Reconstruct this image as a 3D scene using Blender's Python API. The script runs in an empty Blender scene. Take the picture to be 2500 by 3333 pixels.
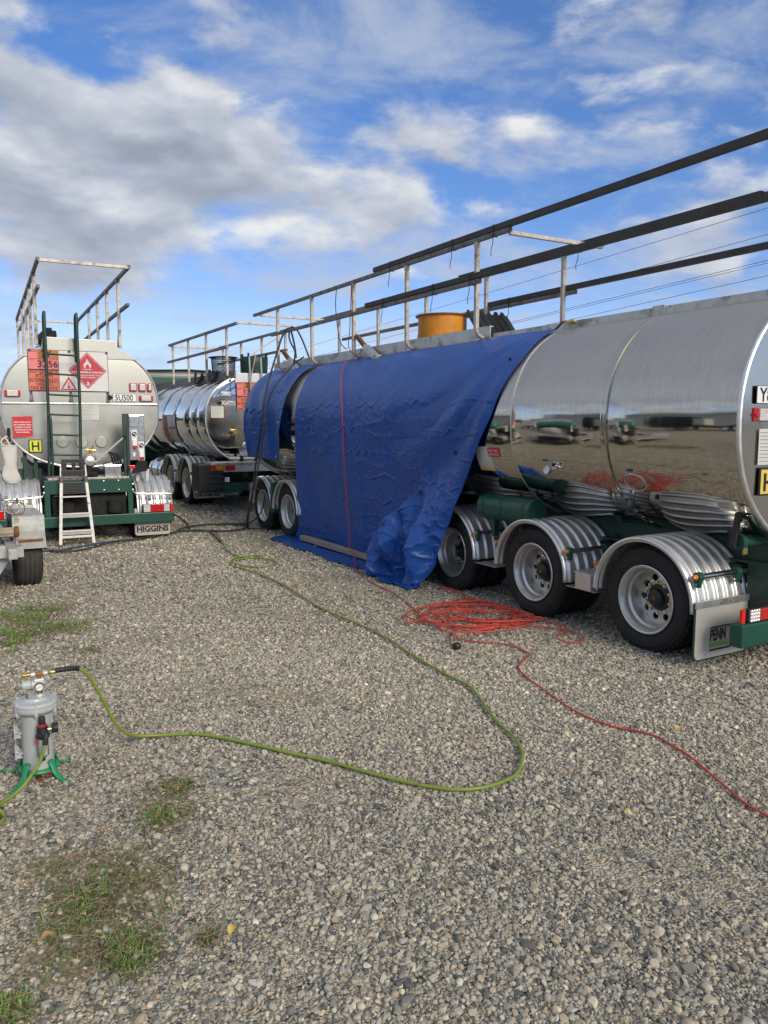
import bpy, bmesh, math, random
import numpy as np
from mathutils import Vector, Matrix, noise as mnoise
R = math.radians
PI = math.pi
random.seed(7)
rng = np.random.default_rng(11)
scene = bpy.context.scene
COL = scene.collection

# ------------------------------------------------------------------ camera
cam_d = bpy.data.cameras.new('camera')
cam = bpy.data.objects.new('camera', cam_d)
COL.objects.link(cam)
cam.location = (0, 0, 1.70)
cam.rotation_euler = (R(90 - 6.46), 0, R(-30))
cam_d.sensor_fit = 'VERTICAL'
cam_d.sensor_height = 36
cam_d.lens = 36 * 2530 / 3333
cam_d.clip_start = 0.05
cam_d.clip_end = 3000
scene.camera = cam

# ------------------------------------------------------------------ sky and sun
SUN_EL, SUN_AZ = 28.0, 174.0          # azimuth clockwise from +Y: behind the camera
world = bpy.data.worlds.new('World')
scene.world = world
world.use_nodes = True


def N(nt, typ, **kw):
    n = nt.nodes.new(typ)
    for k, v in kw.items():
        if k == 'inp':
            for a, b in v.items():
                n.inputs[a].default_value = b
        else:
            setattr(n, k, v)
    return n


def ramp(nt, stops, interp='LINEAR'):
    n = nt.nodes.new('ShaderNodeValToRGB')
    n.color_ramp.interpolation = interp
    e = n.color_ramp.elements
    while len(e) < len(stops):
        e.new(0.5)
    for i, (p, c) in enumerate(stops):
        e[i].position = p
        e[i].color = c if len(c) == 4 else (*c, 1)
    return n


def build_world():
    nt = world.node_tree
    L = nt.links.new
    for n in list(nt.nodes):
        nt.nodes.remove(n)
    out = N(nt, 'ShaderNodeOutputWorld')
    bg = N(nt, 'ShaderNodeBackground')
    sky = N(nt, 'ShaderNodeTexSky', sky_type='NISHITA', sun_disc=False, sun_elevation=R(SUN_EL),
            sun_rotation=R(SUN_AZ), air_density=1.0, dust_density=0.0, ozone_density=3.2)
    geo = N(nt, 'ShaderNodeTexCoord')
    sep = N(nt, 'ShaderNodeSeparateXYZ')
    L(geo.outputs['Generated'], sep.inputs[0])

    def M(op, a, b=None, c=None):
        m = N(nt, 'ShaderNodeMath', operation=op)
        for i, v in enumerate((a, b, c)):
            if v is None:
                continue
            if isinstance(v, (int, float)):
                m.inputs[i].default_value = v
            else:
                L(v, m.inputs[i])
        return m.outputs[0]
    z = M('MAXIMUM', sep.outputs[2], 0.0)
    den = M('ADD', z, 0.16)
    cx = M('DIVIDE', sep.outputs[0], den)
    cy = M('DIVIDE', sep.outputs[1], den)
    comb = N(nt, 'ShaderNodeCombineXYZ')
    L(cx, comb.inputs[0])
    L(cy, comb.inputs[1])

    def cloud(off, scale, detail, rough, dist=0.0):
        mp = N(nt, 'ShaderNodeMapping')
        mp.inputs['Location'].default_value = off
        mp.inputs['Rotation'].default_value = (0, 0, R(30))
        mp.inputs['Scale'].default_value = (0.8, 1.0, 1)
        L(comb.outputs[0], mp.inputs[0])
        n = N(nt, 'ShaderNodeTexNoise', inp={'Scale': scale, 'Detail': detail, 'Roughness': rough, 'Distortion': dist})
        L(mp.outputs[0], n.inputs['Vector'])
        return n.outputs[0]

    def puff(dz, dx, scale, detail, rough):
        mp = N(nt, 'ShaderNodeMapping')
        mp.inputs['Location'].default_value = (CLOUD_OFF[0] + dx, CLOUD_OFF[1], 3 + dz)
        mp.inputs['Scale'].default_value = (1, 1, 2.3)
        L(geo.outputs['Generated'], mp.inputs[0])
        n = N(nt, 'ShaderNodeTexNoise', inp={'Scale': scale, 'Detail': detail, 'Roughness': rough, 'Distortion': 0.15})
        L(mp.outputs[0], n.inputs['Vector'])
        return n.outputs[0]
    OFF = (CLOUD_OFF[0], CLOUD_OFF[1], 0)
    big = cloud(OFF, 0.62, 3, 0.45)
    mid = puff(0, 0, 6.5, 9, 0.54)
    # the same field a little higher up: the difference lights the upper edges and shades the bases
    mid2 = puff(0.055, 0.0, 6.5, 5, 0.50)
    d = M('ADD', M('MULTIPLY', big, 0.22), M('MULTIPLY', mid, 1.25))
    # cloud banks and open gaps
    for (bx, by, br, bw) in BANKS:
        dx = M('SUBTRACT', cx, bx)
        dy = M('SUBTRACT', cy, by)
        e = M('DIVIDE', M('ADD', M('MULTIPLY', dx, dx), M('MULTIPLY', dy, dy)), -br * br)
        d = M('MULTIPLY_ADD', M('POWER', 2.718, e), bw * BANK_K, d)
    # thinner towards the horizon
    low = N(nt, 'ShaderNodeMapRange', interpolation_type='SMOOTHSTEP', inp={'From Min': 0.10, 'From Max': 0.24, 'To Min': 0.10, 'To Max': 0.0})
    L(z, low.inputs[0])
    d = M('SUBTRACT', d, low.outputs[0])
    mr = N(nt, 'ShaderNodeMapRange', interpolation_type='SMOOTHSTEP',
           inp={'From Min': CLOUD_T, 'From Max': CLOUD_T + 0.24, 'To Min': 0.0, 'To Max': 0.97})
    L(d, mr.inputs[0])
    thick = N(nt, 'ShaderNodeMapRange', inp={'From Min': CLOUD_T + 0.10, 'From Max': CLOUD_T + 0.42, 'To Min': 0.0, 'To Max': 1.0})
    L(d, thick.inputs[0])
    lit = M('SUBTRACT', M('MULTIPLY_ADD', M('SUBTRACT', mid, mid2), 2.4, 0.60), M('MULTIPLY', thick.outputs[0], 0.27))
    cr = ramp(nt, [(0.0, (0.25, 0.285, 0.35)), (0.36, (0.345, 0.375, 0.445)), (0.68, (0.47, 0.50, 0.56)), (1.0, (0.68, 0.69, 0.69))])
    L(lit, cr.inputs[0])
    # thin high veil
    veil = cloud((OFF[0] + 31, OFF[1] - 4, 8), 2.3, 7, 0.62, 0.4)
    vm = N(nt, 'ShaderNodeMapRange', interpolation_type='SMOOTHSTEP', inp={'From Min': 0.42, 'From Max': 0.68, 'To Min': 0.08, 'To Max': 0.78})
    L(veil, vm.inputs[0])
    hs = N(nt, 'ShaderNodeHueSaturation', inp={'Saturation': 1.30, 'Value': 1.0})
    L(sky.outputs[0], hs.inputs['Color'])
    skm = N(nt, 'ShaderNodeVectorMath', operation='MULTIPLY')
    skm.inputs[1].default_value = (0.128, 0.098, 0.114)
    L(hs.outputs[0], skm.inputs[0])
    vmix = N(nt, 'ShaderNodeMix', data_type='RGBA')
    L(vm.outputs[0], vmix.inputs['Factor'])
    L(skm.outputs[0], vmix.inputs['A'])
    vmix.inputs['B'].default_value = (0.40, 0.45, 0.55, 1)
    hz = N(nt, 'ShaderNodeMapRange', interpolation_type='SMOOTHSTEP', inp={'From Min': 0.0, 'From Max': 0.17, 'To Min': 0.85, 'To Max': 0.0})
    L(z, hz.inputs[0])
    hmix = N(nt, 'ShaderNodeMix', data_type='RGBA')
    L(hz.outputs[0], hmix.inputs['Factor'])
    L(vmix.outputs['Result'], hmix.inputs['A'])
    hmix.inputs['B'].default_value = (0.38, 0.55, 0.76, 1)
    mix = N(nt, 'ShaderNodeMix', data_type='RGBA')
    L(mr.outputs[0], mix.inputs['Factor'])
    L(hmix.outputs['Result'], mix.inputs['A'])
    L(cr.outputs[0], mix.inputs['B'])
    L(mix.outputs['Result'], bg.inputs[0])
    bg.inputs[1].default_value = 1.0
    L(bg.outputs[0], out.inputs[0])


CLOUD_OFF = (31, 4)
CLOUD_T = 0.66
BANK_K = 0.85
# x, y on the cloud deck, radius, weight
BANKS = [(.28, 1.92, .30, .20), (.58, 1.82, .24, .20), (.98, 1.60, .17, .16), (.80, 2.14, .28, .22), (1.06, 2.00, .17, .14), (.40, 2.45, .46, .24), (.55, 2.95, .45, .16), (-1.5, 2.2, 1.2, .32), (-2.5, .3, 1.6, .24), (-.8, .2, .8, .16), (1.15, 1.75, .16, .08), (1.25, 1.20, .20, .08),
         (.75, 1.30, .26, -.20), (.82, 1.56, .09, -.18), (.25, 1.64, .11, -.18), (1.04, 1.26, .16, -.14), (1.45, 1.60, .42, -.17), (1.10, 2.70, .55, -.18), (2.0, 2.6, .9, -.16), (.9, 3.7, .6, -.12)]
build_world()
sun_d = bpy.data.lights.new('sun', 'SUN')
sun_d.energy = 2.4
sun_d.angle = R(24)
sun_d.color = (1.0, 0.88, 0.70)
sun = bpy.data.objects.new('sun', sun_d)
COL.objects.link(sun)
sd = Vector((math.sin(R(SUN_AZ)) * math.cos(R(SUN_EL)), math.cos(R(SUN_AZ)) * math.cos(R(SUN_EL)), math.sin(R(SUN_EL))))
sun.rotation_euler = sd.to_track_quat('Z', 'Y').to_euler()
sun.location = (6, -8, 8)
vs = scene.view_settings
vs.view_transform = 'Standard'
vs.look = 'None'
vs.exposure = 0.34
vs.gamma = 1.0
vs.use_curve_mapping = False

# ------------------------------------------------------------------ materials
MATS = {}


def pmat(name, col, rough=0.5, metal=0.0, var=0.0, vscale=6.0, bump=0.0, bscale=30.0, rvar=0.0, dirt=None, dscale=4.0,
         dlo=0.5, dhi=0.7, spec=0.5, coat=0.0, emis=None, stretch=(1, 1, 1)):
    """principled material with noise-driven colour, roughness, dirt and bump"""
    m = bpy.data.materials.new(name)
    m.use_nodes = True
    nt = m.node_tree
    L = nt.links.new
    b = nt.nodes['Principled BSDF']
    b.inputs['Base Color'].default_value = (*col, 1)
    b.inputs['Roughness'].default_value = rough
    b.inputs['Metallic'].default_value = metal
    b.inputs['Specular IOR Level'].default_value = spec
    b.inputs['Coat Weight'].default_value = coat
    tc = N(nt, 'ShaderNodeTexCoord')
    mp = N(nt, 'ShaderNodeMapping')
    mp.inputs['Scale'].default_value = stretch
    L(tc.outputs['Object'], mp.inputs[0])
    vec = mp.outputs[0]
    last = None
    if var > 0:
        n = N(nt, 'ShaderNodeTexNoise', inp={'Scale': vscale, 'Detail': 6, 'Roughness': 0.6})
        L(vec, n.inputs['Vector'])
        lo = tuple(max(0, c * (1 - var)) for c in col)
        hi = tuple(min(1, c * (1 + var)) for c in col)
        r = ramp(nt, [(0.3, lo), (0.7, hi)])
        L(n.outputs[0], r.inputs[0])
        last = r.outputs[0]
    if dirt is not None:
        n = N(nt, 'ShaderNodeTexNoise', inp={'Scale': dscale, 'Detail': 8, 'Roughness': 0.7})
        L(vec, n.inputs['Vector'])
        r = ramp(nt, [(dlo, (0, 0, 0)), (dhi, (1, 1, 1))])
        L(n.outputs[0], r.inputs[0])
        mx = N(nt, 'ShaderNodeMix', data_type='RGBA')
        L(r.outputs[0], mx.inputs['Factor'])
        if last:
            L(last, mx.inputs['A'])
        else:
            mx.inputs['A'].default_value = (*col, 1)
        mx.inputs['B'].default_value = (*dirt, 1)
        last = mx.outputs['Result']
        rr = N(nt, 'ShaderNodeMapRange', inp={'To Min': rough, 'To Max': min(1, rough + 0.35)})
        L(r.outputs[0], rr.inputs[0])
        L(rr.outputs[0], b.inputs['Roughness'])
        if metal > 0:
            mm = N(nt, 'ShaderNodeMapRange', inp={'To Min': metal, 'To Max': metal * 0.3})
            L(r.outputs[0], mm.inputs[0])
            L(mm.outputs[0], b.inputs['Metallic'])
    elif rvar > 0:
        n = N(nt, 'ShaderNodeTexNoise', inp={'Scale': vscale * 1.7, 'Detail': 5, 'Roughness': 0.65})
        L(vec, n.inputs['Vector'])
        rr = N(nt, 'ShaderNodeMapRange', inp={'From Min': 0.3, 'From Max': 0.7, 'To Min': max(0.02, rough - rvar), 'To Max': rough + rvar})
        L(n.outputs[0], rr.inputs[0])
        L(rr.outputs[0], b.inputs['Roughness'])
    if last:
        L(last, b.inputs['Base Color'])
    if bump > 0:
        n = N(nt, 'ShaderNodeTexNoise', inp={'Scale': bscale, 'Detail': 4, 'Roughness': 0.6})
        L(vec, n.inputs['Vector'])
        bp = N(nt, 'ShaderNodeBump', inp={'Strength': bump, 'Distance': 0.01})
        L(n.outputs[0], bp.inputs['Height'])
        L(bp.outputs[0], b.inputs['Normal'])
    if emis:
        b.inputs['Emission Color'].default_value = (*emis[0], 1)
        b.inputs['Emission Strength'].default_value = emis[1]
    MATS[name] = m
    return m


def tank_mat(name, col, r_side, r_top, wob, streak=0.12):
    """rolled tank sheet: polished sides, dusty upward-facing skin, faint wobble of the plates"""
    m = bpy.data.materials.new(name)
    m.use_nodes = True
    nt = m.node_tree
    L = nt.links.new
    b = nt.nodes['Principled BSDF']
    b.inputs['Metallic'].default_value = 1.0
    tc = N(nt, 'ShaderNodeTexCoord')
    geo = N(nt, 'ShaderNodeNewGeometry')
    sep = N(nt, 'ShaderNodeSeparateXYZ')
    L(geo.outputs['Normal'], sep.inputs[0])
    up = N(nt, 'ShaderNodeMapRange', interpolation_type='SMOOTHSTEP', inp={'From Min': 0.04, 'From Max': 0.40})
    L(sep.outputs[2], up.inputs[0])
    mp = N(nt, 'ShaderNodeMapping')
    mp.inputs['Scale'].default_value = (1, 7, 0.7)
    L(tc.outputs['Object'], mp.inputs[0])
    st = N(nt, 'ShaderNodeTexNoise', inp={'Scale': 5.0, 'Detail': 7, 'Roughness': 0.7})
    L(mp.outputs[0], st.inputs['Vector'])
    add = N(nt, 'ShaderNodeMath', operation='MULTIPLY_ADD', use_clamp=True)
    L(st.outputs[0], add.inputs[0])
    add.inputs[1].default_value = streak * 3
    sub = N(nt, 'ShaderNodeMath', operation='SUBTRACT')
    L(up.outputs[0], sub.inputs[0])
    sub.inputs[1].default_value = streak * 1.5
    L(sub.outputs[0], add.inputs[2])
    rr = N(nt, 'ShaderNodeMapRange', inp={'To Min': r_side, 'To Max': r_top})
    L(add.outputs[0], rr.inputs[0])
    L(rr.outputs[0], b.inputs['Roughness'])
    n2 = N(nt, 'ShaderNodeTexNoise', inp={'Scale': 9.0, 'Detail': 6, 'Roughness': 0.65})
    L(mp.outputs[0], n2.inputs['Vector'])
    cr = ramp(nt, [(0.3, tuple(c * 0.90 for c in col)), (0.7, tuple(min(1, c * 1.06) for c in col))])
    L(n2.outputs[0], cr.inputs[0])
    L(cr.outputs[0], b.inputs['Base Color'])
    w = N(nt, 'ShaderNodeTexNoise', inp={'Scale': 1.7, 'Detail': 2, 'Roughness': 0.5})
    L(tc.outputs['Object'], w.inputs['Vector'])
    bp = N(nt, 'ShaderNodeBump', inp={'Strength': 1.0, 'Distance': wob})
    L(w.outputs[0], bp.inputs['Height'])
    L(bp.outputs[0], b.inputs['Normal'])
    MATS[name] = m


tank_mat('tank_brushed', (0.54, 0.52, 0.485), 0.06, 0.54, 0.006, 0.10)
tank_mat('tank_mirror', (0.62, 0.62, 0.61), 0.02, 0.14, 0.003, 0.03)
pmat('tank_head', (0.62, 0.60, 0.56), 0.17, 1.0, 0.05, 3, 0.01, 3, rvar=0.05)
pmat('tank_dull', (0.38, 0.39, 0.365), 0.40, 0.9, 0.05, 3, 0.02, 3, rvar=0.06)
pmat('alloy', (0.72, 0.72, 0.70), 0.36, 0.85, 0.10, 8, 0.0, rvar=0.10)
pmat('alloy_rib', (0.72, 0.72, 0.70), 0.42, 0.80, 0.10, 10, 0.03, 60, rvar=0.08)
pmat('alloy_dirty', (0.56, 0.56, 0.54), 0.42, 0.9, 0.10, 6, 0.05, 40, dirt=(0.16, 0.14, 0.12), dscale=7, dlo=0.52, dhi=0.75)
pmat('wheel_alloy', (0.66, 0.65, 0.62), 0.38, 0.85, 0.10, 8, rvar=0.08, dirt=(0.20, 0.18, 0.16), dscale=6, dlo=0.58, dhi=0.85)
pmat('flap_alloy', (0.60, 0.59, 0.56), 0.42, 0.45, 0.08, 5, 0.03, 20, dirt=(0.40, 0.36, 0.30), dscale=4, dlo=0.55, dhi=0.8)
pmat('flap_pale', (0.50, 0.48, 0.43), 0.6, 0.1, 0.10, 5, 0.03, 20, dirt=(0.36, 0.31, 0.24), dscale=5, dlo=0.52, dhi=0.75)
pmat('stainless', (0.62, 0.62, 0.62), 0.22, 1.0, 0.05, 10, rvar=0.06)
pmat('galv', (0.44, 0.45, 0.43), 0.6, 0.35, 0.20, 12, 0.05, 30, dirt=(0.28, 0.16, 0.08), dscale=4.5, dlo=0.55, dhi=0.70)
pmat('galv_post', (0.50, 0.46, 0.40), 0.55, 0.5, 0.22, 14, 0.06, 40, dirt=(0.22, 0.15, 0.09), dscale=9, dlo=0.52, dhi=0.72)
pmat('rail_steel', (0.20, 0.19, 0.18), 0.55, 0.4, 0.20, 9, 0.05, 30, dirt=(0.10, 0.07, 0.05), dscale=7, dlo=0.5, dhi=0.75)
pmat('tube_black', (0.050, 0.047, 0.044), 0.60, 0.2, 0.3, 5, 0.05, 40, dirt=(0.09, 0.08, 0.07), dscale=6, dlo=0.52, dhi=0.75)
pmat('rust', (0.24, 0.10, 0.04), 0.85, 0.2, 0.4, 12, 0.2, 50)
pmat('green_paint', (0.010, 0.070, 0.048), 0.38, 0.0, 0.12, 5, 0.02, 40, dirt=(0.06, 0.07, 0.055), dscale=5, dlo=0.58, dhi=0.80)
pmat('green_dark', (0.008, 0.040, 0.030), 0.45, 0.0, 0.15, 5, dirt=(0.04, 0.04, 0.035), dscale=6, dlo=0.52, dhi=0.8)
pmat('green_bright', (0.015, 0.27, 0.105), 0.36, 0.0, 0.10, 9, 0.04, 50, dirt=(0.16, 0.20, 0.14), dscale=10, dlo=0.60, dhi=0.8)
pmat('rubber', (0.014, 0.014, 0.015), 0.72, 0.0, 0.25, 6, 0.05, 60, dirt=(0.040, 0.037, 0.033), dscale=5, dlo=0.52, dhi=0.8)
pmat('rubber_dusty', (0.034, 0.033, 0.032), 0.85, 0.0, 0.25, 7, 0.05, 60, dirt=(0.085, 0.078, 0.068), dscale=6, dlo=0.5, dhi=0.8)
pmat('black_plastic', (0.018, 0.018, 0.020), 0.45, 0.0, 0.15, 8, 0.03, 60)
pmat('under_black', (0.012, 0.012, 0.012), 0.85, 0.0, 0.3, 6, dirt=(0.05, 0.045, 0.04), dscale=4, dlo=0.5, dhi=0.8)
pmat('white_paint', (0.72, 0.71, 0.67), 0.5, 0.0, 0.06, 8, dirt=(0.22, 0.18, 0.13), dscale=14, dlo=0.56, dhi=0.70)
pmat('white_plate', (0.82, 0.83, 0.82), 0.4, 0.0, 0.04, 6)
pmat('white_vinyl', (0.70, 0.69, 0.67), 0.42, 0.0, 0.05, 6, 0.10, 8)
pmat('paper', (0.62, 0.62, 0.58), 0.6, 0.0, 0.05, 8)
pmat('print_grey', (0.20, 0.20, 0.20), 0.6)
pmat('print_black', (0.012, 0.012, 0.013), 0.5)
pmat('print_maroon', (0.10, 0.012, 0.012), 0.5)
pmat('pink_sign', (0.76, 0.20, 0.20), 0.42, 0.0, 0.10, 4, 0.10, 8)
pmat('orange_sign', (0.72, 0.17, 0.11), 0.42, 0.0, 0.10, 4, 0.10, 8)
pmat('amber_sign', (0.46, 0.17, 0.035), 0.45, 0.0, 0.12, 4, 0.06, 8)
pmat('red_sign', (0.52, 0.022, 0.05), 0.40, 0.0, 0.08, 5, 0.06, 8)
pmat('red_plate', (0.58, 0.02, 0.03), 0.40, 0.0, 0.05, 5)
pmat('yellow_sign', (0.66, 0.74, 0.03), 0.45, 0.0, 0.05, 5)
pmat('yellow_h', (0.72, 0.54, 0.10), 0.45, 0.0, 0.05, 5)
pmat('blue_tag', (0.02, 0.07, 0.30), 0.4)
pmat('lime_print', (0.17, 0.42, 0.02), 0.5)
pmat('red_lens', (0.50, 0.012, 0.012), 0.15, 0.0, 0.10, 60, 0.2, 90, coat=0.6)
pmat('red_reflector', (0.70, 0.015, 0.015), 0.15, coat=0.6)
pmat('amber_lens', (0.62, 0.20, 0.01), 0.15, 0.0, 0.15, 60, 0.2, 90, coat=0.6)
pmat('clear_lens', (0.62, 0.60, 0.56), 0.12, 0.0, 0.22, 70, 0.5, 90, coat=0.8)
pmat('brass', (0.66, 0.47, 0.14), 0.30, 1.0, 0.10, 20)
pmat('bronze_rust', (0.36, 0.19, 0.07), 0.55, 0.7, 0.25, 25)
pmat('white_metal', (0.72, 0.72, 0.71), 0.30, 0.3, 0.05, 10)
pmat('pot_grey', (0.43, 0.46, 0.455), 0.36, 0.0, 0.07, 5, 0.03, 40, dirt=(0.33, 0.34, 0.32), dscale=7, dlo=0.55, dhi=0.8)
pmat('glass_bowl', (0.42, 0.44, 0.44), 0.12, 0.0, 0.05, 10, coat=0.6)
pmat('red_plastic', (0.55, 0.025, 0.03), 0.35)
pmat('hose_green', (0.20, 0.265, 0.032), 0.45, 0.0, 0.10, 8, 0.02, 60, dirt=(0.05, 0.06, 0.015), dscale=26, dlo=0.60, dhi=0.68)
pmat('hose_dark', (0.035, 0.036, 0.038), 0.65, 0.0, 0.2, 10, dirt=(0.10, 0.09, 0.08), dscale=14, dlo=0.5, dhi=0.75)
pmat('hose_blue', (0.045, 0.075, 0.14), 0.6, 0.0, 0.2, 10, dirt=(0.12, 0.11, 0.10), dscale=12, dlo=0.5, dhi=0.75)
pmat('cord_orange', (0.48, 0.056, 0.038), 0.45, 0.0, 0.20, 6, dirt=(0.30, 0.045, 0.03), dscale=6, dlo=0.54, dhi=0.75)
pmat('drum_orange', (0.62, 0.25, 0.028), 0.40, 0.0, 0.22, 4, 0.03, 20, dirt=(0.24, 0.10, 0.03), dscale=9, dlo=0.60, dhi=0.74)
pmat('drum_inside', (0.22, 0.10, 0.03), 0.7, 0.1, 0.3, 8)
pmat('timber', (0.33, 0.29, 0.22), 0.85, 0.0, 0.25, 10, 0.15, 30, stretch=(1, 0.08, 1))
pmat('sock_cloth', (0.62, 0.60, 0.56), 0.95, 0.0, 0.08, 8, 0.10, 60)
pmat('deck_worn', (0.46, 0.44, 0.41), 0.5, 0.6, 0.2, 18, 0.15, 90, dirt=(0.14, 0.12, 0.10), dscale=14, dlo=0.48, dhi=0.66)
pmat('leaf_yellow', (0.62, 0.46, 0.10), 0.7, 0.0, 0.2, 30)
pmat('leaf_tan', (0.44, 0.25, 0.09), 0.8, 0.0, 0.2, 30)
pmat('glass_dark', (0.02, 0.025, 0.03), 0.06, coat=0.5)
pmat('body_white', (0.66, 0.66, 0.64), 0.45, 0.0, 0.05, 3, dirt=(0.34, 0.32, 0.28), dscale=2.5, dlo=0.55, dhi=0.8)
pmat('shed_green', (0.035, 0.11, 0.065), 0.5, 0.0, 0.1, 2)
pmat('shed_wall', (0.42, 0.42, 0.38), 0.6, 0.0, 0.08, 1.5)
pmat('tank_green', (0.03, 0.20, 0.11), 0.4, 0.0, 0.1, 2)
pmat('hill_green', (0.045, 0.060, 0.032), 0.95, 0.0, 0.5, 0.06)
pmat('pole_wood', (0.16, 0.13, 0.10), 0.9, 0.0, 0.2, 4)
pmat('wire', (0.015, 0.015, 0.016), 0.6)


def tarp_mat():
    m = pmat('tarp_blue', (0.008, 0.074, 0.330), 0.36, 0.0, 0.14, 2.2, 0, dirt=(0.04, 0.09, 0.22), dscale=3.0, dlo=0.58, dhi=0.85)
    nt = m.node_tree
    L = nt.links.new
    b = nt.nodes['Principled BSDF']
    tc = N(nt, 'ShaderNodeTexCoord')
    v = N(nt, 'ShaderNodeTexVoronoi', feature='DISTANCE_TO_EDGE', inp={'Scale': 7.5})
    n = N(nt, 'ShaderNodeTexNoise', inp={'Scale': 6.0, 'Detail': 4})
    mp = N(nt, 'ShaderNodeVectorMath', operation='MULTIPLY_ADD')
    L(n.outputs['Color'], mp.inputs[0])
    mp.inputs[1].default_value = (0.18, 0.18, 0.18)
    L(tc.outputs['Object'], mp.inputs[2])
    L(mp.outputs[0], v.inputs['Vector'])
    cl = N(nt, 'ShaderNodeMapRange', inp={'From Max': 0.10, 'To Min': 1.0, 'To Max': 0.0})
    L(v.outputs[0], cl.inputs[0])
    n2 = N(nt, 'ShaderNodeTexNoise', inp={'Scale': 22.0, 'Detail': 5, 'Roughness': 0.6})
    L(tc.outputs['Object'], n2.inputs['Vector'])
    ad = N(nt, 'ShaderNodeMath', operation='MULTIPLY_ADD')
    L(n2.outputs[0], ad.inputs[0])
    ad.inputs[1].default_value = 0.7
    L(cl.outputs[0], ad.inputs[2])
    bp = N(nt, 'ShaderNodeBump', inp={'Strength': 0.26, 'Distance': 0.010})
    L(ad.outputs[0], bp.inputs['Height'])
    L(bp.outputs[0], b.inputs['Normal'])


tarp_mat()


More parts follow.
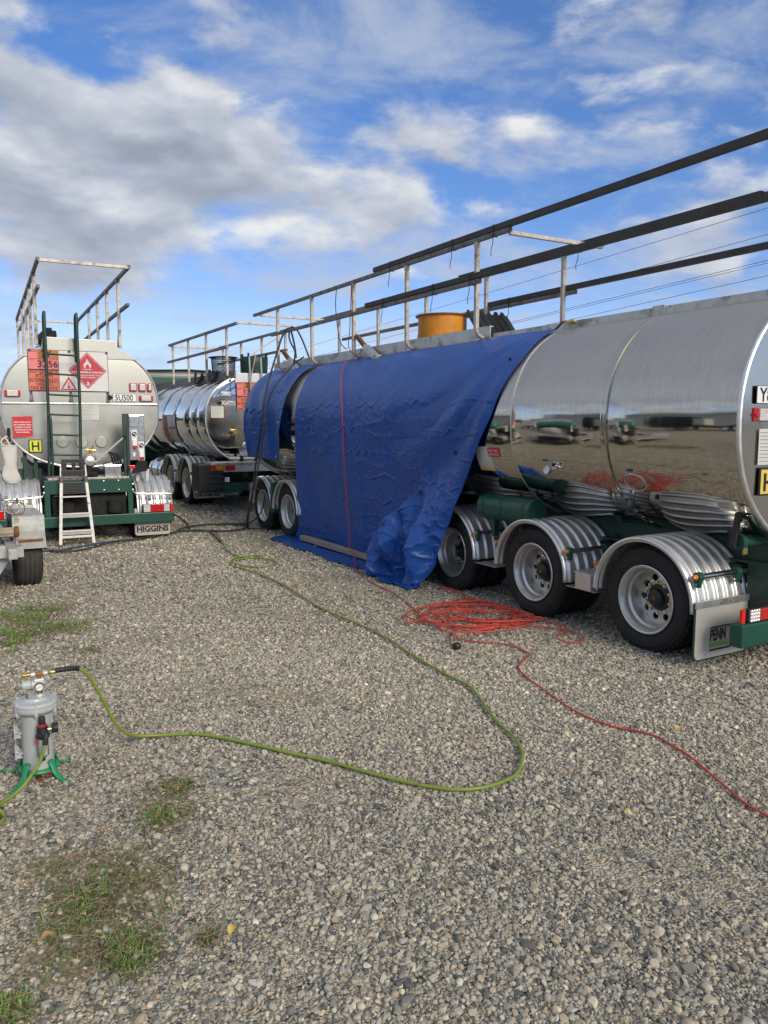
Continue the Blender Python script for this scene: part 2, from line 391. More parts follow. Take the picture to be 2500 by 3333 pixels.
# ------------------------------------------------------------------ mesh helpers
class MB:
    """collects vertices and faces of one part"""

    def __init__(s):
        s.v, s.f = [], []

    def add(s, vs, fs):
        o = len(s.v)
        s.v.extend([tuple(p) for p in vs])
        s.f.extend([tuple(i + o for i in f) for f in fs])
        return s

    def box(s, x0, x1, y0, y1, z0, z1, M=None):
        vs = [(x, y, z) for x in (x0, x1) for y in (y0, y1) for z in (z0, z1)]
        if M is not None:
            vs = [M @ Vector(p) for p in vs]
        return s.add(vs, [(0, 1, 3, 2), (4, 6, 7, 5), (0, 4, 5, 1), (2, 3, 7, 6), (0, 2, 6, 4), (1, 5, 7, 3)])

    def bar(s, a, b, w, h=None, up=(0, 0, 1)):
        """rectangular bar from a to b"""
        h = h or w
        a, b = Vector(a), Vector(b)
        d = (b - a).normalized()
        u = Vector(up)
        if abs(d.dot(u)) > 0.95:
            u = Vector((0, 1, 0))
        sx = d.cross(u).normalized()
        sz = sx.cross(d).normalized()
        vs = []
        for p in (a, b):
            for i, j in ((-1, -1), (1, -1), (1, 1), (-1, 1)):
                vs.append(p + sx * i * w / 2 + sz * j * h / 2)
        return s.add(vs, [(3, 2, 1, 0), (4, 5, 6, 7), (0, 1, 5, 4), (1, 2, 6, 5), (2, 3, 7, 6), (3, 0, 4, 7)])

    def tube(s, pts, r, seg=10, caps=True, closed=False):
        pts = [Vector(p) for p in pts]
        n = len(pts)
        rs = r if isinstance(r, (list, tuple)) else [r] * n
        prev = None
        vs, fs = [], []
        for i, p in enumerate(pts):
            if closed:
                t = pts[(i + 1) % n] - pts[i - 1]
            else:
                t = pts[min(i + 1, n - 1)] - pts[max(i - 1, 0)]
            if t.length < 1e-9:
                t = Vector((0, 0, 1))
            t.normalize()
            if prev is None:
                a = Vector((0, 0, 1)) if abs(t.z) < 0.9 else Vector((1, 0, 0))
                nn = (a - t * a.dot(t)).normalized()
            else:
                nn = prev - t * prev.dot(t)
                nn = nn.normalized() if nn.length > 1e-6 else Vector((1, 0, 0))
            prev = nn
            bb = t.cross(nn)
            for k in range(seg):
                a = 2 * PI * k / seg
                vs.append(p + (nn * math.cos(a) + bb * math.sin(a)) * rs[i])
        m = n if closed else n - 1
        for i in range(m):
            j = (i + 1) % n
            for k in range(seg):
                k2 = (k + 1) % seg
                fs.append((i * seg + k, i * seg + k2, j * seg + k2, j * seg + k))
        if caps and not closed:
            fs.append(tuple(range(seg))[::-1])
            fs.append(tuple((n - 1) * seg + k for k in range(seg)))
        return s.add(vs, fs)

    def cyl(s, a, b, r, seg=16):
        return s.tube([a, b], r, seg)

    def lathe(s, prof, seg=32, axis='z', o=(0, 0, 0), closed=False):
        """prof: (radius, height) pairs turned about an axis"""
        o = Vector(o)
        vs, fs = [], []
        n = len(prof)
        for k in range(seg):
            a = 2 * PI * k / seg
            c, d = math.cos(a), math.sin(a)
            for (r, h) in prof:
                if axis == 'z':
                    vs.append(o + Vector((r * c, r * d, h)))
                elif axis == 'x':
                    vs.append(o + Vector((h, r * c, r * d)))
                else:
                    vs.append(o + Vector((r * d, h, r * c)))
        m = n if closed else n - 1
        for k in range(seg):
            k2 = (k + 1) % seg
            for i in range(m):
                j = (i + 1) % n
                fs.append((k * n + i, k2 * n + i, k2 * n + j, k * n + j))
        return s.add(vs, fs)

    def prism(s, poly, y0, y1, plane='xz'):
        """outline (u, v) pushed between two depths"""
        n = len(poly)
        vs = []
        for d in (y0, y1):
            for (u, v) in poly:
                vs.append((u, d, v) if plane == 'xz' else ((d, u, v) if plane == 'yz' else (u, v, d)))
        fs = [tuple(range(n)), tuple(range(2 * n - 1, n - 1, -1))]
        for i in range(n):
            j = (i + 1) % n
            fs.append((i, i + n, j + n, j))
        return s.add(vs, fs)

    def grid(s, P):
        """P: rows x cols of points"""
        r, c = len(P), len(P[0])
        vs = [p for row in P for p in row]
        fs = [(i * c + j, i * c + j + 1, (i + 1) * c + j + 1, (i + 1) * c + j) for i in range(r - 1) for j in range(c - 1)]
        return s.add(vs, fs)

    def build(s, name, mat, parent=None, smooth=False, bevel=0.0, solid=0.0, loc=None, angle=35):
        me = bpy.data.meshes.new(name)
        me.from_pydata([tuple(p) for p in s.v], [], s.f)
        bm = bmesh.new()
        bm.from_mesh(me)
        bmesh.ops.recalc_face_normals(bm, faces=bm.faces)
        if bevel > 0:
            es = [e for e in bm.edges if len(e.link_faces) == 2 and e.calc_face_angle(0) > R(40)]
            bmesh.ops.bevel(bm, geom=es, offset=bevel, segments=2, profile=0.6, affect='EDGES', clamp_overlap=True)
        bm.to_mesh(me)
        bm.free()
        if smooth:
            me.shade_smooth()
            me.set_sharp_from_angle(angle=R(angle))
        o = bpy.data.objects.new(name, me)
        me.materials.append(MATS[mat] if isinstance(mat, str) else mat)
        COL.objects.link(o)
        if solid:
            md = o.modifiers.new('solid', 'SOLIDIFY')
            md.thickness = solid
            md.offset = 0
        if parent:
            o.parent = parent
        if loc:
            o.location = loc
        return o


def tag(o, label, cat, group=None, kind=None):
    if label:
        o['label'] = label
    if cat:
        o['category'] = cat
    if group:
        o['group'] = group
    if kind:
        o['kind'] = kind
    return o


def thing(name, label, cat, loc=(0, 0, 0), rotz=0.0, group=None):
    o = bpy.data.objects.new(name, None)
    o.empty_display_size = 0.2
    COL.objects.link(o)
    o.location = loc
    o.rotation_euler = (0, 0, rotz)
    return tag(o, label, cat, group)


def copy_part(o, parent, loc=None, rot=None):
    c = o.copy()
    COL.objects.link(c)
    c.parent = parent
    if loc is not None:
        c.location = loc
    if rot is not None:
        c.rotation_euler = rot
    for ch in list(o.children):
        copy_part(ch, c)
    return c


def text(name, body, size, mat, parent, M, width=None, bold=0.0, space=1.0, line=1.0, align='LEFT', stretch=1.0):
    """flat lettering; M maps the text plane (x right, y up) into the parent's space. width: squeeze to this width"""
    cu = bpy.data.curves.new(name, 'FONT')
    cu.body = body
    cu.size = size
    cu.offset = bold
    cu.space_character = space
    cu.space_line = line
    cu.align_x = align
    cu.resolution_u = 3
    cu.fill_mode = 'FRONT'
    tmp = bpy.data.objects.new(name, cu)
    me = bpy.data.meshes.new_from_object(tmp)
    bpy.data.objects.remove(tmp)
    bpy.data.curves.remove(cu)
    co = np.array([v.co[:] for v in me.vertices])
    sx = stretch
    if width and len(co):
        sx = width / (co[:, 0].max() - co[:, 0].min())
        if align == 'LEFT':
            co[:, 0] -= co[:, 0].min()
    for i, v in enumerate(me.vertices):
        v.co = M @ Vector((co[i, 0] * sx, co[i, 1], 0))
    me.name = name
    me.materials.clear()
    me.materials.append(MATS[mat])
    o = bpy.data.objects.new(name, me)
    COL.objects.link(o)
    o.parent = parent
    return o


def rear_plane(x, y, z, tilt=0.0):
    """text plane on a face that looks towards -y"""
    return Matrix.Translation((x, y, z)) @ Matrix.Rotation(tilt, 4, 'Z') @ Matrix.Rotation(R(90), 4, 'X')


def left_plane(x, y, z, lean=0.0):
    """text plane on a face that looks towards -x (text runs towards -y); lean tips its top outwards"""
    return Matrix.Translation((x, y, z)) @ Matrix.Rotation(R(-90), 4, 'Z') @ Matrix.Rotation(R(90) + lean, 4, 'X')


def sec(a, b, n, cz, t, cx=0.0, grow=0.0):
    """point of the tank cross-section at angle t"""
    c, s_ = math.cos(t), math.sin(t)
    return (cx + (a + grow) * math.copysign(abs(c) ** (2 / n), c), cz + (b + grow) * math.copysign(abs(s_) ** (2 / n), s_))


def smooth_path(pts, n=6, closed=False):
    """Catmull-Rom through the points"""
    P = [Vector(p) for p in pts]
    out = []
    m = len(P)
    for i in range(m if closed else m - 1):
        if closed:
            p0, p1, p2, p3 = P[i - 1], P[i], P[(i + 1) % m], P[(i + 2) % m]
        else:
            p0, p1, p2, p3 = P[max(i - 1, 0)], P[i], P[i + 1], P[min(i + 2, m - 1)]
        for k in range(n):
            t = k / n
            out.append(0.5 * ((2 * p1) + (p2 - p0) * t + (2 * p0 - 5 * p1 + 4 * p2 - p3) * t * t + (3 * p1 - p0 - 3 * p2 + p3) * t ** 3))
    if not closed:
        out.append(P[-1])
    return out


def rrect(x0, x1, z0, z1, r, seg=5, corners=(1, 1, 1, 1)):
    """rounded rectangle outline, corners bl, br, tr, tl"""
    out = []
    for (cx, cz, a0, on) in ((x0 + r, z0 + r, 180, corners[0]), (x1 - r, z0 + r, 270, corners[1]), (x1 - r, z1 - r, 0, corners[2]), (x0 + r, z1 - r, 90, corners[3])):
        if on:
            for k in range(seg + 1):
                a = R(a0 + 90 * k / seg)
                out.append((cx + r * math.cos(a), cz + r * math.sin(a)))
        else:
            a = R(a0 + 45)
            out.append((cx + math.copysign(r, math.cos(a)), cz + math.copysign(r, math.sin(a))))
    return out

# ------------------------------------------------------------------ ground
def ground_mat():
    m = bpy.data.materials.new('gravel_yard')
    m.use_nodes = True
    nt = m.node_tree
    L = nt.links.new
    b = nt.nodes['Principled BSDF']
    b.inputs['Roughness'].default_value = 0.95
    b.inputs['Specular IOR Level'].default_value = 0.2
    tc = N(nt, 'ShaderNodeTexCoord')
    vec = tc.outputs['Object']
    v1 = N(nt, 'ShaderNodeTexVoronoi', inp={'Scale': 34.0, 'Randomness': 1.0})
    v2 = N(nt, 'ShaderNodeTexVoronoi', inp={'Scale': 85.0, 'Randomness': 1.0})
    for v in (v1, v2):
        L(vec, v.inputs['Vector'])
    sp1 = N(nt, 'ShaderNodeSeparateColor')
    L(v1.outputs['Color'], sp1.inputs[0])
    sp2 = N(nt, 'ShaderNodeSeparateColor')
    L(v2.outputs['Color'], sp2.inputs[0])
    c1 = ramp(nt, STONE_STOPS)
    L(sp1.outputs[0], c1.inputs[0])
    c2 = ramp(nt, [(0.0, (0.30, 0.255, 0.175)), (0.5, (0.43, 0.37, 0.26)), (1.0, (0.55, 0.48, 0.35))])
    L(sp2.outputs[0], c2.inputs[0])
    big = N(nt, 'ShaderNodeTexNoise', inp={'Scale': 0.7, 'Detail': 6, 'Roughness': 0.65})
    L(vec, big.inputs['Vector'])
    k = ramp(nt, [(0.42, (1, 1, 1)), (0.62, (0.2, 0.2, 0.2))])
    L(big.outputs[0], k.inputs[0])
    pick = N(nt, 'ShaderNodeMath', operation='GREATER_THAN')
    L(k.outputs[0], pick.inputs[0])
    L(sp1.outputs[1], pick.inputs[1])
    mix = N(nt, 'ShaderNodeMix', data_type='RGBA')
    L(pick.outputs[0], mix.inputs['Factor'])
    L(c2.outputs[0], mix.inputs['A'])
    L(c1.outputs[0], mix.inputs['B'])
    L(mix.outputs['Result'], b.inputs['Base Color'])
    inv = N(nt, 'ShaderNodeMath', operation='MULTIPLY_ADD')
    L(v1.outputs['Distance'], inv.inputs[0])
    inv.inputs[1].default_value = -1.0
    L(v2.outputs['Distance'], inv.inputs[2])
    bp = N(nt, 'ShaderNodeBump', inp={'Strength': 0.8, 'Distance': 0.02})
    L(inv.outputs[0], bp.inputs['Height'])
    L(bp.outputs[0], b.inputs['Normal'])
    MATS['gravel_yard'] = m


STONE_STOPS = [(0.0, (0.12, 0.118, 0.108)), (0.16, (0.235, 0.228, 0.200)), (0.40, (0.36, 0.342, 0.285)), (0.62, (0.47, 0.436, 0.348)),
               (0.74, (0.38, 0.305, 0.215)), (0.86, (0.57, 0.525, 0.425)), (0.95, (0.64, 0.54, 0.37)), (1.0, (0.78, 0.74, 0.64))]
ground_mat()
gb = MB()
gb.add([(-700, -700, 0), (700, -700, 0), (700, 700, 0), (-700, 700, 0)], [(0, 1, 2, 3)])
ground = gb.build('ground', 'gravel_yard')
ground['kind'] = 'structure'

# grass and weed patches: x, y, radius, amount, height
PATCH = [(0.55, 7.30, 0.34, 820, 0.10), (0.80, 7.62, 0.18, 300, 0.09), (0.79, 6.84, 0.20, 480, 0.095), (0.45, 6.70, 0.20, 480, 0.10), (0.62, 6.95, 0.26, 260, 0.06),
         (0.90, 6.04, 0.10, 120, 0.05), (0.90, 3.50, 0.07, 160, 0.05), (0.79, 3.23, 0.09, 240, 0.055), (0.80, 3.38, 0.13, 110, 0.04),
         (0.385, 2.78, 0.12, 460, 0.055), (0.451, 2.42, 0.075, 420, 0.065), (0.40, 2.60, 0.17, 300, 0.035), (0.48, 2.95, 0.17, 200, 0.035), (0.33, 3.08, 0.13, 130, 0.035),
         (0.58, 2.80, 0.13, 150, 0.03), (0.696, 2.371, 0.03, 70, 0.035), (0.09, 2.33, 0.07, 200, 0.06), (0.30, 2.52, 0.13, 170, 0.035)]


def patchiness(x, y):
    w = np.zeros_like(x)
    for (px, py, r, n, h) in PATCH:
        w = np.maximum(w, np.exp(-((x - px) ** 2 + (y - py) ** 2) / (r * r * 0.9)) * min(1, n / 420))
    return w


def stone_sources():
    c = bpy.data.collections.new('stone_shapes')
    m = bpy.data.materials.new('stone')
    m.use_nodes = True
    nt = m.node_tree
    L = nt.links.new
    b = nt.nodes['Principled BSDF']
    b.inputs['Roughness'].default_value = 0.9
    b.inputs['Specular IOR Level'].default_value = 0.25
    at = N(nt, 'ShaderNodeAttribute', attribute_type='INSTANCER', attribute_name='scol')
    r = ramp(nt, STONE_STOPS)
    L(at.outputs['Fac'], r.inputs[0])
    tc = N(nt, 'ShaderNodeTexCoord')
    n = N(nt, 'ShaderNodeTexNoise', inp={'Scale': 2.2, 'Detail': 5, 'Roughness': 0.7})
    L(tc.outputs['Object'], n.inputs['Vector'])
    mr = N(nt, 'ShaderNodeMapRange', inp={'From Min': 0.25, 'From Max': 0.75, 'To Min': 0.72, 'To Max': 1.22})
    L(n.outputs[0], mr.inputs[0])
    mu = N(nt, 'ShaderNodeMix', data_type='RGBA', blend_type='MULTIPLY')
    mu.inputs['Factor'].default_value = 1.0
    L(r.outputs[0], mu.inputs['A'])
    L(mr.outputs[0], mu.inputs['B'])
    L(mu.outputs['Result'], b.inputs['Base Color'])
    MATS['stone'] = m
    for k in range(9):
        bm = bmesh.new()
        bmesh.ops.create_icosphere(bm, subdivisions=2, radius=1.0)
        ang = k < 8            # crushed stones have flats, the others are water-worn
        planes = []
        for _ in range(9 if ang else 5):
            d = Vector((random.gauss(0, 1), random.gauss(0, 1), random.gauss(0, 1))).normalized()
            planes.append((d, random.uniform(0.42, 0.78) if ang else random.uniform(0.62, 0.85)))
        for v in bm.verts:
            p = v.co.copy()
            for d, h in planes:
                q = p.dot(d)
                if q > h:
                    p -= d * (q - h) * 0.92
            p *= 1 + 0.16 * mnoise.noise(p * 1.7 + Vector((k * 9, 0, 0)))
            p.x *= 1.15
            p.z *= 0.74
            v.co = p
        me = bpy.data.meshes.new('stone_shape')
        bm.to_mesh(me)
        bm.free()
        if not ang:
            me.shade_smooth()
        else:
            me.shade_smooth()
            me.set_sharp_from_angle(angle=R(20))
        me.materials.append(m)
        c.objects.link(bpy.data.objects.new('stone_shape', me))
    return c


def gravel():
    """stones scattered over the yard, thinning into the ground sheet with distance"""
    P, S, CL = [], [], []
    # distance bands: r0, r1, cell, mean radius
    bands = [(1.15, 3.4, 0.0125, 0.0050), (1.15, 5.2, 0.0215, 0.0088), (1.15, 6.0, 0.056, 0.0125), (3.2, 6.2, 0.0175, 0.0068), (5.0, 9.0, 0.0255, 0.0100), (5.2, 10.0, 0.075, 0.0135), (8.6, 14.0, 0.042, 0.0150), (13.5, 21.0, 0.075, 0.021)]
    for (r0, r1, cell, rad) in bands:
        half = R(56 if r0 < 2 else (44 if r0 < 8 else 34))
        xs = np.arange(-r1, r1 + 3, cell)
        ys = np.arange(-r1 * 0.3, r1, cell)
        X, Y = np.meshgrid(xs, ys)
        X = X.ravel() + rng.uniform(-.5, .5, X.size) * cell * 1.1
        Y = Y.ravel() + rng.uniform(-.5, .5, Y.size) * cell * 1.1
        d = np.hypot(X, Y)
        az = np.arctan2(X, Y) - R(30)
        keep = (d > r0) & (d < r1) & (np.abs(az) < half)
        # soft outer edge of each band
        keep &= rng.random(X.size) < np.clip((r1 - d) / (0.12 * r1) + 0.25, 0, 1)
        keep &= ~((X > 5.2) & (Y > 3.6))
        X, Y = X[keep], Y[keep]
        w = patchiness(X, Y)
        # bare dusty patches
        f = np.sin(X * 2.1 + 1.3 * np.sin(Y * 1.7)) * np.sin(Y * 2.6 + np.sin(X * 1.9 + 2)) + 0.5 * np.sin(X * 5.3 + Y * 4.1)
        bare = np.clip((f - 0.50) * 1.5, 0, 0.78)
        left = np.clip((1.05 - (X - 0.06 * Y)) * 0.9, 0, 0.42)      # trodden, weedy strip on the left
        k2 = rng.random(X.size) > np.maximum(np.maximum(w * 0.62, bare), left)
        X, Y = X[k2], Y[k2]
        s = rad * np.minimum(np.exp(rng.normal(0, 0.30, X.size)), 1.75)
        P.append(np.stack([X, Y, s * 0.36], 1))
        S.append(s)
        c = rng.random(X.size)
        CL.append(np.clip(c * 0.93 + rng.normal(0, 0.04, X.size) + 0.05 * np.sin(X * 1.3 + Y), 0, 1))
    P = np.concatenate(P)
    S = np.concatenate(S)
    CL = np.concatenate(CL)
    n = len(P)
    rot = np.stack([rng.normal(0, 0.35, n), rng.normal(0, 0.35, n), rng.uniform(0, 6.28, n)], 1)
    sc = np.stack([S * rng.uniform(0.8, 1.25, n), S * rng.uniform(0.8, 1.15, n), S * rng.uniform(0.7, 1.1, n)], 1)
    me = bpy.data.meshes.new('gravel')
    me.vertices.add(n)
    me.vertices.foreach_set('co', P.astype(np.float32).ravel())
    for nm, typ, key, dat in (('rot', 'FLOAT_VECTOR', 'vector', rot), ('scl', 'FLOAT_VECTOR', 'vector', sc), ('scol', 'FLOAT', 'value', CL)):
        a = me.attributes.new(nm, typ, 'POINT')
        a.data.foreach_set(key, dat.astype(np.float32).ravel())
    a = me.attributes.new('pick', 'INT', 'POINT')
    a.data.foreach_set('value', rng.integers(0, 9, n).astype(np.int32))
    me.update()
    o = bpy.data.objects.new('gravel', me)
    COL.objects.link(o)
    tag(o, 'loose grey and tan gravel stones covering the yard', 'gravel', kind='stuff')
    ng = bpy.data.node_groups.new('scatter_stones', 'GeometryNodeTree')
    ng.interface.new_socket('Geometry', in_out='INPUT', socket_type='NodeSocketGeometry')
    ng.interface.new_socket('Geometry', in_out='OUTPUT', socket_type='NodeSocketGeometry')
    L = ng.links.new
    gi = ng.nodes.new('NodeGroupInput')
    go = ng.nodes.new('NodeGroupOutput')
    m2p = ng.nodes.new('GeometryNodeMeshToPoints')
    ci = ng.nodes.new('GeometryNodeCollectionInfo')
    ci.inputs['Collection'].default_value = stone_sources()
    ci.inputs['Separate Children'].default_value = True
    ci.inputs['Reset Children'].default_value = True
    iop = ng.nodes.new('GeometryNodeInstanceOnPoints')
    iop.inputs['Pick Instance'].default_value = True

    def at(nm, dt):
        a_ = ng.nodes.new('GeometryNodeInputNamedAttribute')
        a_.data_type = dt
        a_.inputs['Name'].default_value = nm
        return a_.outputs['Attribute']
    e2r = ng.nodes.new('FunctionNodeEulerToRotation')
    L(at('rot', 'FLOAT_VECTOR'), e2r.inputs[0])
    L(gi.outputs[0], m2p.inputs['Mesh'])
    L(m2p.outputs[0], iop.inputs['Points'])
    L(ci.outputs[0], iop.inputs['Instance'])
    L(at('pick', 'INT'), iop.inputs['Instance Index'])
    L(e2r.outputs[0], iop.inputs['Rotation'])
    L(at('scl', 'FLOAT_VECTOR'), iop.inputs['Scale'])
    L(iop.outputs[0], go.inputs[0])
    md = o.modifiers.new('scatter', 'NODES')
    md.node_group = ng
    me.materials.append(MATS['stone'])
    return n


NSTONES = gravel()


def blade_mat(name, stops):
    m = bpy.data.materials.new(name)
    m.use_nodes = True
    nt = m.node_tree
    b = nt.nodes['Principled BSDF']
    b.inputs['Roughness'].default_value = 0.6
    g = N(nt, 'ShaderNodeNewGeometry')
    r = ramp(nt, stops)
    nt.links.new(g.outputs['Random Per Island'], r.inputs[0])
    nt.links.new(r.outputs[0], b.inputs['Base Color'])
    b.inputs['Subsurface Weight'].default_value = 0.0
    MATS[name] = m


blade_mat('grass_blades', [(0.0, (0.085, 0.180, 0.025)), (0.45, (0.155, 0.280, 0.045)), (0.75, (0.22, 0.34, 0.07)), (0.88, (0.24, 0.21, 0.09)), (1.0, (0.36, 0.28, 0.14))])
blade_mat('weed_leaves', [(0.0, (0.070, 0.110, 0.035)), (0.4, (0.11, 0.145, 0.055)), (0.65, (0.17, 0.14, 0.07)), (1.0, (0.22, 0.13, 0.08))])


def grass():
    g, w = MB(), MB()
    for (px, py, r, n, h) in PATCH:
        # a few tussocks inside each patch
        tus = [(px + random.gauss(0, r * .5), py + random.gauss(0, r * .5), random.uniform(.4, 1)) for _ in range(max(3, int(n / 45)))]
        for _ in range(int(n * .62)):
            tx, ty, k = random.choice(tus)
            x, y = tx + random.gauss(0, 0.022 + r * 0.05), ty + random.gauss(0, 0.022 + r * 0.05)
            a = math.atan2(y - ty, x - tx) + random.gauss(0, 0.8)
            hh = h * .72 * random.uniform(.35, 1.1) * (0.6 + 0.4 * k)
            ln = hh * random.uniform(0.4, 1.5)
            ww = random.uniform(0.0012, 0.0026)
            c, s_ = math.cos(a), math.sin(a)
            p0, p1, p2 = Vector((x, y, 0)), Vector((x + c * ln * .35, y + s_ * ln * .35, hh * .75)), Vector((x + c * ln, y + s_ * ln, hh * random.uniform(.55, 1)))
            q = Vector((-s_, c, 0)) * ww
            g.add([p0 - q, p0 + q, p1 + q, p1 - q, p2], [(0, 1, 2, 3), (3, 2, 4)])
        for _ in range(int(n * 2.0)):
            x, y = px + random.gauss(0, r * .75), py + random.gauss(0, r * .75)
            a = random.uniform(0, 6.28)
            l_, ww, z = random.uniform(.004, .010), random.uniform(.002, .0045), random.uniform(.006, .020)
            c, s_ = math.cos(a), math.sin(a)
            t = random.uniform(-.006, .006)
            w.add([(x, y, z), (x + c * l_ - s_ * ww, y + s_ * l_ + c * ww, z + t), (x + 2 * c * l_, y + 2 * s_ * l_, z), (x + c * l_ + s_ * ww, y + s_ * l_ - c * ww, z - t)], [(0, 1, 2, 3)])
    o = g.build('grass', 'grass_blades')
    tag(o, 'thin green grass tufts growing through the gravel on the left', 'grass', kind='stuff')
    o = w.build('weeds', 'weed_leaves')
    tag(o, 'low creeping weeds matted over the gravel on the left', 'weeds', kind='stuff')
    e = MB()
    for (px, py, r, n, h) in PATCH:
        K, rows = 28, []
        for ri in range(7):
            f = ri / 6
            rows.append([(px + math.cos(2 * PI * k / K) * r * 1.25 * f * (1 + .35 * mnoise.noise(Vector((px * 5 + math.cos(2 * PI * k / K) * 1.5, py * 5 + math.sin(2 * PI * k / K) * 1.5, 0)))),
                          py + math.sin(2 * PI * k / K) * r * 1.25 * f * (1 + .35 * mnoise.noise(Vector((px * 5 + math.cos(2 * PI * k / K) * 1.5, py * 5 + math.sin(2 * PI * k / K) * 1.5, 0)))),
                          (.0085 * (1 - f ** 2) - .002) + .005 * mnoise.noise(Vector((px + f * 9, k * .7, py)))) for k in range(K + 1)])
        e.grid(rows)
    o = e.build('soil', 'soil_brown', smooth=True)
    tag(o, 'brown soil and litter showing between the weeds', 'soil', kind='stuff')
    # dry stalks
    s_ = MB()
    for _ in range(420):
        px, py, r, n, h = random.choice(PATCH)
        x, y = px + random.gauss(0, r * 1.1), py + random.gauss(0, r * 1.1)
        a, l_ = random.uniform(0, 6.28), random.uniform(.03, .10)
        z = random.uniform(.012, .022)
        s_.tube([(x, y, z), (x + l_ * .5 * math.cos(a), y + l_ * .5 * math.sin(a), z + .006), (x + l_ * math.cos(a + .3), y + l_ * math.sin(a + .3), z)], 0.0009, 3, False)
    o = s_.build('dry_straw', 'straw')
    tag(o, 'dry straw stalks lying among the weeds', 'straw', kind='stuff')


pmat('soil_brown', (0.30, 0.235, 0.155), 1.0, 0, 0.45, 25, 0.6, 70, dirt=(0.17, 0.15, 0.085), dscale=9, dlo=0.48, dhi=0.62)
pmat('straw', (0.34, 0.26, 0.14), 0.9, 0, 0.3, 20)
grass()

# ------------------------------------------------------------------ far setting
def hills():
    b = MB()
    rows = []
    for k in range(181):
        a = 2 * PI * k / 180
        h = 13 + 7 * mnoise.noise(Vector((math.cos(a) * 2, math.sin(a) * 2, 1))) + 3 * mnoise.noise(Vector((math.cos(a) * 9, math.sin(a) * 9, 5)))
        c, s_ = math.cos(a), math.sin(a)
        rows.append([(c * 420, s_ * 420, -0.5), (c * 440, s_ * 440, h * .62), (c * 470, s_ * 470, h), (c * 560, s_ * 560, h * 1.25), (c * 640, s_ * 640, 0)])
    b.grid(rows)
    o = b.build('hills', 'hill_green', smooth=True)
    o['kind'] = 'structure'


hills()


def shed(name, label, x0, x1, y0, y1, h, ridge, wall, roof):
    t = thing(name, label, 'shed', ((x0 + x1) / 2, (y0 + y1) / 2, 0))
    hx, hy = (x1 - x0) / 2, (y1 - y0) / 2
    b = MB()
    b.prism([(-hx, 0), (hx, 0), (hx, h), (0, ridge), (-hx, h)], -hy, hy)
    b.build('wall', wall, t)
    for s_ in (-1, 1):
        r = MB()
        L_ = math.hypot(hx + .5, ridge - h)
        n = int(hy * 2 / 0.8)
        P = []
        for i in range(n * 4 + 1):
            y = -hy - .4 + (2 * hy + .8) * i / (n * 4)
            d = 0.05 * (1 if i % 4 in (1, 2) else 0)
            P.append([(s_ * (hx + .5), y, h - .5 * (ridge - h) / hx + .06 + d), (0, y, ridge + .06 + d)])
        r.grid(P)
        r.build('roof_sheet', roof, t, solid=0.02)
    for k in range(3):
        d = MB()
        y = -hy * .6 + k * hy * .6
        d.box(-hx - .03, -hx + .02, y - 1.6, y + 1.6, 0, h * .75)
        d.build('roller_door', 'galv', t, bevel=0.01)
    return t


shed('shed', 'green roofed shed far behind the tankers', 9.0, 21.0, 52, 70, 4.95, 5.2, 'shed_wall', 'shed_green')
shed('shed', 'pale shed with a grey roof across the yard beyond the left edge', -46, -30, 14, 44, 5.2, 6.8, 'shed_wall', 'galv')

# power line along the far side of the yard
def power_line():
    poles = [(28, -22), (28, 140)]
    for i, (x, y) in enumerate(poles):
        t = thing('power_pole', ('wooden power pole out of view to the right', 'wooden power pole far off behind the tankers')[i], 'pole', (x, y, 0))
        p = MB()
        hp = (11.8, 6.0)[i]
        p.tube([(0, 0, -1), (0, 0, hp)], [.17, .12], 12)
        p.build('post', 'pole_wood', t, smooth=True)
        for z in (hp - .7, hp - 2.2):
            c = MB()
            c.box(-1.2, 1.2, -.06, .06, z - .06, z + .06)
            c.build('crossarm', 'pole_wood', t, bevel=.01)
    for k, (dx, z, nm) in enumerate(((-.9, 11.45, 'highest'), (.0, 10.75, 'second highest'), (.9, 9.9, 'third highest'), (-.9, 9.55, 'third lowest'), (.0, 9.2, 'second lowest'), (.9, 8.85, 'lowest'))):
        w = MB()
        pts = [(28 + dx, -22 + 162 * i / 40, z - .036 * 162 * i / 40 - 0.5 * (1 - (2 * (i / 40) - 1) ** 2)) for i in range(41)]
        w.tube(pts, 0.010, 5)
        o = w.build('power_cable', 'wire', smooth=True)
        tag(o, 'thin dark overhead cable, the %s of the bundle behind the right tanker' % nm, 'cable', 'overhead cables')


power_line()

# ------------------------------------------------------------------ parts shared by the vehicles
WHEEL_CACHE = {}


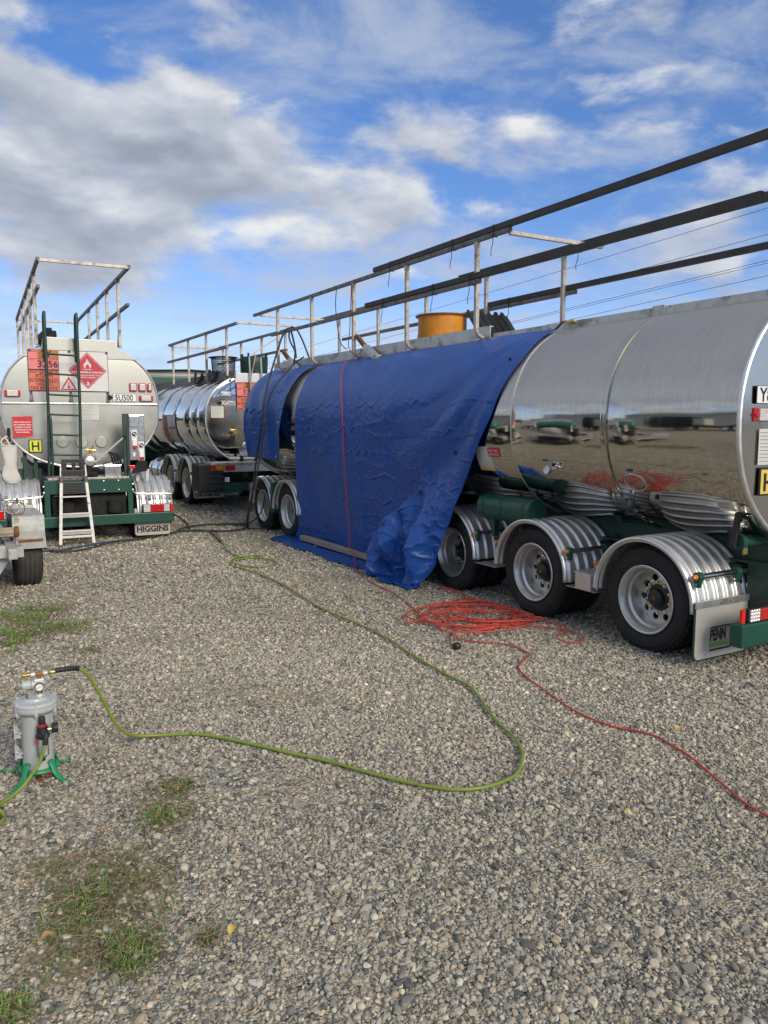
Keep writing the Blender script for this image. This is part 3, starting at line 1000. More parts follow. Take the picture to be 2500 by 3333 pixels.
def wheel(parent, x, y, z, Ro=0.40, rr=0.245, wd=0.23, side=-1, dual=True, alloy='wheel_alloy', hub='black_plastic', name='wheel', rot=0.0):
    """wheel with its outer face at x looking outwards (side -1 = towards -x)"""
    key = (Ro, rr, wd, dual, alloy)
    rotz = (rot, 0, 0) if side < 0 else (-rot, 0, PI)
    if key in WHEEL_CACHE:
        return copy_part(WHEEL_CACHE[key], parent, (x, y, z), rotz)
    t = MB()

    def casing(x0):
        w = wd
        h = Ro - rr
        half = [(rr - .004, .035), (rr + h * .10, .018), (rr + h * .16, .012), (rr + h * .18, .008), (rr + h * .22, .010), (rr + h * .30, .004), (rr + h * .55, .0), (rr + h * .66, .002), (rr + h * .68, -.001), (rr + h * .71, .003), (rr + h * .80, .008), (rr + h * .86, .014), (rr + h * .88, .013), (rr + h * .93, .024), (rr + h * .99, .040)]
        tread = []
        ng = 4
        x_ = .045
        tw = (w - .09) / (ng * 2 - 1 + 1)
        for g_ in range(ng):
            xa = x_ + g_ * (w - .09) / (ng - 1) if ng > 1 else x_
            if g_ in (0,):
                continue
        xs = np.linspace(.045, w - .045, 6)
        for i in range(5):
            a_, b_ = xs[i], xs[i + 1]
            tread += [(Ro, a_ + .005), (Ro, b_ - .005)]
            if i < 4:
                tread += [(Ro - .013, b_ - .004), (Ro - .013, b_ + .004)]
        prof = half + tread + [(r_, w - q) for r_, q in half[::-1]]
        t.lathe([(r_, x0 + q) for r_, q in prof], 56, 'x', closed=True)
    casing(0)
    if dual:
        casing(wd + .06)
    o = t.build(name, 'rubber', parent, smooth=True, angle=40)
    # tread blocks cut across the outer ribs
    tb = MB()
    for x0 in ((0, wd + .06) if dual else (0,)):
        for k in range(52):
            a = 2 * PI * k / 52
            for (xa, xb) in ((.030, .078), (wd - .078, wd - .030)):
                M = Matrix.Rotation(a, 4, 'X')
                tb.box(x0 + xa, x0 + xb, -.014, .014, Ro - .02, Ro + .004, M)
    q = tb.build('tread_blocks', 'rubber', o)
    q['kind'] = 'stuff'
    f = MB()
    k = rr / .245
    f.lathe([(rr + .012, .016), (rr + .016, .006), (rr + .010, .002), (rr - .003, .006), (rr - .010, .022), (rr - .020, .036), (rr - .024, .070), (rr - .038, .088), (rr - .040, .150), (rr - .043, .168), (rr - .046, .181)], 48, 'x')
    if dual:
        f.lathe([(rr - .02, wd + .09), (rr - .03, .2), (rr - .045, .19)], 32, 'x')
    # disc with round hand holes
    nh = 10
    r0, r1, rc, rh = .105 * k, rr - .046, .156 * k, .027 * k
    xd = .182
    for s_ in range(nh):
        ac = 2 * PI * s_ / nh
        da = PI / nh
        outer, inner = [], []
        m = 24
        for i in range(m):
            # boundary of the sector, walked round
            u = i / m * 4
            if u < 1:
                p = (r1, -da + 2 * da * u)
            elif u < 2:
                p = (r1 + (r0 - r1) * (u - 1), da)
            elif u < 3:
                p = (r0, da - 2 * da * (u - 2))
            else:
                p = (r0 + (r1 - r0) * (u - 3), -da)
            outer.append(Vector((xd - .012 * (p[0] < rc), p[0] * math.cos(ac + p[1]), p[0] * math.sin(ac + p[1]))))
            b_ = p[0] * math.cos(p[1]) - rc, p[0] * math.sin(p[1])
            an = math.atan2(b_[1], b_[0])
            yy, zz = rc + rh * math.cos(an), rh * math.sin(an)
            rr_, aa = math.hypot(yy, zz), math.atan2(zz, yy)
            inner.append(Vector((xd - .004, rr_ * math.cos(ac + aa), rr_ * math.sin(ac + aa))))
        back = [p + Vector((.018, 0, 0)) for p in inner]
        fs = []
        for i in range(m):
            j = (i + 1) % m
            fs += [(i, j, m + j, m + i), (m + i, m + j, 2 * m + j, 2 * m + i)]
        f.add(outer + inner + back, fs)
    f.build('rim', alloy, o, smooth=True, angle=30)
    bk = MB()
    bk.lathe([(.0, .23), (rr - .05, .23)], 24, 'x')
    bk.build('brake_drum', 'under_black', o)
    h = MB()
    h.lathe([(r0 + .004, xd - .006), (.098 * k, xd - .022), (.080 * k, xd - .026), (.070 * k, .150), (.064 * k, .112), (.054 * k, .104), (0.001, .100)], 24, 'x')
    h.build('hub', hub, o, smooth=True)
    n_ = MB()
    for s_ in range(10):
        a = 2 * PI * (s_ + .5) / 10
        y_, z_ = .116 * k * math.cos(a), .116 * k * math.sin(a)
        n_.cyl((xd, y_, z_), (xd - .045, y_, z_), .012 * k, 6)
        n_.cyl((xd - .01, y_, z_), (xd - .016, y_, z_), .019 * k, 10)
    n_.build('wheel_nuts', 'alloy', o)
    ind = MB()
    for s_ in range(5):
        a = 2 * PI * (s_ * 2 + 1) / 10
        b_ = 2 * PI * (s_ * 2 + 1.72) / 10
        ind.bar((xd - .032, .116 * k * math.cos(a - .2), .116 * k * math.sin(a - .2)), (xd - .032, .116 * k * math.cos(b_ - .2), .116 * k * math.sin(b_ - .2)), .012, .004, up=(1, 0, 0))
    ind.build('nut_pointers', 'yellow_h', o)
    cp = MB()
    cp.lathe([(.018 * k, .1015), (.014 * k, .096), (.001, .095)], 12, 'x')
    cp.build('hub_cap', 'rust', o)
    o.location = (x, y, z)
    o.rotation_euler = rotz
    WHEEL_CACHE[key] = o
    return o


def fender(parent, x0, x1, y, z, Rf, a0=-4, a1=184, drop=0.03, ribs=6, mat='alloy_rib', name='fender', lip=True):
    """ribbed half-round mudguard over a wheel; x0..x1 across, outer edge at x0"""
    n = 14 * ribs
    xs = [x0 + (x1 - x0) * i / n for i in range(n + 1)]
    P = []
    steps = 34
    path = []
    for k in range(steps + 1):
        a = R(a0 + (a1 - a0) * k / steps)
        path.append((math.cos(a), math.sin(a), 0))
    rows = []
    for ci, si, _ in path:
        row = []
        for i, x in enumerate(xs):
            u = (x - x0) / (x1 - x0) * ribs
            fr = u - math.floor(u)
            d = 0.020 * max(0.0, math.cos((fr - .5) * PI / 0.46)) ** 1.3 if abs(fr - .5) < .23 else 0.0
            if i < 3 and lip:
                d = -(0.022, .004, -.006)[i]
            row.append((x, y + (Rf + d) * ci, z + (Rf + d) * si))
        rows.append(row)
    if drop:
        rows.insert(0, [(p[0], p[1], p[2] - drop) for p in rows[0]])
        rows.append([(p[0], p[1], p[2] - drop) for p in rows[-1]])
    b = MB()
    b.grid(rows)
    o = b.build(name, mat, parent, smooth=True, solid=0.004, angle=50)
    # rolled outer lip
    e = MB()
    e.tube([(x0, r[0][1], r[0][2]) for r in [[(x0, y + (Rf + .002) * c_, z + (Rf + .002) * s_)] for c_, s_, _ in path]], 0.016, 8)
    e.build('rolled_edge', mat, o, smooth=True)
    return o


def arm_light(parent, y, z, x_out, x_in, lens='amber_lens'):
    """stainless stay across a mudguard with green clamps and an amber end lamp"""
    a = MB()
    a.cyl((x_out + .03, y, z), (x_in, y, z), .021, 14)
    o = a.build('guard_stay', 'stainless', parent, smooth=True)
    for x in (x_out + .055, x_in - .10):
        c = MB()
        c.cyl((x - .022, y, z), (x + .022, y, z), .034, 16)
        c.prism([(y - .030, z), (y + .030, z), (y + .012, z - .075), (y - .018, z - .075)], x - .018, x + .016, 'yz')
        c.build('clamp', 'green_paint', o, smooth=True, bevel=.003)
        bt = MB()
        bt.cyl((x - .026, y - .004, z - .052), (x - .016, y - .004, z - .052), .007, 8)
        bt.build('bolt', 'stainless', o)
    l_ = MB()
    l_.lathe([(.001, x_out - .006), (.012, x_out - .004), (.017, x_out + .004), (.019, x_out + .03), (.019, x_out + .04)], 16, 'x', (0, y, z))
    l_.build('side_lamp', lens, o, smooth=True)
    return o


def tank_shell(parent, a, b, n, cz, cx, ys, mat, bands=(), seam_r=.006, cap_mat=None, rim_mat='alloy', dome=.05, seam_mat='alloy'):
    """barrel of rolled panels between the seams ys, domed ends and rolled rims"""
    K = 96
    for i in range(len(ys) - 1):
        g = .0015
        y0, y1 = ys[i] + g, ys[i + 1] - g
        m = MB()
        rows = []
        for (y, gr) in ((y0, -.0015), (y0 + .006, 0), (y0 + (y1 - y0) * .33, 0.001), (y0 + (y1 - y0) * .66, 0.001), (y1 - .006, 0), (y1, -.0015)):
            rows.append([(lambda q: (q[0], y, q[1]))(sec(a, b, n, cz, 2 * PI * k / K, cx, gr)) for k in range(K + 1)])
        m.grid(rows)
        m.build('shell_panel', mat, parent, smooth=True, angle=60)
    core = MB()
    core.grid([[(lambda q: (q[0], y, q[1]))(sec(a, b, n, cz, 2 * PI * k / K, cx, -.006)) for k in range(K + 1)] for y in (ys[0], ys[-1])])
    core.build('inner_skin', 'alloy_dirty', parent, smooth=True)
    for y in ys[1:-1]:
        wide = y in bands
        m = MB()
        if wide:
            rows = [[(lambda q: (q[0], y + dy, q[1]))(sec(a, b, n, cz, 2 * PI * k / K, cx, gr)) for k in range(K + 1)] for dy, gr in ((-.030, .001), (-.028, .010), (-.012, .013), (.0, .009), (.012, .013), (.028, .010), (.030, .001))]
            m.grid(rows)
            m.build('tank_band', mat, parent, smooth=True, angle=50)
        else:
            m.tube([(lambda q: (q[0], y, q[1]))(sec(a, b, n, cz, 2 * PI * k / K, cx, -.001)) for k in range(K)], seam_r, 6, closed=True)
            m.build('seam', seam_mat, parent, smooth=True)
    for y, s_, nm in ((ys[0], -1, 'rear_head'), (ys[-1], 1, 'front_head')):
        m = MB()
        rows = []
        for f_ in (1.0, .985, .95, .85, .7, .5, .25, .001):
            rows.append([(lambda q: (cx + (q[0] - cx) * f_, y + s_ * dome * (1 - f_ ** 2) ** .8, cz + (q[1] - cz) * f_))(sec(a, b, n, cz, 2 * PI * k / K, cx, -.004)) for k in range(K + 1)])
        m.grid(rows)
        m.build(nm, cap_mat or mat, parent, smooth=True, angle=60)
        m = MB()
        m.tube([(lambda q: (q[0], y, q[1]))(sec(a, b, n, cz, 2 * PI * k / K, cx, .0)) for k in range(K)], .017, 8, closed=True)
        m.build('tank_rim', rim_mat, parent, smooth=True)


def lens_lamp(parent, x0, x1, y, z0, z1, mat='clear_lens', ends='red_reflector', base='red_lens', cells=0):
    """marker lamp on a face that looks towards -y"""
    b = MB()
    b.prism(rrect(x0, x1, z0, z1, .008), y, y - .012)
    o = b.build('lamp', base, parent, bevel=.002)
    w = (x1 - x0) * .16
    l_ = MB()
    l_.prism(rrect(x0 + w, x1 - w, z0 + .006, z1 - .006, .006), y - .010, y - .030)
    l_.build('lens', mat, o, bevel=.004)
    for xa in (x0 + w * .45, x1 - w * .45):
        e = MB()
        e.cyl((xa, y - .01, (z0 + z1) / 2), (xa, y - .026, (z0 + z1) / 2), w * .32, 10)
        e.build('screw_cap', 'black_plastic' if ends == 'dark' else ends, o)
    return o


def led_cluster(parent, x0, x1, y, z0, z1, flip=False):
    """combination tail lamp: clear LED blocks, red field, red end"""
    b = MB()
    b.prism(rrect(x0, x1, z0, z1, .01), y, y - .03)
    o = b.build('tail_lamp', 'black_plastic', parent, bevel=.003)
    W = x1 - x0
    for (fa, fb, m_) in ((.02, .25, 'clear_lens'), (.25, .68, 'red_lens'), (.68, .88, 'clear_lens'), (.89, .99, 'red_reflector')):
        xa, xb = (x0 + W * fa, x0 + W * fb) if not flip else (x1 - W * fb, x1 - W * fa)
        l_ = MB()
        l_.box(xa + .002, xb - .002, y - .042, y - .028, z0 + .006, z1 - .006)
        l = l_.build('lens', m_, o, bevel=.004)
        if m_ == 'clear_lens':
            d = MB()
            for i in range(4):
                for j in range(4):
                    cx = xa + (xb - xa) * (i + .5) / 4
                    cz = z0 + (z1 - z0) * (j + .5) / 4
                    d.lathe([(.009, 0), (.005, -.004), (.001, -.005)], 8, 'y', (cx, y - .042, cz))
            d.build('diodes', 'alloy', o, smooth=True)
    return o


def mud_flap(parent, x0, x1, y, z0, z1, edge='green_dark', mat='flap_alloy', r=.05):
    b = MB()
    b.prism(rrect(x0, x1, z0, z1, r, 6, (1, 1, 0, 0)), y, y + .008)
    o = b.build('mud_flap', edge, parent)
    f = MB()
    f.prism(rrect(x0 + .012, x1 - .012, z0 + .012, z1 - .002, r - .01, 6, (1, 1, 0, 0)), y - .003, y - .0005)
    f.build('flap_sheet', mat, o)
    return o


def plate(parent, x0, x1, y, z0, z1, body, size, tx, width=None, tilt=0):
    b = MB()
    b.prism(rrect(x0, x1, z0, z1, .010), y, y - .004)
    o = b.build('number_plate', 'print_black', parent)
    f = MB()
    f.prism(rrect(x0 + .004, x1 - .004, z0 + .004, z1 - .004, .008), y - .0035, y - .006)
    f.build('plate_face', 'white_plate', o)
    text('plate_lettering', body, size, 'print_black', o, rear_plane(tx, y - .0075, z0 + (z1 - z0) * .5 - size * .345), width, bold=.0022)
    return o


def sheet_lines(parent, x0, x1, y, z0, z1, rows, mat='print_grey'):
    """rows of fine print, too small to read"""
    b = MB()
    for i in range(rows):
        z = z1 - (z1 - z0) * (i + 1) / (rows + 1)
        x = x0 + .012
        rnd = random.Random(i * 7 + rows)
        end = x0 + (x1 - x0) * rnd.uniform(.55, .93)
        while x < end:
            w = rnd.uniform(.008, .024)
            b.box(x, min(x + w, end), y - .0012, y - .0002, z - .0025, z + .0025)
            x += w + .005
    return b.build('small_print', mat, parent)


def notice(parent, x0, x1, y, z0, z1, mat, rows=0, name='notice', pm='print_grey'):
    b = MB()
    b.box(x0, x1, y - .003, y, z0, z1)
    o = b.build(name, mat, parent)
    if rows:
        sheet_lines(o, x0, x1, y - .003, z0, z1, rows, pm)
    return o


FLAME = [(-.30, .02), (-.42, .10), (-.47, .24), (-.42, .40), (-.36, .33), (-.34, .46), (-.25, .60), (-.22, .48), (-.14, .62), (-.10, .82), (-.02, 1.0),
         (.0, .84), (.07, .72), (.05, .58), (.14, .66), (.20, .76), (.22, .60), (.20, .48), (.30, .54), (.33, .42), (.40, .36), (.40, .46), (.47, .30), (.44, .14), (.32, .02),
         (.20, -.02), (.27, .10), (.25, .22), (.18, .16), (.16, .30), (.08, .42), (.06, .30), (.0, .44), (-.06, .30), (-.10, .36), (-.15, .22), (-.22, .28), (-.24, .12), (-.17, -.02)]


def hazard_board(parent, x0, x1, y, z0, z1, mapf=None):
    """orange and pink emergency panel beside a red diamond; mapf bends it onto a surface"""
    mapf = mapf or (lambda u, d, w: (u, y - d, w))
    W, H_ = x1 - x0, z1 - z0
    root = None

    def strip(nm, ua, ub, va, vb, d, mat, par, nseg=1, poly=None):
        b = MB()
        if poly is None:
            mm = 10
            rows = [[mapf(x0 + W * (ua + (ub - ua) * i / mm), d + .0015 * math.sin(7 * (ua + (ub - ua) * i / mm) + 5 * (va + (vb - va) * j / mm)), z0 + H_ * (va + (vb - va) * j / mm)) for i in range(mm + 1)] for j in range(mm + 1)]
            b.grid(rows)
            return b.build(nm, mat, par, smooth=True)
        n = len(poly)
        b.add([mapf(x0 + W * u, d, z0 + H_ * v) for u, v in poly], [tuple(range(n))])
        me = b.build(nm, mat, par)
        return me
    root = strip('hazard_board', 0, 1, 0, 1, .006, 'white_vinyl', parent)
    fr = MB()
    fr.tube([mapf(x0 + W * u, .006, z0 + H_ * v) for u, v in ((0, 0), (.25, 0), (.5, 0), (.75, 0), (1, 0), (1, .33), (1, .66), (1, 1), (.75, 1), (.5, 1), (.25, 1), (0, 1), (0, .66), (0, .33))], .004, 5, closed=True)
    fr.build('board_edge', 'print_black', root)
    f = .375
    strip('pink_panel', .004, f, .50, .995, .010, 'pink_sign', root)
    strip('orange_panel', .004, f, .005, .50, .010, 'orange_sign', root)
    strip('code_panel', .125, f, .79, .985, .013, 'amber_sign', root)
    for nm, va, vb in (('rule', .772, .78), ('rule', .50, .525), ('rule', .292, .30)):
        strip(nm, .004, f, va, vb, .013, 'print_maroon' if va != .5 else 'print_black', root)
    strip('rule', f - .006, f, .005, .995, .0135, 'print_maroon', root)
    # red diamond
    cu, cv, ru = .735, .52, .245
    rv = ru * W / H_
    k = .98 * .5 / rv if rv > .5 else 1.0
    ru, rv = ru * k, rv * k
    strip('diamond', 0, 0, 0, 0, .010, 'red_sign', root, poly=[(cu - ru, cv), (cu, cv - rv), (cu + ru, cv), (cu, cv + rv)])
    a, b_ = .93, .905
    ring = []
    dm = MB()
    for s_ in (a, b_):
        ring.append([mapf(x0 + W * (cu + ru * s_ * p), .012, z0 + H_ * (cv + rv * s_ * q)) for p, q in ((-1, 0), (0, -1), (1, 0), (0, 1))])
    dm.add(ring[0] + ring[1], [(i, (i + 1) % 4, 4 + (i + 1) % 4, 4 + i) for i in range(4)])
    dm.build('diamond_line', 'white_vinyl', root)
    fl = MB()
    n = len(FLAME)
    fl.add([mapf(x0 + W * (cu + .44 * ru * u * 1.0), .0125, z0 + H_ * (cv + rv * (.13 + .56 * v))) for u, v in FLAME], [tuple(range(n))])
    fl.build('flame', 'white_vinyl', root)
    strip('flame_bar', cu - ru * .25, cu + ru * .25, cv + rv * .045, cv + rv * .075, .0125, 'white_vinyl', root)
    # warning triangle with a thermometer
    tu, tv0, tv1, th = .49, .025, .36, .105
    tr = MB()
    out = [(tu - th, tv0), (tu + th, tv0), (tu, tv1)]
    inn = [(tu - th * .74, tv0 + .03), (tu + th * .74, tv0 + .03), (tu, tv1 - .07)]
    tr.add([mapf(x0 + W * u, .0115, z0 + H_ * v) for u, v in out + inn], [(i, (i + 1) % 3, 3 + (i + 1) % 3, 3 + i) for i in range(3)])
    tr.build('triangle', 'red_sign', root)
    strip('thermometer', tu - .005, tu + .005, tv0 + .075, tv0 + .20, .0115, 'red_sign', root)
    bl = MB()
    bl.add([mapf(x0 + W * (tu + .017 * math.cos(a_)), .0118, z0 + H_ * (tv0 + .075 + .017 * W / H_ * math.sin(a_))) for a_ in np.linspace(0, 2 * PI, 13)[:-1]], [tuple(range(12))])
    bl.build('thermometer_bulb', 'red_sign', root)

    def put(body, size, mat, u, v, width=None, align='LEFT', bold=0.0, line=1.0, d=.016):
        o = text('lettering', body, size, mat, root, Matrix(), width, bold=bold, align=align, line=line)
        for vx in o.data.vertices:
            vx.co = mapf(x0 + W * u + vx.co.x, d, z0 + H_ * v + vx.co.y)
        return o
    put('2Y', .125 * H_ / .57, 'print_black', .165, .83, .13 * W, bold=.004)
    put('3256', .135 * H_ / .57, 'print_black', .115, .575, .25 * W, bold=.0)
    put('HOT CUTBACK', .07, 'print_black', .015, .425, .345 * W)
    put('BITUMEN', .06, 'print_black', .085, .335, .21 * W)
    put('IN EMERGENCY', .062, 'print_black', .010, .205, .355 * W)
    put('DIAL 111', .060, 'print_black', .095, .118, .19 * W)
    put('FIRE BRIGADE', .062, 'print_black', .02, .025, .33 * W)
    put('UN No.', .018, 'print_maroon', .02, .735, .05 * W)
    put('HAZCHEM', .022, 'print_maroon', .015, .945, .09 * W)
    put('FLAMMABLE LIQUID', .036, 'white_vinyl', cu - ru * .80, cv - .065, ru * 1.6 * W, bold=.0012)
    put('NO SMOKING OR NAKED LIGHTS', .024, 'white_vinyl', cu - ru * .66, cv - .135, ru * 1.32 * W, bold=.0008)
    put('WITHIN 6 METRES', .024, 'white_vinyl', cu - ru * .40, cv - .19, ru * .8 * W, bold=.0008)
    put('3', .062, 'white_vinyl', cu - .020, cv - rv * .80, .038 * W, bold=.003)
    return root


def bent_post(parent, x, y, z0, z1, inward, mat='galv_post', w=.042):
    """square handrail post with a curved foot running to a boss on the channel"""
    b = MB()
    b.bar((x, y, z0 + .10), (x, y, z1), w, w, up=(0, 1, 0))
    o = b.build('post', mat, parent, bevel=.004)
    c = MB()
    pts = [(x, y, z0 + .12)] + [(x + inward * .085 * (1 - math.cos(a)), y, z0 + .10 - .085 * math.sin(a)) for a in np.linspace(0, PI / 2, 7)] + [(x + inward * .14, y, z0 + .015)]
    c.tube(pts, w * .52, 10)
    c.build('post_foot', mat, o, smooth=True)
    d = MB()
    d.cyl((x + inward * .10, y, z0 + .015), (x + inward * .155, y, z0 + .015), w * .75, 12)
    d.build('boss', 'alloy_dirty', o, smooth=True)
    e = MB()
    e.box(x - .022, x + .022, y - .026, y + .026, z1 - .05, z1 + .012)
    e.build('post_bracket', mat, o)
    return o


def rail(parent, a, b, w=.045, h=.045, mat='rail_steel', name='handrail', end=True):
    m = MB()
    m.bar(a, b, w, h)
    return m.build(name, mat, parent, bevel=.005)

# ------------------------------------------------------------------ right-hand tank trailer (near)
AO = (5.544, 3.18)
AA, AB, AN, ACZ = 1.10, 0.92, 2.2, 1.72


def a_side(z, grow=0.0):
    """x of the near side of the tank at height z, and the lean of its skin"""
    s_ = max(-1, min(1, (z - ACZ) / (AB + grow)))
    x = -(AA + grow) * (1 - abs(s_) ** AN) ** (1 / AN)
    dz = .01
    s2 = max(-1, min(1, (z + dz - ACZ) / (AB + grow)))
    x2 = -(AA + grow) * (1 - abs(s2) ** AN) ** (1 / AN)
    return x, math.atan2(x2 - x, dz)


def tanker_a():
    t = thing('tank_trailer', 'long shiny silver tank trailer on the right, half covered by a blue tarpaulin', 'tank trailer', (AO[0], AO[1], 0))
    tank_shell(t, AA, AB, AN, ACZ, 0, [0, 1.16, 2.27, 4.55, 6.85, 9.12], 'tank_brushed', bands=(1.16,), cap_mat='tank_head', dome=.02)
    # top walkway: coaming, deck and side channels
    m = MB()
    m.box(-.50, .50, .02, 9.05, 2.52, 2.585)
    m.build('walkway_deck', 'alloy_dirty', t)
    for s_ in (-1, 1):
        m = MB()
        m.box(s_ * .50 - .012, s_ * .50 + .012, .01, 3.30, 2.50, 2.622)
        m.build('coaming_strip', 'alloy_dirty', t, bevel=.004)
        m = MB()
        m.bar((s_ * .535, 0.02, 2.50), (s_ * .535, 3.3, 2.50), .06, .012)
        m.build('coaming_flange', 'alloy_dirty', t, bevel=.003)
        j = MB()
        j.box(s_ * .50 - .02, s_ * .50 + .02, 1.12, 1.24, 2.52, 2.632)
        j.build('joint_cover', 'alloy_dirty', t, bevel=.003)
        m = MB()
        m.prism([(s_ * .545, 2.535), (s_ * .545, 2.70), (s_ * .50, 2.70), (s_ * .50, 2.69), (s_ * .533, 2.69), (s_ * .533, 2.547), (s_ * .45, 2.547), (s_ * .45, 2.535)], 3.31, 9.15)
        m.build('side_channel', 'alloy_dirty', t)
        m = MB()
        m.box(s_ * .56 - .03, s_ * .56 + .03, 3.29, 9.14, 2.505, 2.530)
        m.build('channel_flange', 'alloy_dirty', t, bevel=.003)
    # handrails: near side (-x) and far side (+x)
    XN, XF = -.644, .576
    for y in (8.72, 7.42, 6.11, 4.77, 3.41):
        bent_post(t, XN, y, 2.575, 3.535, 1)
    for y in (8.95, 7.60, 6.23, 4.85, 3.46):
        bent_post(t, XF, y, 2.60, 3.535, -1)
    rail(t, (XN, 2.88, 3.555), (XN, 9.78, 3.555))
    rail(t, (XN - .04, 3.30, 3.135), (XN - .04, 8.90, 3.135))
    rail(t, (XF, 2.88, 3.555), (XF, 9.78, 3.555))
    rail(t, (XF + .04, 3.30, 3.135), (XF + .04, 8.90, 3.135))
    for y in (2.90, 9.50):
        rail(t, (XN, y, 3.525), (XF, y, 3.525), .038, .038, 'galv_post', 'cross_rail')
    # air ram that folds the rails down
    for y in (5.95, 8.45):
        m = MB()
        m.bar((XN + .02, y + .12, 2.86), (XN + .06, y - .06, 2.70), .05, .05)
        r_ = m.build('rail_ram', 'rust', t)
        m = MB()
        m.bar((XN + .06, y - .06, 2.70), (XN + .02, y - .42, 2.545), .085, .07)
        m.build('ram_barrel', 'alloy_dirty', r_, bevel=.006)
        m = MB()
        m.bar((XN + .018, y - .44, 2.536), (XN + .016, y - .50, 2.515), .10, .085)
        m.build('ram_end', 'galv_post', r_, bevel=.006)
    # corrugated hatch lid, propped open
    m = MB()
    rows = []
    for i in range(31):
        u = i / 30
        d = .018 * math.sin(u * 30 * .85)
        rows.append([(.20, 3.80 + .52 * u + .30 * v_, 2.78 + .34 * (1 - v_) + d) for v_ in (0, .5, 1)])
    P = []
    for i in range(33):
        u = i / 32
        d = .020 * (1 if math.sin(u * 6 * 2 * PI) > 0 else -1)
        P.append([(.10 + .62 * u, 4.62 - .34 * v_ * 1.0 + d * .2, 3.05 - .38 * v_ + d) for v_ in (0, .33, .66, 1)])
    m.grid(P)
    m.build('hatch_lid', 'rubber', t, solid=.012)
    m = MB()
    m.box(.08, .74, 4.30, 4.62, 2.59, 2.70)
    m.build('hatch_coaming', 'under_black', t, bevel=.02)
    m = MB()
    m.lathe([(.26, 0), (.26, .03), (.22, .05), (.001, .06)], 24, 'y', (.40, 5.75, 2.82))
    m.build('manhole_lid', 'under_black', t, smooth=True)
    # rear head fittings
    yf = -.019
    plate(t, -.970, -.61, yf, 1.83, 1.945, 'Y8145', .125, -.945, .31)
    lens_lamp(t, -.975, -.74, yf + .015, 1.715, 1.805)
    notice(t, -.92, -.66, yf, 1.435, 1.668, 'paper', 9)
    h = MB()
    h.box(-.895, -.70, yf - .004, yf + .004, 1.232, 1.415)
    h_ = h.build('hot_sign', 'print_black', t)
    h = MB()
    h.box(-.883, -.712, yf - .0065, yf - .003, 1.244, 1.403)
    h.build('sign_face', 'yellow_h', h_)
    text('lettering', 'H', .165, 'print_black', h_, rear_plane(-.855, yf - .0085, 1.264), .115, bold=.003)
    # stickers and gauge on the near side
    def sticker(nm, y0, y1, z0, z1, mat, off=.003):
        zc = (z0 + z1) / 2
        b = MB()
        rows = []
        for k in range(4):
            z = z0 + (z1 - z0) * k / 3
            x, _ = a_side(z, off)
            rows.append([(x, y0, z), (x, y1, z)])
        b.grid(rows)
        return b.build(nm, mat, t), a_side(zc, off + .003)
    s_, (x, ln) = sticker('first_aid_sticker', 2.46, 2.64, 1.395, 1.483, 'red_plate', .003)
    text('lettering', 'FIRST AID\nUSE ONLY', .034, 'white_plate', s_, left_plane(x, 2.625, 1.444, -ln), .15, line=1.05)
    s_, (x, ln) = sticker('instruction_sign', 2.60, 2.83, 1.262, 1.49, 'paper')
    s2, _ = sticker('sign_foot', 2.60, 2.83, 1.262, 1.292, 'yellow_h', .005)
    s_, (x, ln) = sticker('drain_sticker', .150, .275, 1.112, 1.194, 'paper')
    text('lettering', 'GRAVITY\nDRAIN', .030, 'print_black', s_, left_plane(x, .262, 1.152, -ln), .10, line=1.0)
    s_, _ = sticker('label_tag', 1.83, 1.90, 1.385, 1.40, 'blue_tag')
    s_, _ = sticker('label_tag', .92, .98, 1.345, 1.362, 'blue_tag')
    x, ln = a_side(1.315)
    g = MB()
    g.cyl((x + .01, 1.76, 1.33), (x - .05, 1.79, 1.322), .016, 10)
    g_ = g.build('gauge_stem', 'stainless', t, smooth=True)
    g = MB()
    g.lathe([(.001, .016), (.036, .016), (.040, .010), (.040, -.012), (.036, -.016), (.033, -.012), (.001, -.012)], 24, 'x', (x - .06, 1.807, 1.315))
    gd = g.build('gauge_case', 'stainless', g_, smooth=True)
    g = MB()
    g.lathe([(.033, 0), (.001, -.0005)], 24, 'x', (x - .0735, 1.807, 1.315))
    g.build('gauge_dial', 'white_plate', g_)
    g = MB()
    for k in range(9):
        a = R(-40 + 260 * k / 8)
        g.bar((x - .0755, 1.807 - .024 * math.cos(a), 1.315 + .024 * math.sin(a)), (x - .0755, 1.807 - .030 * math.cos(a), 1.315 + .030 * math.sin(a)), .002, .001)
    g.bar((x - .0758, 1.807, 1.315), (x - .0758, 1.823, 1.333), .0024, .001)
    g.build('gauge_marks', 'print_black', g_)
    g = MB()
    g.tube(smooth_path([(x + .01, 1.72, 1.34), (x - .045, 1.72, 1.355), (x - .05, 1.69, 1.35), (x + .005, 1.67, 1.33)], 4), .011, 8)
    g.build('gauge_guard', 'stainless', g_, smooth=True)
    m = MB()
    xq = [a_side(z, .006)[0] for z in (1.31, 1.20)]
    m.tube(smooth_path([(a_side(1.325, .004)[0], .93, 1.325), (a_side(1.30, .004)[0], .85, 1.30), (a_side(1.24, .004)[0], .83, 1.24), (a_side(1.20, .004)[0], .90, 1.20), (a_side(1.20, .004)[0], .99, 1.20), (a_side(1.26, .004)[0], 1.03, 1.26), (a_side(1.31, .004)[0], 1.0, 1.31)], 4, True), .004, 6, closed=True)
    m.build('inspection_cover', 'alloy', t, smooth=True)
    # chassis
    for s_ in (-1, 1):
        m = MB()
        m.prism([(s_ * .38, .70), (s_ * .50, .70), (s_ * .50, .72), (s_ * .45, .72), (s_ * .45, .88), (s_ * .50, .88), (s_ * .50, .90), (s_ * .38, .90)], .05, 9.0)
        m.build('chassis_rail', 'green_dark', t)
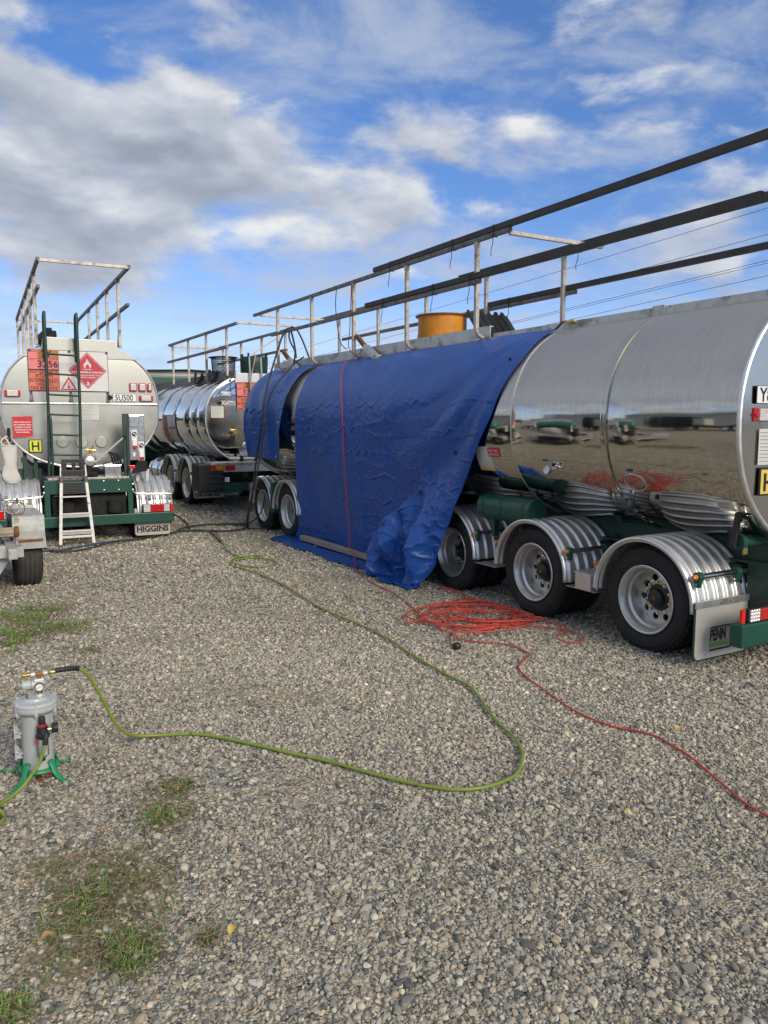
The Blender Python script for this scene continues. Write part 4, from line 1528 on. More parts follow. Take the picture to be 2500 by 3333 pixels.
    for y in (.35, 1.42, 2.69, 4.4, 6.0, 7.2, 8.1):
        m = MB()
        m.box(-.40, .40, y - .04, y + .04, .68, .95)
        m.build('cross_member', 'green_dark', t, bevel=.006)
        for s_ in (-1, 1):
            m = MB()
            m.prism([(s_ * .42, .88), (s_ * .60, .88), (s_ * .78, 1.10), (s_ * .42, .98)], y - .03, y + .03)
            m.build('tank_saddle', 'green_dark', t)
    for y in (.79, 2.055, 3.32, 7.59, 8.60):
        m = MB()
        m.cyl((-.75, y, .39), (.75, y, .39), .065, 16)
        m.build('axle', 'under_black', t, smooth=True)
        for s_ in (-1, 1):
            m = MB()
            m.bar((s_ * .46, y + .42, .62), (s_ * .46, y - .30, .40), .09, .10)
            m.build('trailing_arm', 'green_dark', t, bevel=.006)
            m = MB()
            m.lathe([(.001, .40), (.09, .40), (.11, .43), (.10, .50), (.12, .55), (.10, .62), (.11, .68), (.001, .70)], 20, 'z', (s_ * .46, y - .33, 0))
            m.build('air_spring', 'under_black', t, smooth=True)
            m = MB()
            m.cyl((s_ * .28, y + .10, .47), (s_ * .28, y + .34, .50), .085, 14)
            m.build('brake_chamber', 'under_black', t, smooth=True)
    for y in (.79, 2.055, 3.32, 7.59, 8.60):
        for s_ in (-1, 1):
            wheel(t, s_ * 1.004, y, .392, .40, .245, .225, s_, rot=y * 3.1)
    for i, (y, x) in enumerate(((.79, -.62), (2.055, -.60), (3.32, -.62))):
        for k in range(2):
            m = MB()
            m.tube(smooth_path([(x + .1 * k, y + .30, .50), (x - .05 + .1 * k, y + .45, .60 - .05 * k), (x + .02, y + .62, .52), (x + .12, y + .72, .66), (-.48, y + .80, .76)], 5), .010, 7)
            m.build('air_line', 'rubber', t, smooth=True)
    m = MB()
    m.cyl((-.62, 4.05, .62), (-.62, 5.0, .62), .12, 18)
    m.build('air_tank', 'green_dark', t, smooth=True)
    # mudguards
    for i, y in enumerate((.79, 2.055, 3.32)):
        for s_ in (-1, 1):
            fender(t, s_ * 1.044, s_ * .42, y, .39, .463, 2, 178, .025)
        if i < 2:
            sh = MB()
            sh.box(-1.040, -.44, y + .468, y + .797, .357, .364)
            sh.build('guard_shelf', 'alloy_dirty', t)
        arm_light(t, y - .475, .648, -1.07, -.50)
        m = MB()
        m.cyl((-1.005, y + .60 - .12, .60), (-.9, y + .60 - .12, .60), .024, 12)
        c_ = m.build('lamp_bracket', 'green_paint', t, smooth=True)
        m = MB()
        m.lathe([(.001, -1.04), (.017, -1.036), (.021, -1.02), (.021, -1.0)], 14, 'x', (0, y + .48, .60))
        m.build('side_lamp', 'amber_lens', c_, smooth=True)
    for y in (7.59, 8.60):
        for s_ in (-1, 1):
            fender(t, s_ * 1.044, s_ * .44, y, .39, .463, 2, 178, .025)
    m = MB()
    m.box(-1.06, -.60, 8.06, 8.13, .33, .80)
    m.build('guard_box', 'green_paint', t, bevel=.012)
    m = MB()
    m.box(-1.07, -.78, 1.285, 1.45, .366, .50)
    o = m.build('tool_box', 'alloy', t, bevel=.004)
    m = MB()
    m.box(-1.08, -.775, 1.28, 1.455, .501, .509)
    m.build('tool_box_lid', 'alloy', o, bevel=.002)
    # green hose tube with a domed top
    m = MB()
    pr_ = rrect(-1.06, -.84, .80, 1.035, .10, 8, (1, 1, 1, 1))
    m.prism(pr_, 2.06, 2.80)
    o = m.build('hose_carrier', 'green_paint', t, smooth=True, angle=50)
    for y in (2.14, 2.45, 2.72):
        m = MB()
        m.tube([(p[0] + (.002 if p[0] > -.95 else -.002), y, p[1]) for p in pr_], .005, 6, closed=True)
        m.build('carrier_rib', 'green_paint', o, smooth=True)
    for y in (2.25, 2.65):
        m = MB()
        m.box(-.98, -.92, y - .02, y + .02, .64, .802)
        m.build('carrier_leg', 'green_paint', o)
    # long green pipe below the tank belly, with outlet at the rear
    m = MB()
    m.tube(smooth_path([(-.80, .155, .90), (-.45, .13, .895), (0, .12, .89)], 3), .038, 12)
    o = m.build('drain_pipe', 'green_paint', t, smooth=True)
    m = MB()
    m.cyl((-.83, .16, .90), (-.79, .16, .90), .055, 14)
    m.build('pipe_flange', 'green_paint', o, smooth=True)
    m = MB()
    m.bar((-.86, .175, .86), (-.845, .14, 1.165), .030, .042)
    o2 = m.build('drain_lever', 'black_plastic', t, bevel=.008)
    m = MB()
    m.tube([(-.846, .146, 1.04), (-.845, .139, 1.17)], .024, 10)
    m.build('lever_grip', 'black_plastic', o2, smooth=True)
    m = MB()
    m.box(-.815, -.775, .115, .130, .815, .858)
    o3 = m.build('padlock', 'brass', t, bevel=.004)
    m = MB()
    m.tube([(-.807, .122, .858), (-.807, .122, .885), (-.795, .122, .897), (-.783, .122, .885), (-.783, .122, .858)], .004, 6)
    m.build('padlock_shackle', 'stainless', o3, smooth=True)
    # rear mud flap and bumper
    f = mud_flap(t, -1.075, -.49, .285, .055, .475, 'green_dark', 'flap_alloy')
    m = MB()
    m.box(-1.08, -.455, .272, .281, .435, .482)
    o = m.build('flap_strip', 'alloy', f, bevel=.002)
    m = MB()
    for k in range(6):
        xx = -1.05 + k * .112
        m.lathe([(.001, -.005), (.007, -.003), (.008, 0)], 8, 'y', (xx, .272, .459))
    m.build('flap_bolts', 'stainless', f)
    m = MB()
    m.box(-.910, -.68, .279, .281, .276, .286)
    m.box(-.910, -.68, .279, .281, .112, .126)
    m.build('badge_rule', 'green_dark', f)
    text('badge_lettering', 'PENN', .118, 'green_dark', f, rear_plane(-.908, .279, .186), .170, bold=.004)
    text('badge_lettering', 'ENGINEERING', .050, 'lime_print', f, rear_plane(-.910, .279, .138), .205, bold=.0012)
    m = MB()
    m.box(-.985, .985, -.02, .08, .215, .375)
    o = m.build('bumper', 'green_paint', t, bevel=.012)
    m = MB()
    m.box(-.965, -.93, .000, .02, .378, .472)
    m.build('reflector', 'red_reflector', t, bevel=.003)
    led_cluster(t, -.90, -.45, .03, .378, .470)
    led_cluster(t, .45, .90, .03, .378, .470, True)
    for s_ in (-1, 1):
        m = MB()
        m.box(s_ * .45 - .05, s_ * .45 + .05, .081, .30, .24, .70)
        m.build('bumper_bracket', 'green_dark', t, bevel=.006)
    # drawbar end towards the truck
    m = MB()
    m.bar((-.45, 8.9, .62), (0, 11.3, .58), .09, .10)
    m.bar((.45, 8.9, .62), (0, 11.3, .58), .09, .10)
    m.build('drawbar', 'green_dark', t, bevel=.006)
    return t


tanker_a()

# things lying on or lashed to the near tanker
def lashed_tube(name, label, x, z, y0, y1, ties, w=.054, mat='tube_black'):
    t = thing(name, label, 'steel tube', (x, y0, z), 0, 'black steel tubes lashed to the handrails')
    m = MB()
    L_ = y1 - y0
    h = w / 2
    k = w / 2 - .005
    vs, fs = [], []
    for y in (0, L_):
        vs += [(-h, y, -h), (h, y, -h), (h, y, h), (-h, y, h), (-k, y, -k), (k, y, -k), (k, y, k), (-k, y, k)]
    for i in range(4):
        j = (i + 1) % 4
        fs += [(i, j, 8 + j, 8 + i), (4 + i, 12 + i, 12 + j, 4 + j), (i, 4 + i, 4 + j, j), (8 + i, 8 + j, 12 + j, 12 + i)]
    m.add(vs, fs)
    m.build('tube', mat, t)
    for y, dz in ties:
        b = MB()
        hh = h + .004
        b.tube([(-hh, y - y0, -hh + dz), (hh, y - y0 + .01, -hh + dz), (hh, y - y0, hh), (-hh, y - y0 - .008, hh)], .005, 6, closed=True)
        b.tube(smooth_path([(-hh, y - y0, -h), (-hh - .02, y - y0 - .03, -.10 + dz), (-hh - .01, y - y0 + .01, -.16 + dz), (-hh - .015, y - y0, -.22 + dz)], 4), .004, 6)
        b.build('tie', 'black_plastic', t)
    return t


lashed_tube('square_tube', 'longest black square tube, lashed on top of the near upper handrail of the right tanker', 4.90, 3.61, -2.0, 8.72, ((8.3, -.05), (7.0, -.05), (6.3, -.05)))
lashed_tube('square_tube', 'black square tube lashed along the near middle handrail, ending beside the yellow drum', 4.855, 3.19, 2.6, 8.86, ((8.4, -.05), (7.3, -.05), (6.62, -.05)))
lashed_tube('square_tube', 'open-ended black square tube lashed to the far upper handrail of the right tanker', 6.12, 3.61, 4.27, 8.6, ((6.4, -.05),))
lashed_tube('square_tube', 'black square tube lashed to the far lower handrail behind the yellow drum', 6.16, 3.19, -.6, 8.03, ((7.6, -.05), (6.66, -.05)))


def drum():
    t = thing('drum', 'open yellow orange drum with a rolled rim standing on the right tanker roof', 'drum', (5.52, 8.12, 2.585))
    m = MB()
    m.lathe([(.296, 0), (.300, .01), (.300, .40), (.305, .42)], 48)
    m.build('drum_wall', 'drum_orange', t, smooth=True)
    m = MB()
    m.lathe([(.292, .42), (.292, .02), (.001, .02)], 48)
    m.build('drum_inside', 'drum_inside', t, smooth=True)
    m = MB()
    m.lathe([(.300, .415), (.328, .420), (.336, .429), (.328, .438), (.300, .438), (.290, .428)], 48, closed=True)
    m.build('drum_rim', 'bronze_rust', t, smooth=True)


drum()

# ------------------------------------------------------------------ tank truck behind it
def tanker_b():
    bx, by = 5.70, 14.90
    t = thing('tank_truck', 'mirror polished tank truck with plate QFD668 behind the blue tarpaulins', 'tank truck', (bx, by, 0))
    a, b, n, cz = 1.10, .90, 2.2, 1.79
    tank_shell(t, a, b, n, cz, 0, [0, .60, 1.15, 2.17, 3.2, 4.6, 6.1], 'tank_mirror', cap_mat='tank_mirror', seam_mat='tank_mirror', seam_r=.0015)
    m = MB()
    m.box(-.50, .50, .0, 6.0, 2.58, 2.64)
    m.build('walkway_deck', 'alloy_dirty', t)
    for s_ in (-1, 1):
        m = MB()
        m.box(s_ * .56 - .015, s_ * .56 + .015, -.23, 6.0, 2.585, 2.735)
        m.build('side_channel', 'rail_steel', t, bevel=.004)
    m = MB()
    m.box(-.50, .50, -.05, -.02, 2.50, 2.70)
    m.build('coaming_plate', 'white_metal', t, bevel=.004)
    XN, XF = -.62, .62
    for y in (4.0, 2.70, 1.38, .06):
        for x, s_ in ((XN, 1), (XF, -1)):
            m = MB()
            m.bar((x, y, 2.64), (x, y, 3.57), .045, .045, up=(0, 1, 0))
            m.build('post', 'galv_post', t, bevel=.004)
    for x in (XN, XF):
        rail(t, (x, -.58, 3.59), (x, 4.32, 3.59), .05, .05)
        rail(t, (x - .03, -.08, 3.19), (x - .03, 4.36, 3.19), .05, .05)
    rail(t, (XN, -.56, 3.60), (XF + .04, -.56, 3.60), .042, .042, 'galv_post', 'cross_rail')
    rail(t, (XN, 4.2, 3.56), (XF, 4.2, 3.56), .042, .042, 'galv_post', 'cross_rail')
    for y in (1.0, 2.0):
        m = MB()
        m.tube(smooth_path([(-.60, y - .25, 2.78), (-.62, y - .1, 2.62), (-.66, y + .1, 2.60), (-.60, y + .25, 2.82)], 4), .03, 8)
        m.build('hose_clip', 'black_plastic', t, smooth=True)
    # mesh bin and folded ladder hoops on top
    for x in (-.18, .06, .5):
        m = MB()
        m.tube([(x, -.08, 2.1), (x, -.10, 2.95), (x + .04, -.10, 3.02), (x + .16, -.10, 3.02), (x + .20, -.10, 2.95), (x + .20, -.08, 2.65)] if x > .3 else [(x, -.10, 1.6), (x - .02, -.10, 2.4), (x - .04, -.10, 3.02)], .020, 8)
        m.build('ladder_hoop', 'alloy_dirty', t, smooth=True)
    m = MB()
    m.tube(smooth_path([(-.20, -.12, 1.95), (-.22, -.14, 2.5), (-.10, -.12, 3.02), (-.14, -.12, 3.08), (.36, -.1, 3.40)], 5), .011, 7)
    m.build('dip_rod', 'galv_post', t, smooth=True)
    # rear head
    yf = -.05
    plate(t, -.81, -.51, yf, 2.062, 2.155, 'QFD668', .105, -.79, .265)
    m = MB()
    m.cyl((-.83, yf - .04, 2.11), (-.81, yf, 2.11), .035, 12)
    m.build('plate_lamp', 'black_plastic', t, smooth=True)
    o = lens_lamp(t, -.80, -.60, yf + .01, 2.245, 2.325, 'clear_lens', 'dark', 'white_metal')
    notice(t, -1.005, -.75, yf, 1.82, 2.04, 'paper', 10)
    hazard_board(t, -.48, .62, yf - .01, 1.96, 2.52)
    m = MB()
    m.cyl((-.575, yf, 1.55), (-.575, yf - .10, 1.545), .045, 16)
    o = m.build('gauge_valve', 'brass', t, smooth=True)
    m = MB()
    m.lathe([(.001, -.03), (.05, -.03), (.055, -.015), (.055, 0), (.03, .01)], 20, 'y', (-.565, yf - .10, 1.545))
    m.build('valve_knob', 'brass', o, smooth=True)
    m = MB()
    m.tube(smooth_path([(-.60, yf - .02, 1.47), (-.60, yf - .05, 1.34), (-.57, yf - .05, 1.31), (-.54, yf - .05, 1.34), (-.545, yf - .02, 1.47)], 4), .012, 7)
    m.build('valve_strap', 'black_plastic', t, smooth=True)
    notice(t, -.80, -.70, yf, 1.53, 1.57, 'blue_tag')
    m = MB()
    m.lathe([(.07, 0), (.06, -.02), (.001, -.03)], 20, 'y', (-.33, yf, 1.28))
    o = m.build('inspection_port', 'alloy_dirty', t, smooth=True)
    m = MB()
    m.cyl((-.33, yf - .03, 1.30), (-.33, yf - .06, 1.30), .022, 10)
    m.build('port_plug', 'brass', o, smooth=True)
    m = MB()
    m.cyl((-.72, -.22, 1.03), (.6, -.22, 1.0), .035, 12)
    o = m.build('rear_pipe', 'alloy_dirty', t, smooth=True)
    for x in (-.5, -.2):
        m = MB()
        m.cyl((x, -.22, 1.025), (x + .06, -.22, 1.025), .055, 14)
        m.build('pipe_coupling', 'under_black', o, smooth=True)

    # side hazard board bent round the barrel
    def bend(u, d, w):
        # u runs along the barrel from front (0) to rear, w is arc height
        s_ = max(-1, min(1, (w - cz) / (b)))
        x = -a * (1 - abs(s_) ** n) ** (1 / n)
        return (x - d * 1.0, 3.27 - u, w - d * .1)
    hazard_board(t, 0.0, 1.08, 0, 1.30, 1.90, bend)
    # rear deck, lamps, step box
    m = MB()
    m.box(-1.22, .98, -.62, -.04, .925, .972)
    m.build('rear_deck', 'deck_worn', t, bevel=.006)
    m = MB()
    m.box(-1.215, .2, -.60, -.56, .79, .924)
    o = m.build('lamp_board', 'alloy_dirty', t, bevel=.004)
    for (x0, x1, mm) in ((-1.215, -1.135, 'red_lens'), (-1.12, -.94, 'amber_lens'), (-.92, -.74, 'red_lens')):
        lens_lamp(t, x0, x1, -.60, .82, .915, mm, 'dark', mm)
    for (x0, x1) in ((.46, .58),):
        lens_lamp(t, x0, x1, -.60, .81, .87, 'red_lens', 'dark', 'red_lens')
    m = MB()
    m.box(-1.44, -.99, -.60, -.10, .42, .955)
    o = m.build('step_box', 'black_plastic', t, bevel=.03)
    for k in range(4):
        m = MB()
        m.box(-1.25, -.96, -.615, -.595, .46 + k * .105, .53 + k * .105)
        m.build('box_rib', 'black_plastic', o, bevel=.01)
    m = MB()
    m.box(-.935, -.845, -.60, -.56, .60, .69)
    m.build('socket', 'white_plate', t, bevel=.008)
    m = MB()
    m.box(-.98, .98, -.50, -.40, .42, .57)
    m.build('rear_beam', 'green_paint', t, bevel=.008)
    m = MB()
    m.box(-1.2, -.6, -.58, -.52, .385, .425)
    m.build('lower_rail', 'green_paint', t, bevel=.005)
    m = MB()
    m.box(-.45, .05, -.62, -.50, .45, .56)
    m.build('coupling_box', 'alloy_dirty', t, bevel=.005)
    for s_ in (-1, 1):
        m = MB()
        m.box(s_ * .45 - .05, s_ * .45 + .05, -.4, 9.0, .66, .92)
        m.build('chassis_rail', 'green_dark', t, bevel=.006)
    for y in (1.49, 2.72, 7.4):
        m = MB()
        m.cyl((-.8, y, .46), (.8, y, .46), .07, 12)
        m.build('axle', 'under_black', t)
    m = MB()
    m.box(-.9, .9, .2, 5.6, .50, .75)
    m.build('dark_filler', 'under_black', t)  # added black block: stands in for the darkness under the tank, stops see-through
    for y in (1.49, 2.72):
        for s_ in (-1, 1):
            wheel(t, s_ * 1.10, y, .46, .468, .30, .25, s_, alloy='alloy', rot=y)
            fender(t, s_ * 1.14, s_ * .50, y, .47, .535, 2, 178, .06)
            m = MB()
            m.cyl((s_ * 1.17, y - .55, .70), (s_ * .55, y - .55, .70), .02, 10)
            m.build('guard_stay', 'stainless', t, smooth=True)
    for s_ in (-1, 1):
        wheel(t, s_ * 1.10, 7.4, .46, .468, .30, .25, s_, alloy='alloy', rot=1)
    fl = mud_flap(t, -1.13, -.45, .88, .16, .60, 'under_black', 'flap_pale')
    text('flap_lettering', 'HIGGINS', .13, 'print_black', fl, rear_plane(-1.09, .875, .21), .52, bold=.005)
    m = MB()
    m.lathe([(.001, 3.42), (.26, 3.42), (.29, 3.45), (.29, 4.55), (.26, 4.58), (.001, 4.58)], 24, 'y', (-.86, 0, .60))
    m.build('fuel_tank', 'tank_mirror', t, smooth=True)
    for y in (3.7, 4.3):
        m = MB()
        m.tube([(-.86 + .296 * math.sin(k * PI / 12), y, .60 + .296 * math.cos(k * PI / 12)) for k in range(24)], .014, 6, closed=True)
        m.build('tank_strap', 'stainless', t, smooth=True)
    # cab, hidden from here behind the left-hand trailer
    m = MB()
    m.prism([(6.5, .75), (8.35, .75), (8.45, 1.5), (8.25, 2.85), (7.9, 3.0), (6.5, 3.0)], -1.18, 1.18, 'yz')
    c = m.build('cab', 'green_paint', t, bevel=.05)
    m = MB()
    m.prism([(7.2, 1.75), (8.0, 1.75), (7.95, 2.45), (7.2, 2.45)], -1.195, 1.195, 'yz')
    m.build('side_window', 'glass_dark', c)
    m = MB()
    m.add([(-1.0, 8.44, 1.7), (1.0, 8.44, 1.7), (1.0, 8.32, 2.6), (-1.0, 8.32, 2.6)], [(0, 1, 2, 3)])
    m.build('windscreen', 'glass_dark', c)
    return t


tanker_b()


def basket():
    t = thing('mesh_basket', 'black perforated basket on the roof of the mirror polished truck', 'basket', (5.35, 16.0, 2.645))
    m = MB()
    n, rows = 30, 11
    for j in range(rows):
        z = .02 + .40 * j / (rows - 1)
        r = .225 + .03 * j / rows
        m.tube([(r * math.cos(2 * PI * k / n), r * math.sin(2 * PI * k / n), z) for k in range(n)], .005, 4, closed=True)
    for k in range(n):
        for d in (-1, 1):
            pts = []
            for j in range(rows):
                z = .02 + .40 * j / (rows - 1)
                r = .225 + .03 * j / rows
                a = 2 * PI * (k + d * j * .5) / n
                pts.append((r * math.cos(a), r * math.sin(a), z))
            m.tube(pts, .0035, 4, False)
    o = m.build('mesh_wall', 'black_plastic', t)
    o['kind'] = 'stuff'
    m = MB()
    m.lathe([(.25, .41), (.30, .425), (.305, .44), (.295, .445), (.25, .43)], 44, closed=True)
    m.build('basket_rim', 'black_plastic', t, smooth=True)
    m = MB()
    m.lathe([(.225, 0), (.225, .02), (.001, .02)], 30)
    m.build('basket_base', 'black_plastic', t)


basket()


def green_bin():
    t = thing('plastic_drum', 'dark green plastic tub with lugs on the roof of the mirror polished truck', 'tub', (5.86, 15.55, 2.645))
    m = MB()
    m.lathe([(.001, 0), (.25, 0), (.265, .03), (.285, .30), (.285, .40), (.265, .43), (.255, .40), (.24, .06), (.001, .05)], 32)
    m.build('tub_wall', 'green_dark', t, smooth=True)
    for k in range(4):
        a = PI / 4 + k * PI / 2
        m = MB()
        m.box(-.03, .03, -.012, .012, .38, .50, Matrix.Rotation(a, 4, 'Z') @ Matrix.Translation((.27, 0, 0)))
        m.build('lug', 'green_dark', t, bevel=.006)


green_bin()


# ------------------------------------------------------------------ left-hand tank trailer seen from the rear
def tanker_c():
    t = thing('tank_trailer', 'dull grey tank trailer seen from behind with plate 5U500 on the left', 'tank trailer', (1.82, 11.643, 0), R(-2.7))
    a, b, n, cz, cx = 1.09, .90, 2.25, 1.965, .085
    tank_shell(t, a, b, n, cz, cx, [.60, 2.2, 3.8, 5.4, 7.0, 9.0], 'tank_brushed', cap_mat='tank_dull', dome=.02, rim_mat='alloy')
    yf = .574
    # raised coaming plate on the rear head
    m = MB()
    m.prism([(-.72, 2.66), (-.43, 2.80), (-.412, 2.86), (-.412, 2.932), (.592, 2.918), (.592, 2.85), (.63, 2.80), (.90, 2.66)], .578, .60)
    m.build('coaming_plate', 'tank_dull', t)
    m = MB()
    m.tube([(-.43, .585, 2.80), (-.412, .585, 2.86), (-.412, .585, 2.937), (.592, .585, 2.923), (.592, .585, 2.85), (.63, .585, 2.80)], .008, 6)
    m.build('coaming_edge', 'alloy', t)
    for s_ in (-.412, .592):
        m = MB()
        m.box(s_ - .01, s_ + .01, .60, 8.8, 2.78, 2.918)
        m.build('side_channel', 'alloy_dirty', t)
    m = MB()
    m.box(-.40, .58, .61, 8.8, 2.80, 2.84)
    m.build('walkway_deck', 'alloy_dirty', t)
    # pressed line across the head with a row of wrinkles
    m = MB()
    m.box(-.985, 1.160, yf - .008, yf + .004, 1.985, 2.006)
    m.build('pressed_line', 'alloy', t, bevel=.004)
    hazard_board(t, -.622, .455, yf - .006, 2.178, 2.755)
    for u in (0.02, .51, .99):
        for z, dd in ((2.745, 0), (2.165, 1)):
            x = -.622 + 1.077 * u
            m = MB()
            m.cyl((x, yf - .03, z), (x, yf, z), .017, 10)
            g = m.build('board_hook', 'black_plastic', t, smooth=True)
            if dd:
                m = MB()
                m.tube([(x - .008, yf - .02, z), (x - .014, yf - .02, z - .12), (x + .020, yf - .02, z - .12), (x + .008, yf - .02, z)], .006, 6)
                m.lathe([(.03, 0), (.02, -.02), (.001, -.03)], 12, 'y', (x, yf, z - .13))
                m.build('bungee', 'print_grey', g, smooth=True)
    plate(t, .512, .849, yf, 2.036, 2.150, '5U500', .125, .545, .255)
    m = MB()
    m.cyl((.462, yf - .04, 2.095), (.478, yf, 2.095), .032, 14)
    m.build('plate_lamp', 'black_plastic', t, smooth=True)
    for (x0, x1) in ((.755, .868), (.888, 1.000), (1.020, 1.090)):
        m = MB()
        m.prism(rrect(x0, x1, 2.19, 2.318, .02), yf, yf - .02)
        o = m.build('lamp', 'red_lens', t, bevel=.003)
        m = MB()
        m.prism(rrect(x0 + .014, x1 - .014, 2.205, 2.303, .014), yf - .018, yf - .034)
        m.build('lens', 'clear_lens', o, bevel=.006)
    lens_lamp(t, .893, 1.098, yf, 2.043, 2.127)
    lens_lamp(t, -.945, -.740, yf, 2.088, 2.178)
    o = notice(t, -.863, -.603, yf, 1.512, 1.808, 'red_plate')
    m = MB()
    m.tube([(-.863, yf - .004, 1.512), (-.603, yf - .004, 1.512), (-.603, yf - .004, 1.808), (-.863, yf - .004, 1.808)], .004, 5, closed=True)
    m.build('sign_frame', 'alloy', o)
    for k, ln in enumerate(('DISPLAY FRONT SIDE OF', 'SIGN WHENEVER THERE IS', 'A POSSIBILITY OF WATER', 'CONTAMINATION IN THE', 'TANK OR PIPEWORK')):
        text('lettering', ln, .024, 'white_plate', o, rear_plane(-.845 + (0, -.003, .003, .003, .02)[k], yf - .0055, 1.718 - k * .036), (.222, .23, .215, .218, .18)[k], bold=.0006)
    m = MB()
    m.box(-.667, -.489, yf - .004, yf, 1.292, 1.477)
    o = m.build('hot_sign', 'print_black', t)
    m = MB()
    m.box(-.655, -.501, yf - .007, yf - .003, 1.304, 1.465)
    m.build('sign_face', 'yellow_sign', o)
    text('lettering', 'H', .175, 'print_black', o, rear_plane(-.628, yf - .009, 1.323), .100, bold=.004)
    notice(t, .050, .306, yf, 1.760, 1.978, 'paper', 10)
    for (x, z) in ((-.209, 1.443), (.052, 1.432), (.326, 1.434)):
        m = MB()
        m.lathe([(.086, 0), (.086, -.006), (.078, -.010), (.001, -.010)], 28, 'y', (x, yf + .003, z))
        o = m.build('cover_disc', 'tank_dull', t, smooth=True, angle=12)
        m = MB()
        m.add([(x - .018, yf - .009, z + .050), (x + .018, yf - .009, z + .050), (x, yf - .009, z + .078)], [(0, 1, 2)])
        m.build('warning_mark', 'yellow_h', o)
    # handrails
    XL, XR, ZR = -.487, .667, 3.86
    for y in (.73, 1.9, 3.07, 4.25, 6.2):
        for x in (XL, XR):
            m = MB()
            m.bar((x, y, 2.84), (x, y, ZR - .02), .045, .045, up=(0, 1, 0))
            o = m.build('post', 'galv_post', t, bevel=.004)
            m = MB()
            m.box(x - .03, x + .03, y - .03, y + .03, ZR - .06, ZR - .0)
            m.build('post_bracket', 'rail_steel', o)
            m = MB()
            m.prism([(y, 2.86), (y + .22, 2.86), (y + .02, 3.16), (y, 3.16)], x - .012, x + .012, 'yz')
            m.build('post_gusset', 'rail_steel', o)
    for x in (XL, XR):
        rail(t, (x, -.29, ZR), (x, 6.3, ZR))
    rail(t, (XR + .035, .10, 3.40), (XR + .035, 6.2, 3.40))
    rail(t, (XL + .035, .42, 3.62), (XL + .035, 6.2, 3.62))
    rail(t, (XL, -.27, ZR - .012), (XR, -.27, ZR - .012), .038, .04, 'galv_post', 'cross_rail')
    rail(t, (XL, 6.2, ZR - .035), (XR, 6.2, ZR - .035), .038, .038, 'galv_post', 'cross_rail')
    for x, z in ((-.30, 2.86), (-.36, 2.90)):
        m = MB()
        m.bar((x - .1, .9, z), (x + .1, 1.4, z + .22), .10, .10)
        m.build('roof_valve', 'under_black', t, bevel=.02)
    # fixed ladder
    for x in (-.405, .015):
        m = MB()
        m.tube(smooth_path([(x - .03, .28, .955), (x, .30, 1.9), (x + .004, .30, 3.14), (x + .004, .33, 3.215), (x + .004, .39, 3.245), (x + .004, .45, 3.215), (x + .004, .48, 3.14), (x + .004, .56, 2.60)], 5), .021, 10)
        m.build('ladder_stile', 'green_dark', t, smooth=True)
    for z in (2.672, 2.397, 2.106, 1.828, 1.543, 1.258):
        m = MB()
        m.cyl((-.405, .30, z + .008), (.015, .30, z - .008), .014, 8)
        m.build('ladder_rung', 'green_dark', t, smooth=True)
    m = MB()
    m.tube(smooth_path([(-.40, .275, 1.80), (-.385, .25, 1.76), (-.385, .24, 1.3), (-.39, .24, .97)], 5), .018, 8)
    m.build('grab_rail', 'green_dark', t, smooth=True)
    # control panel on green posts
    for x in (.580, .628):
        m = MB()
        m.bar((x, .10, .93), (x, .10, 1.85), .038, .05, up=(0, 1, 0))
        m.build('panel_post', 'green_dark', t, bevel=.004)
    m = MB()
    m.box(.645, .862, .06, .18, 1.175, 1.835)
    o = m.build('control_panel', 'stainless', t, bevel=.006)
    m = MB()
    m.box(.650, .782, .035, .06, 1.655, 1.815)
    m.build('panel_door', 'stainless', o, bevel=.005)
    for (x, z) in ((.667, 1.33), (.760, 1.165)):
        m = MB()
        m.box(x, x + .085, .02, .06, z, z + .28)
        s_ = m.build('isolator', 'white_paint', o, bevel=.008)
        m = MB()
        m.cyl((x + .042, .02, z + .225), (x + .042, .005, z + .225), .031, 18)
        m.build('isolator_knob', 'print_black', s_, smooth=True)
        m = MB()
        m.bar((x + .025, .002, z + .240), (x + .060, .002, z + .210), .012, .012, up=(0, 1, 0))
        m.build('knob_grip', 'white_plate', s_)
        m = MB()
        m.box(x + .010, x + .075, -.012, .02, z + .055, z + .150)
        m.build('socket_cover', 'white_plate', s_, bevel=.010)
        m = MB()
        m.cyl((x + .042, .01, z + .02), (x + .042, .01, z + .055), .034, 16)
        m.build('socket_ring', 'red_plastic', s_, smooth=True)
    m = MB()
    m.box(.69, .72, .052, .06, 1.23, 1.285)
    m.build('panel_tag', 'white_plate', o)
    m = MB()
    m.prism([(.66, .98), (.88, 1.02), (.88, 1.16), (.75, 1.16)], .02, .10)
    m.build('panel_foot', 'under_black', t)
    m = MB()
    m.box(.62, .70, -.02, .0, 1.06, 1.105)
    m.build('marker_reflector', 'red_reflector', t, bevel=.003)
    # discharge valve, lever, cables, junction box
    m = MB()
    m.lathe([(.001, .58), (.085, .58), (.085, .54), (.055, .53), (.055, .46), (.095, .44), (.10, .36), (.07, .30), (.001, .29)], 20, 'y', (.12, 0, 1.165))
    o = m.build('outlet_valve', 'alloy_dirty', t, smooth=True)
    m = MB()
    m.cyl((.14, .38, 1.25), (.14, .38, 1.33), .018, 10)
    m.cyl((.08, .38, 1.325), (.22, .38, 1.315), .014, 8)
    m.cyl((.16, .38, 1.33), (.18, .38, 1.39), .010, 8)
    m.build('valve_handle', 'brass', o, smooth=True)
    m = MB()
    m.cyl((.10, .32, 1.08), (.10, .32, .98), .05, 12)
    m.build('valve_outlet', 'under_black', o, smooth=True)
    m = MB()
    m.bar((.185, .20, 1.155), (.585, .06, 1.525), .012, .058, up=(.3, -1, .2))
    o = m.build('lever_arm', 'white_metal', t, bevel=.002)
    m = MB()
    m.cyl((.575, .03, 1.515), (.575, .09, 1.515), .022, 12)
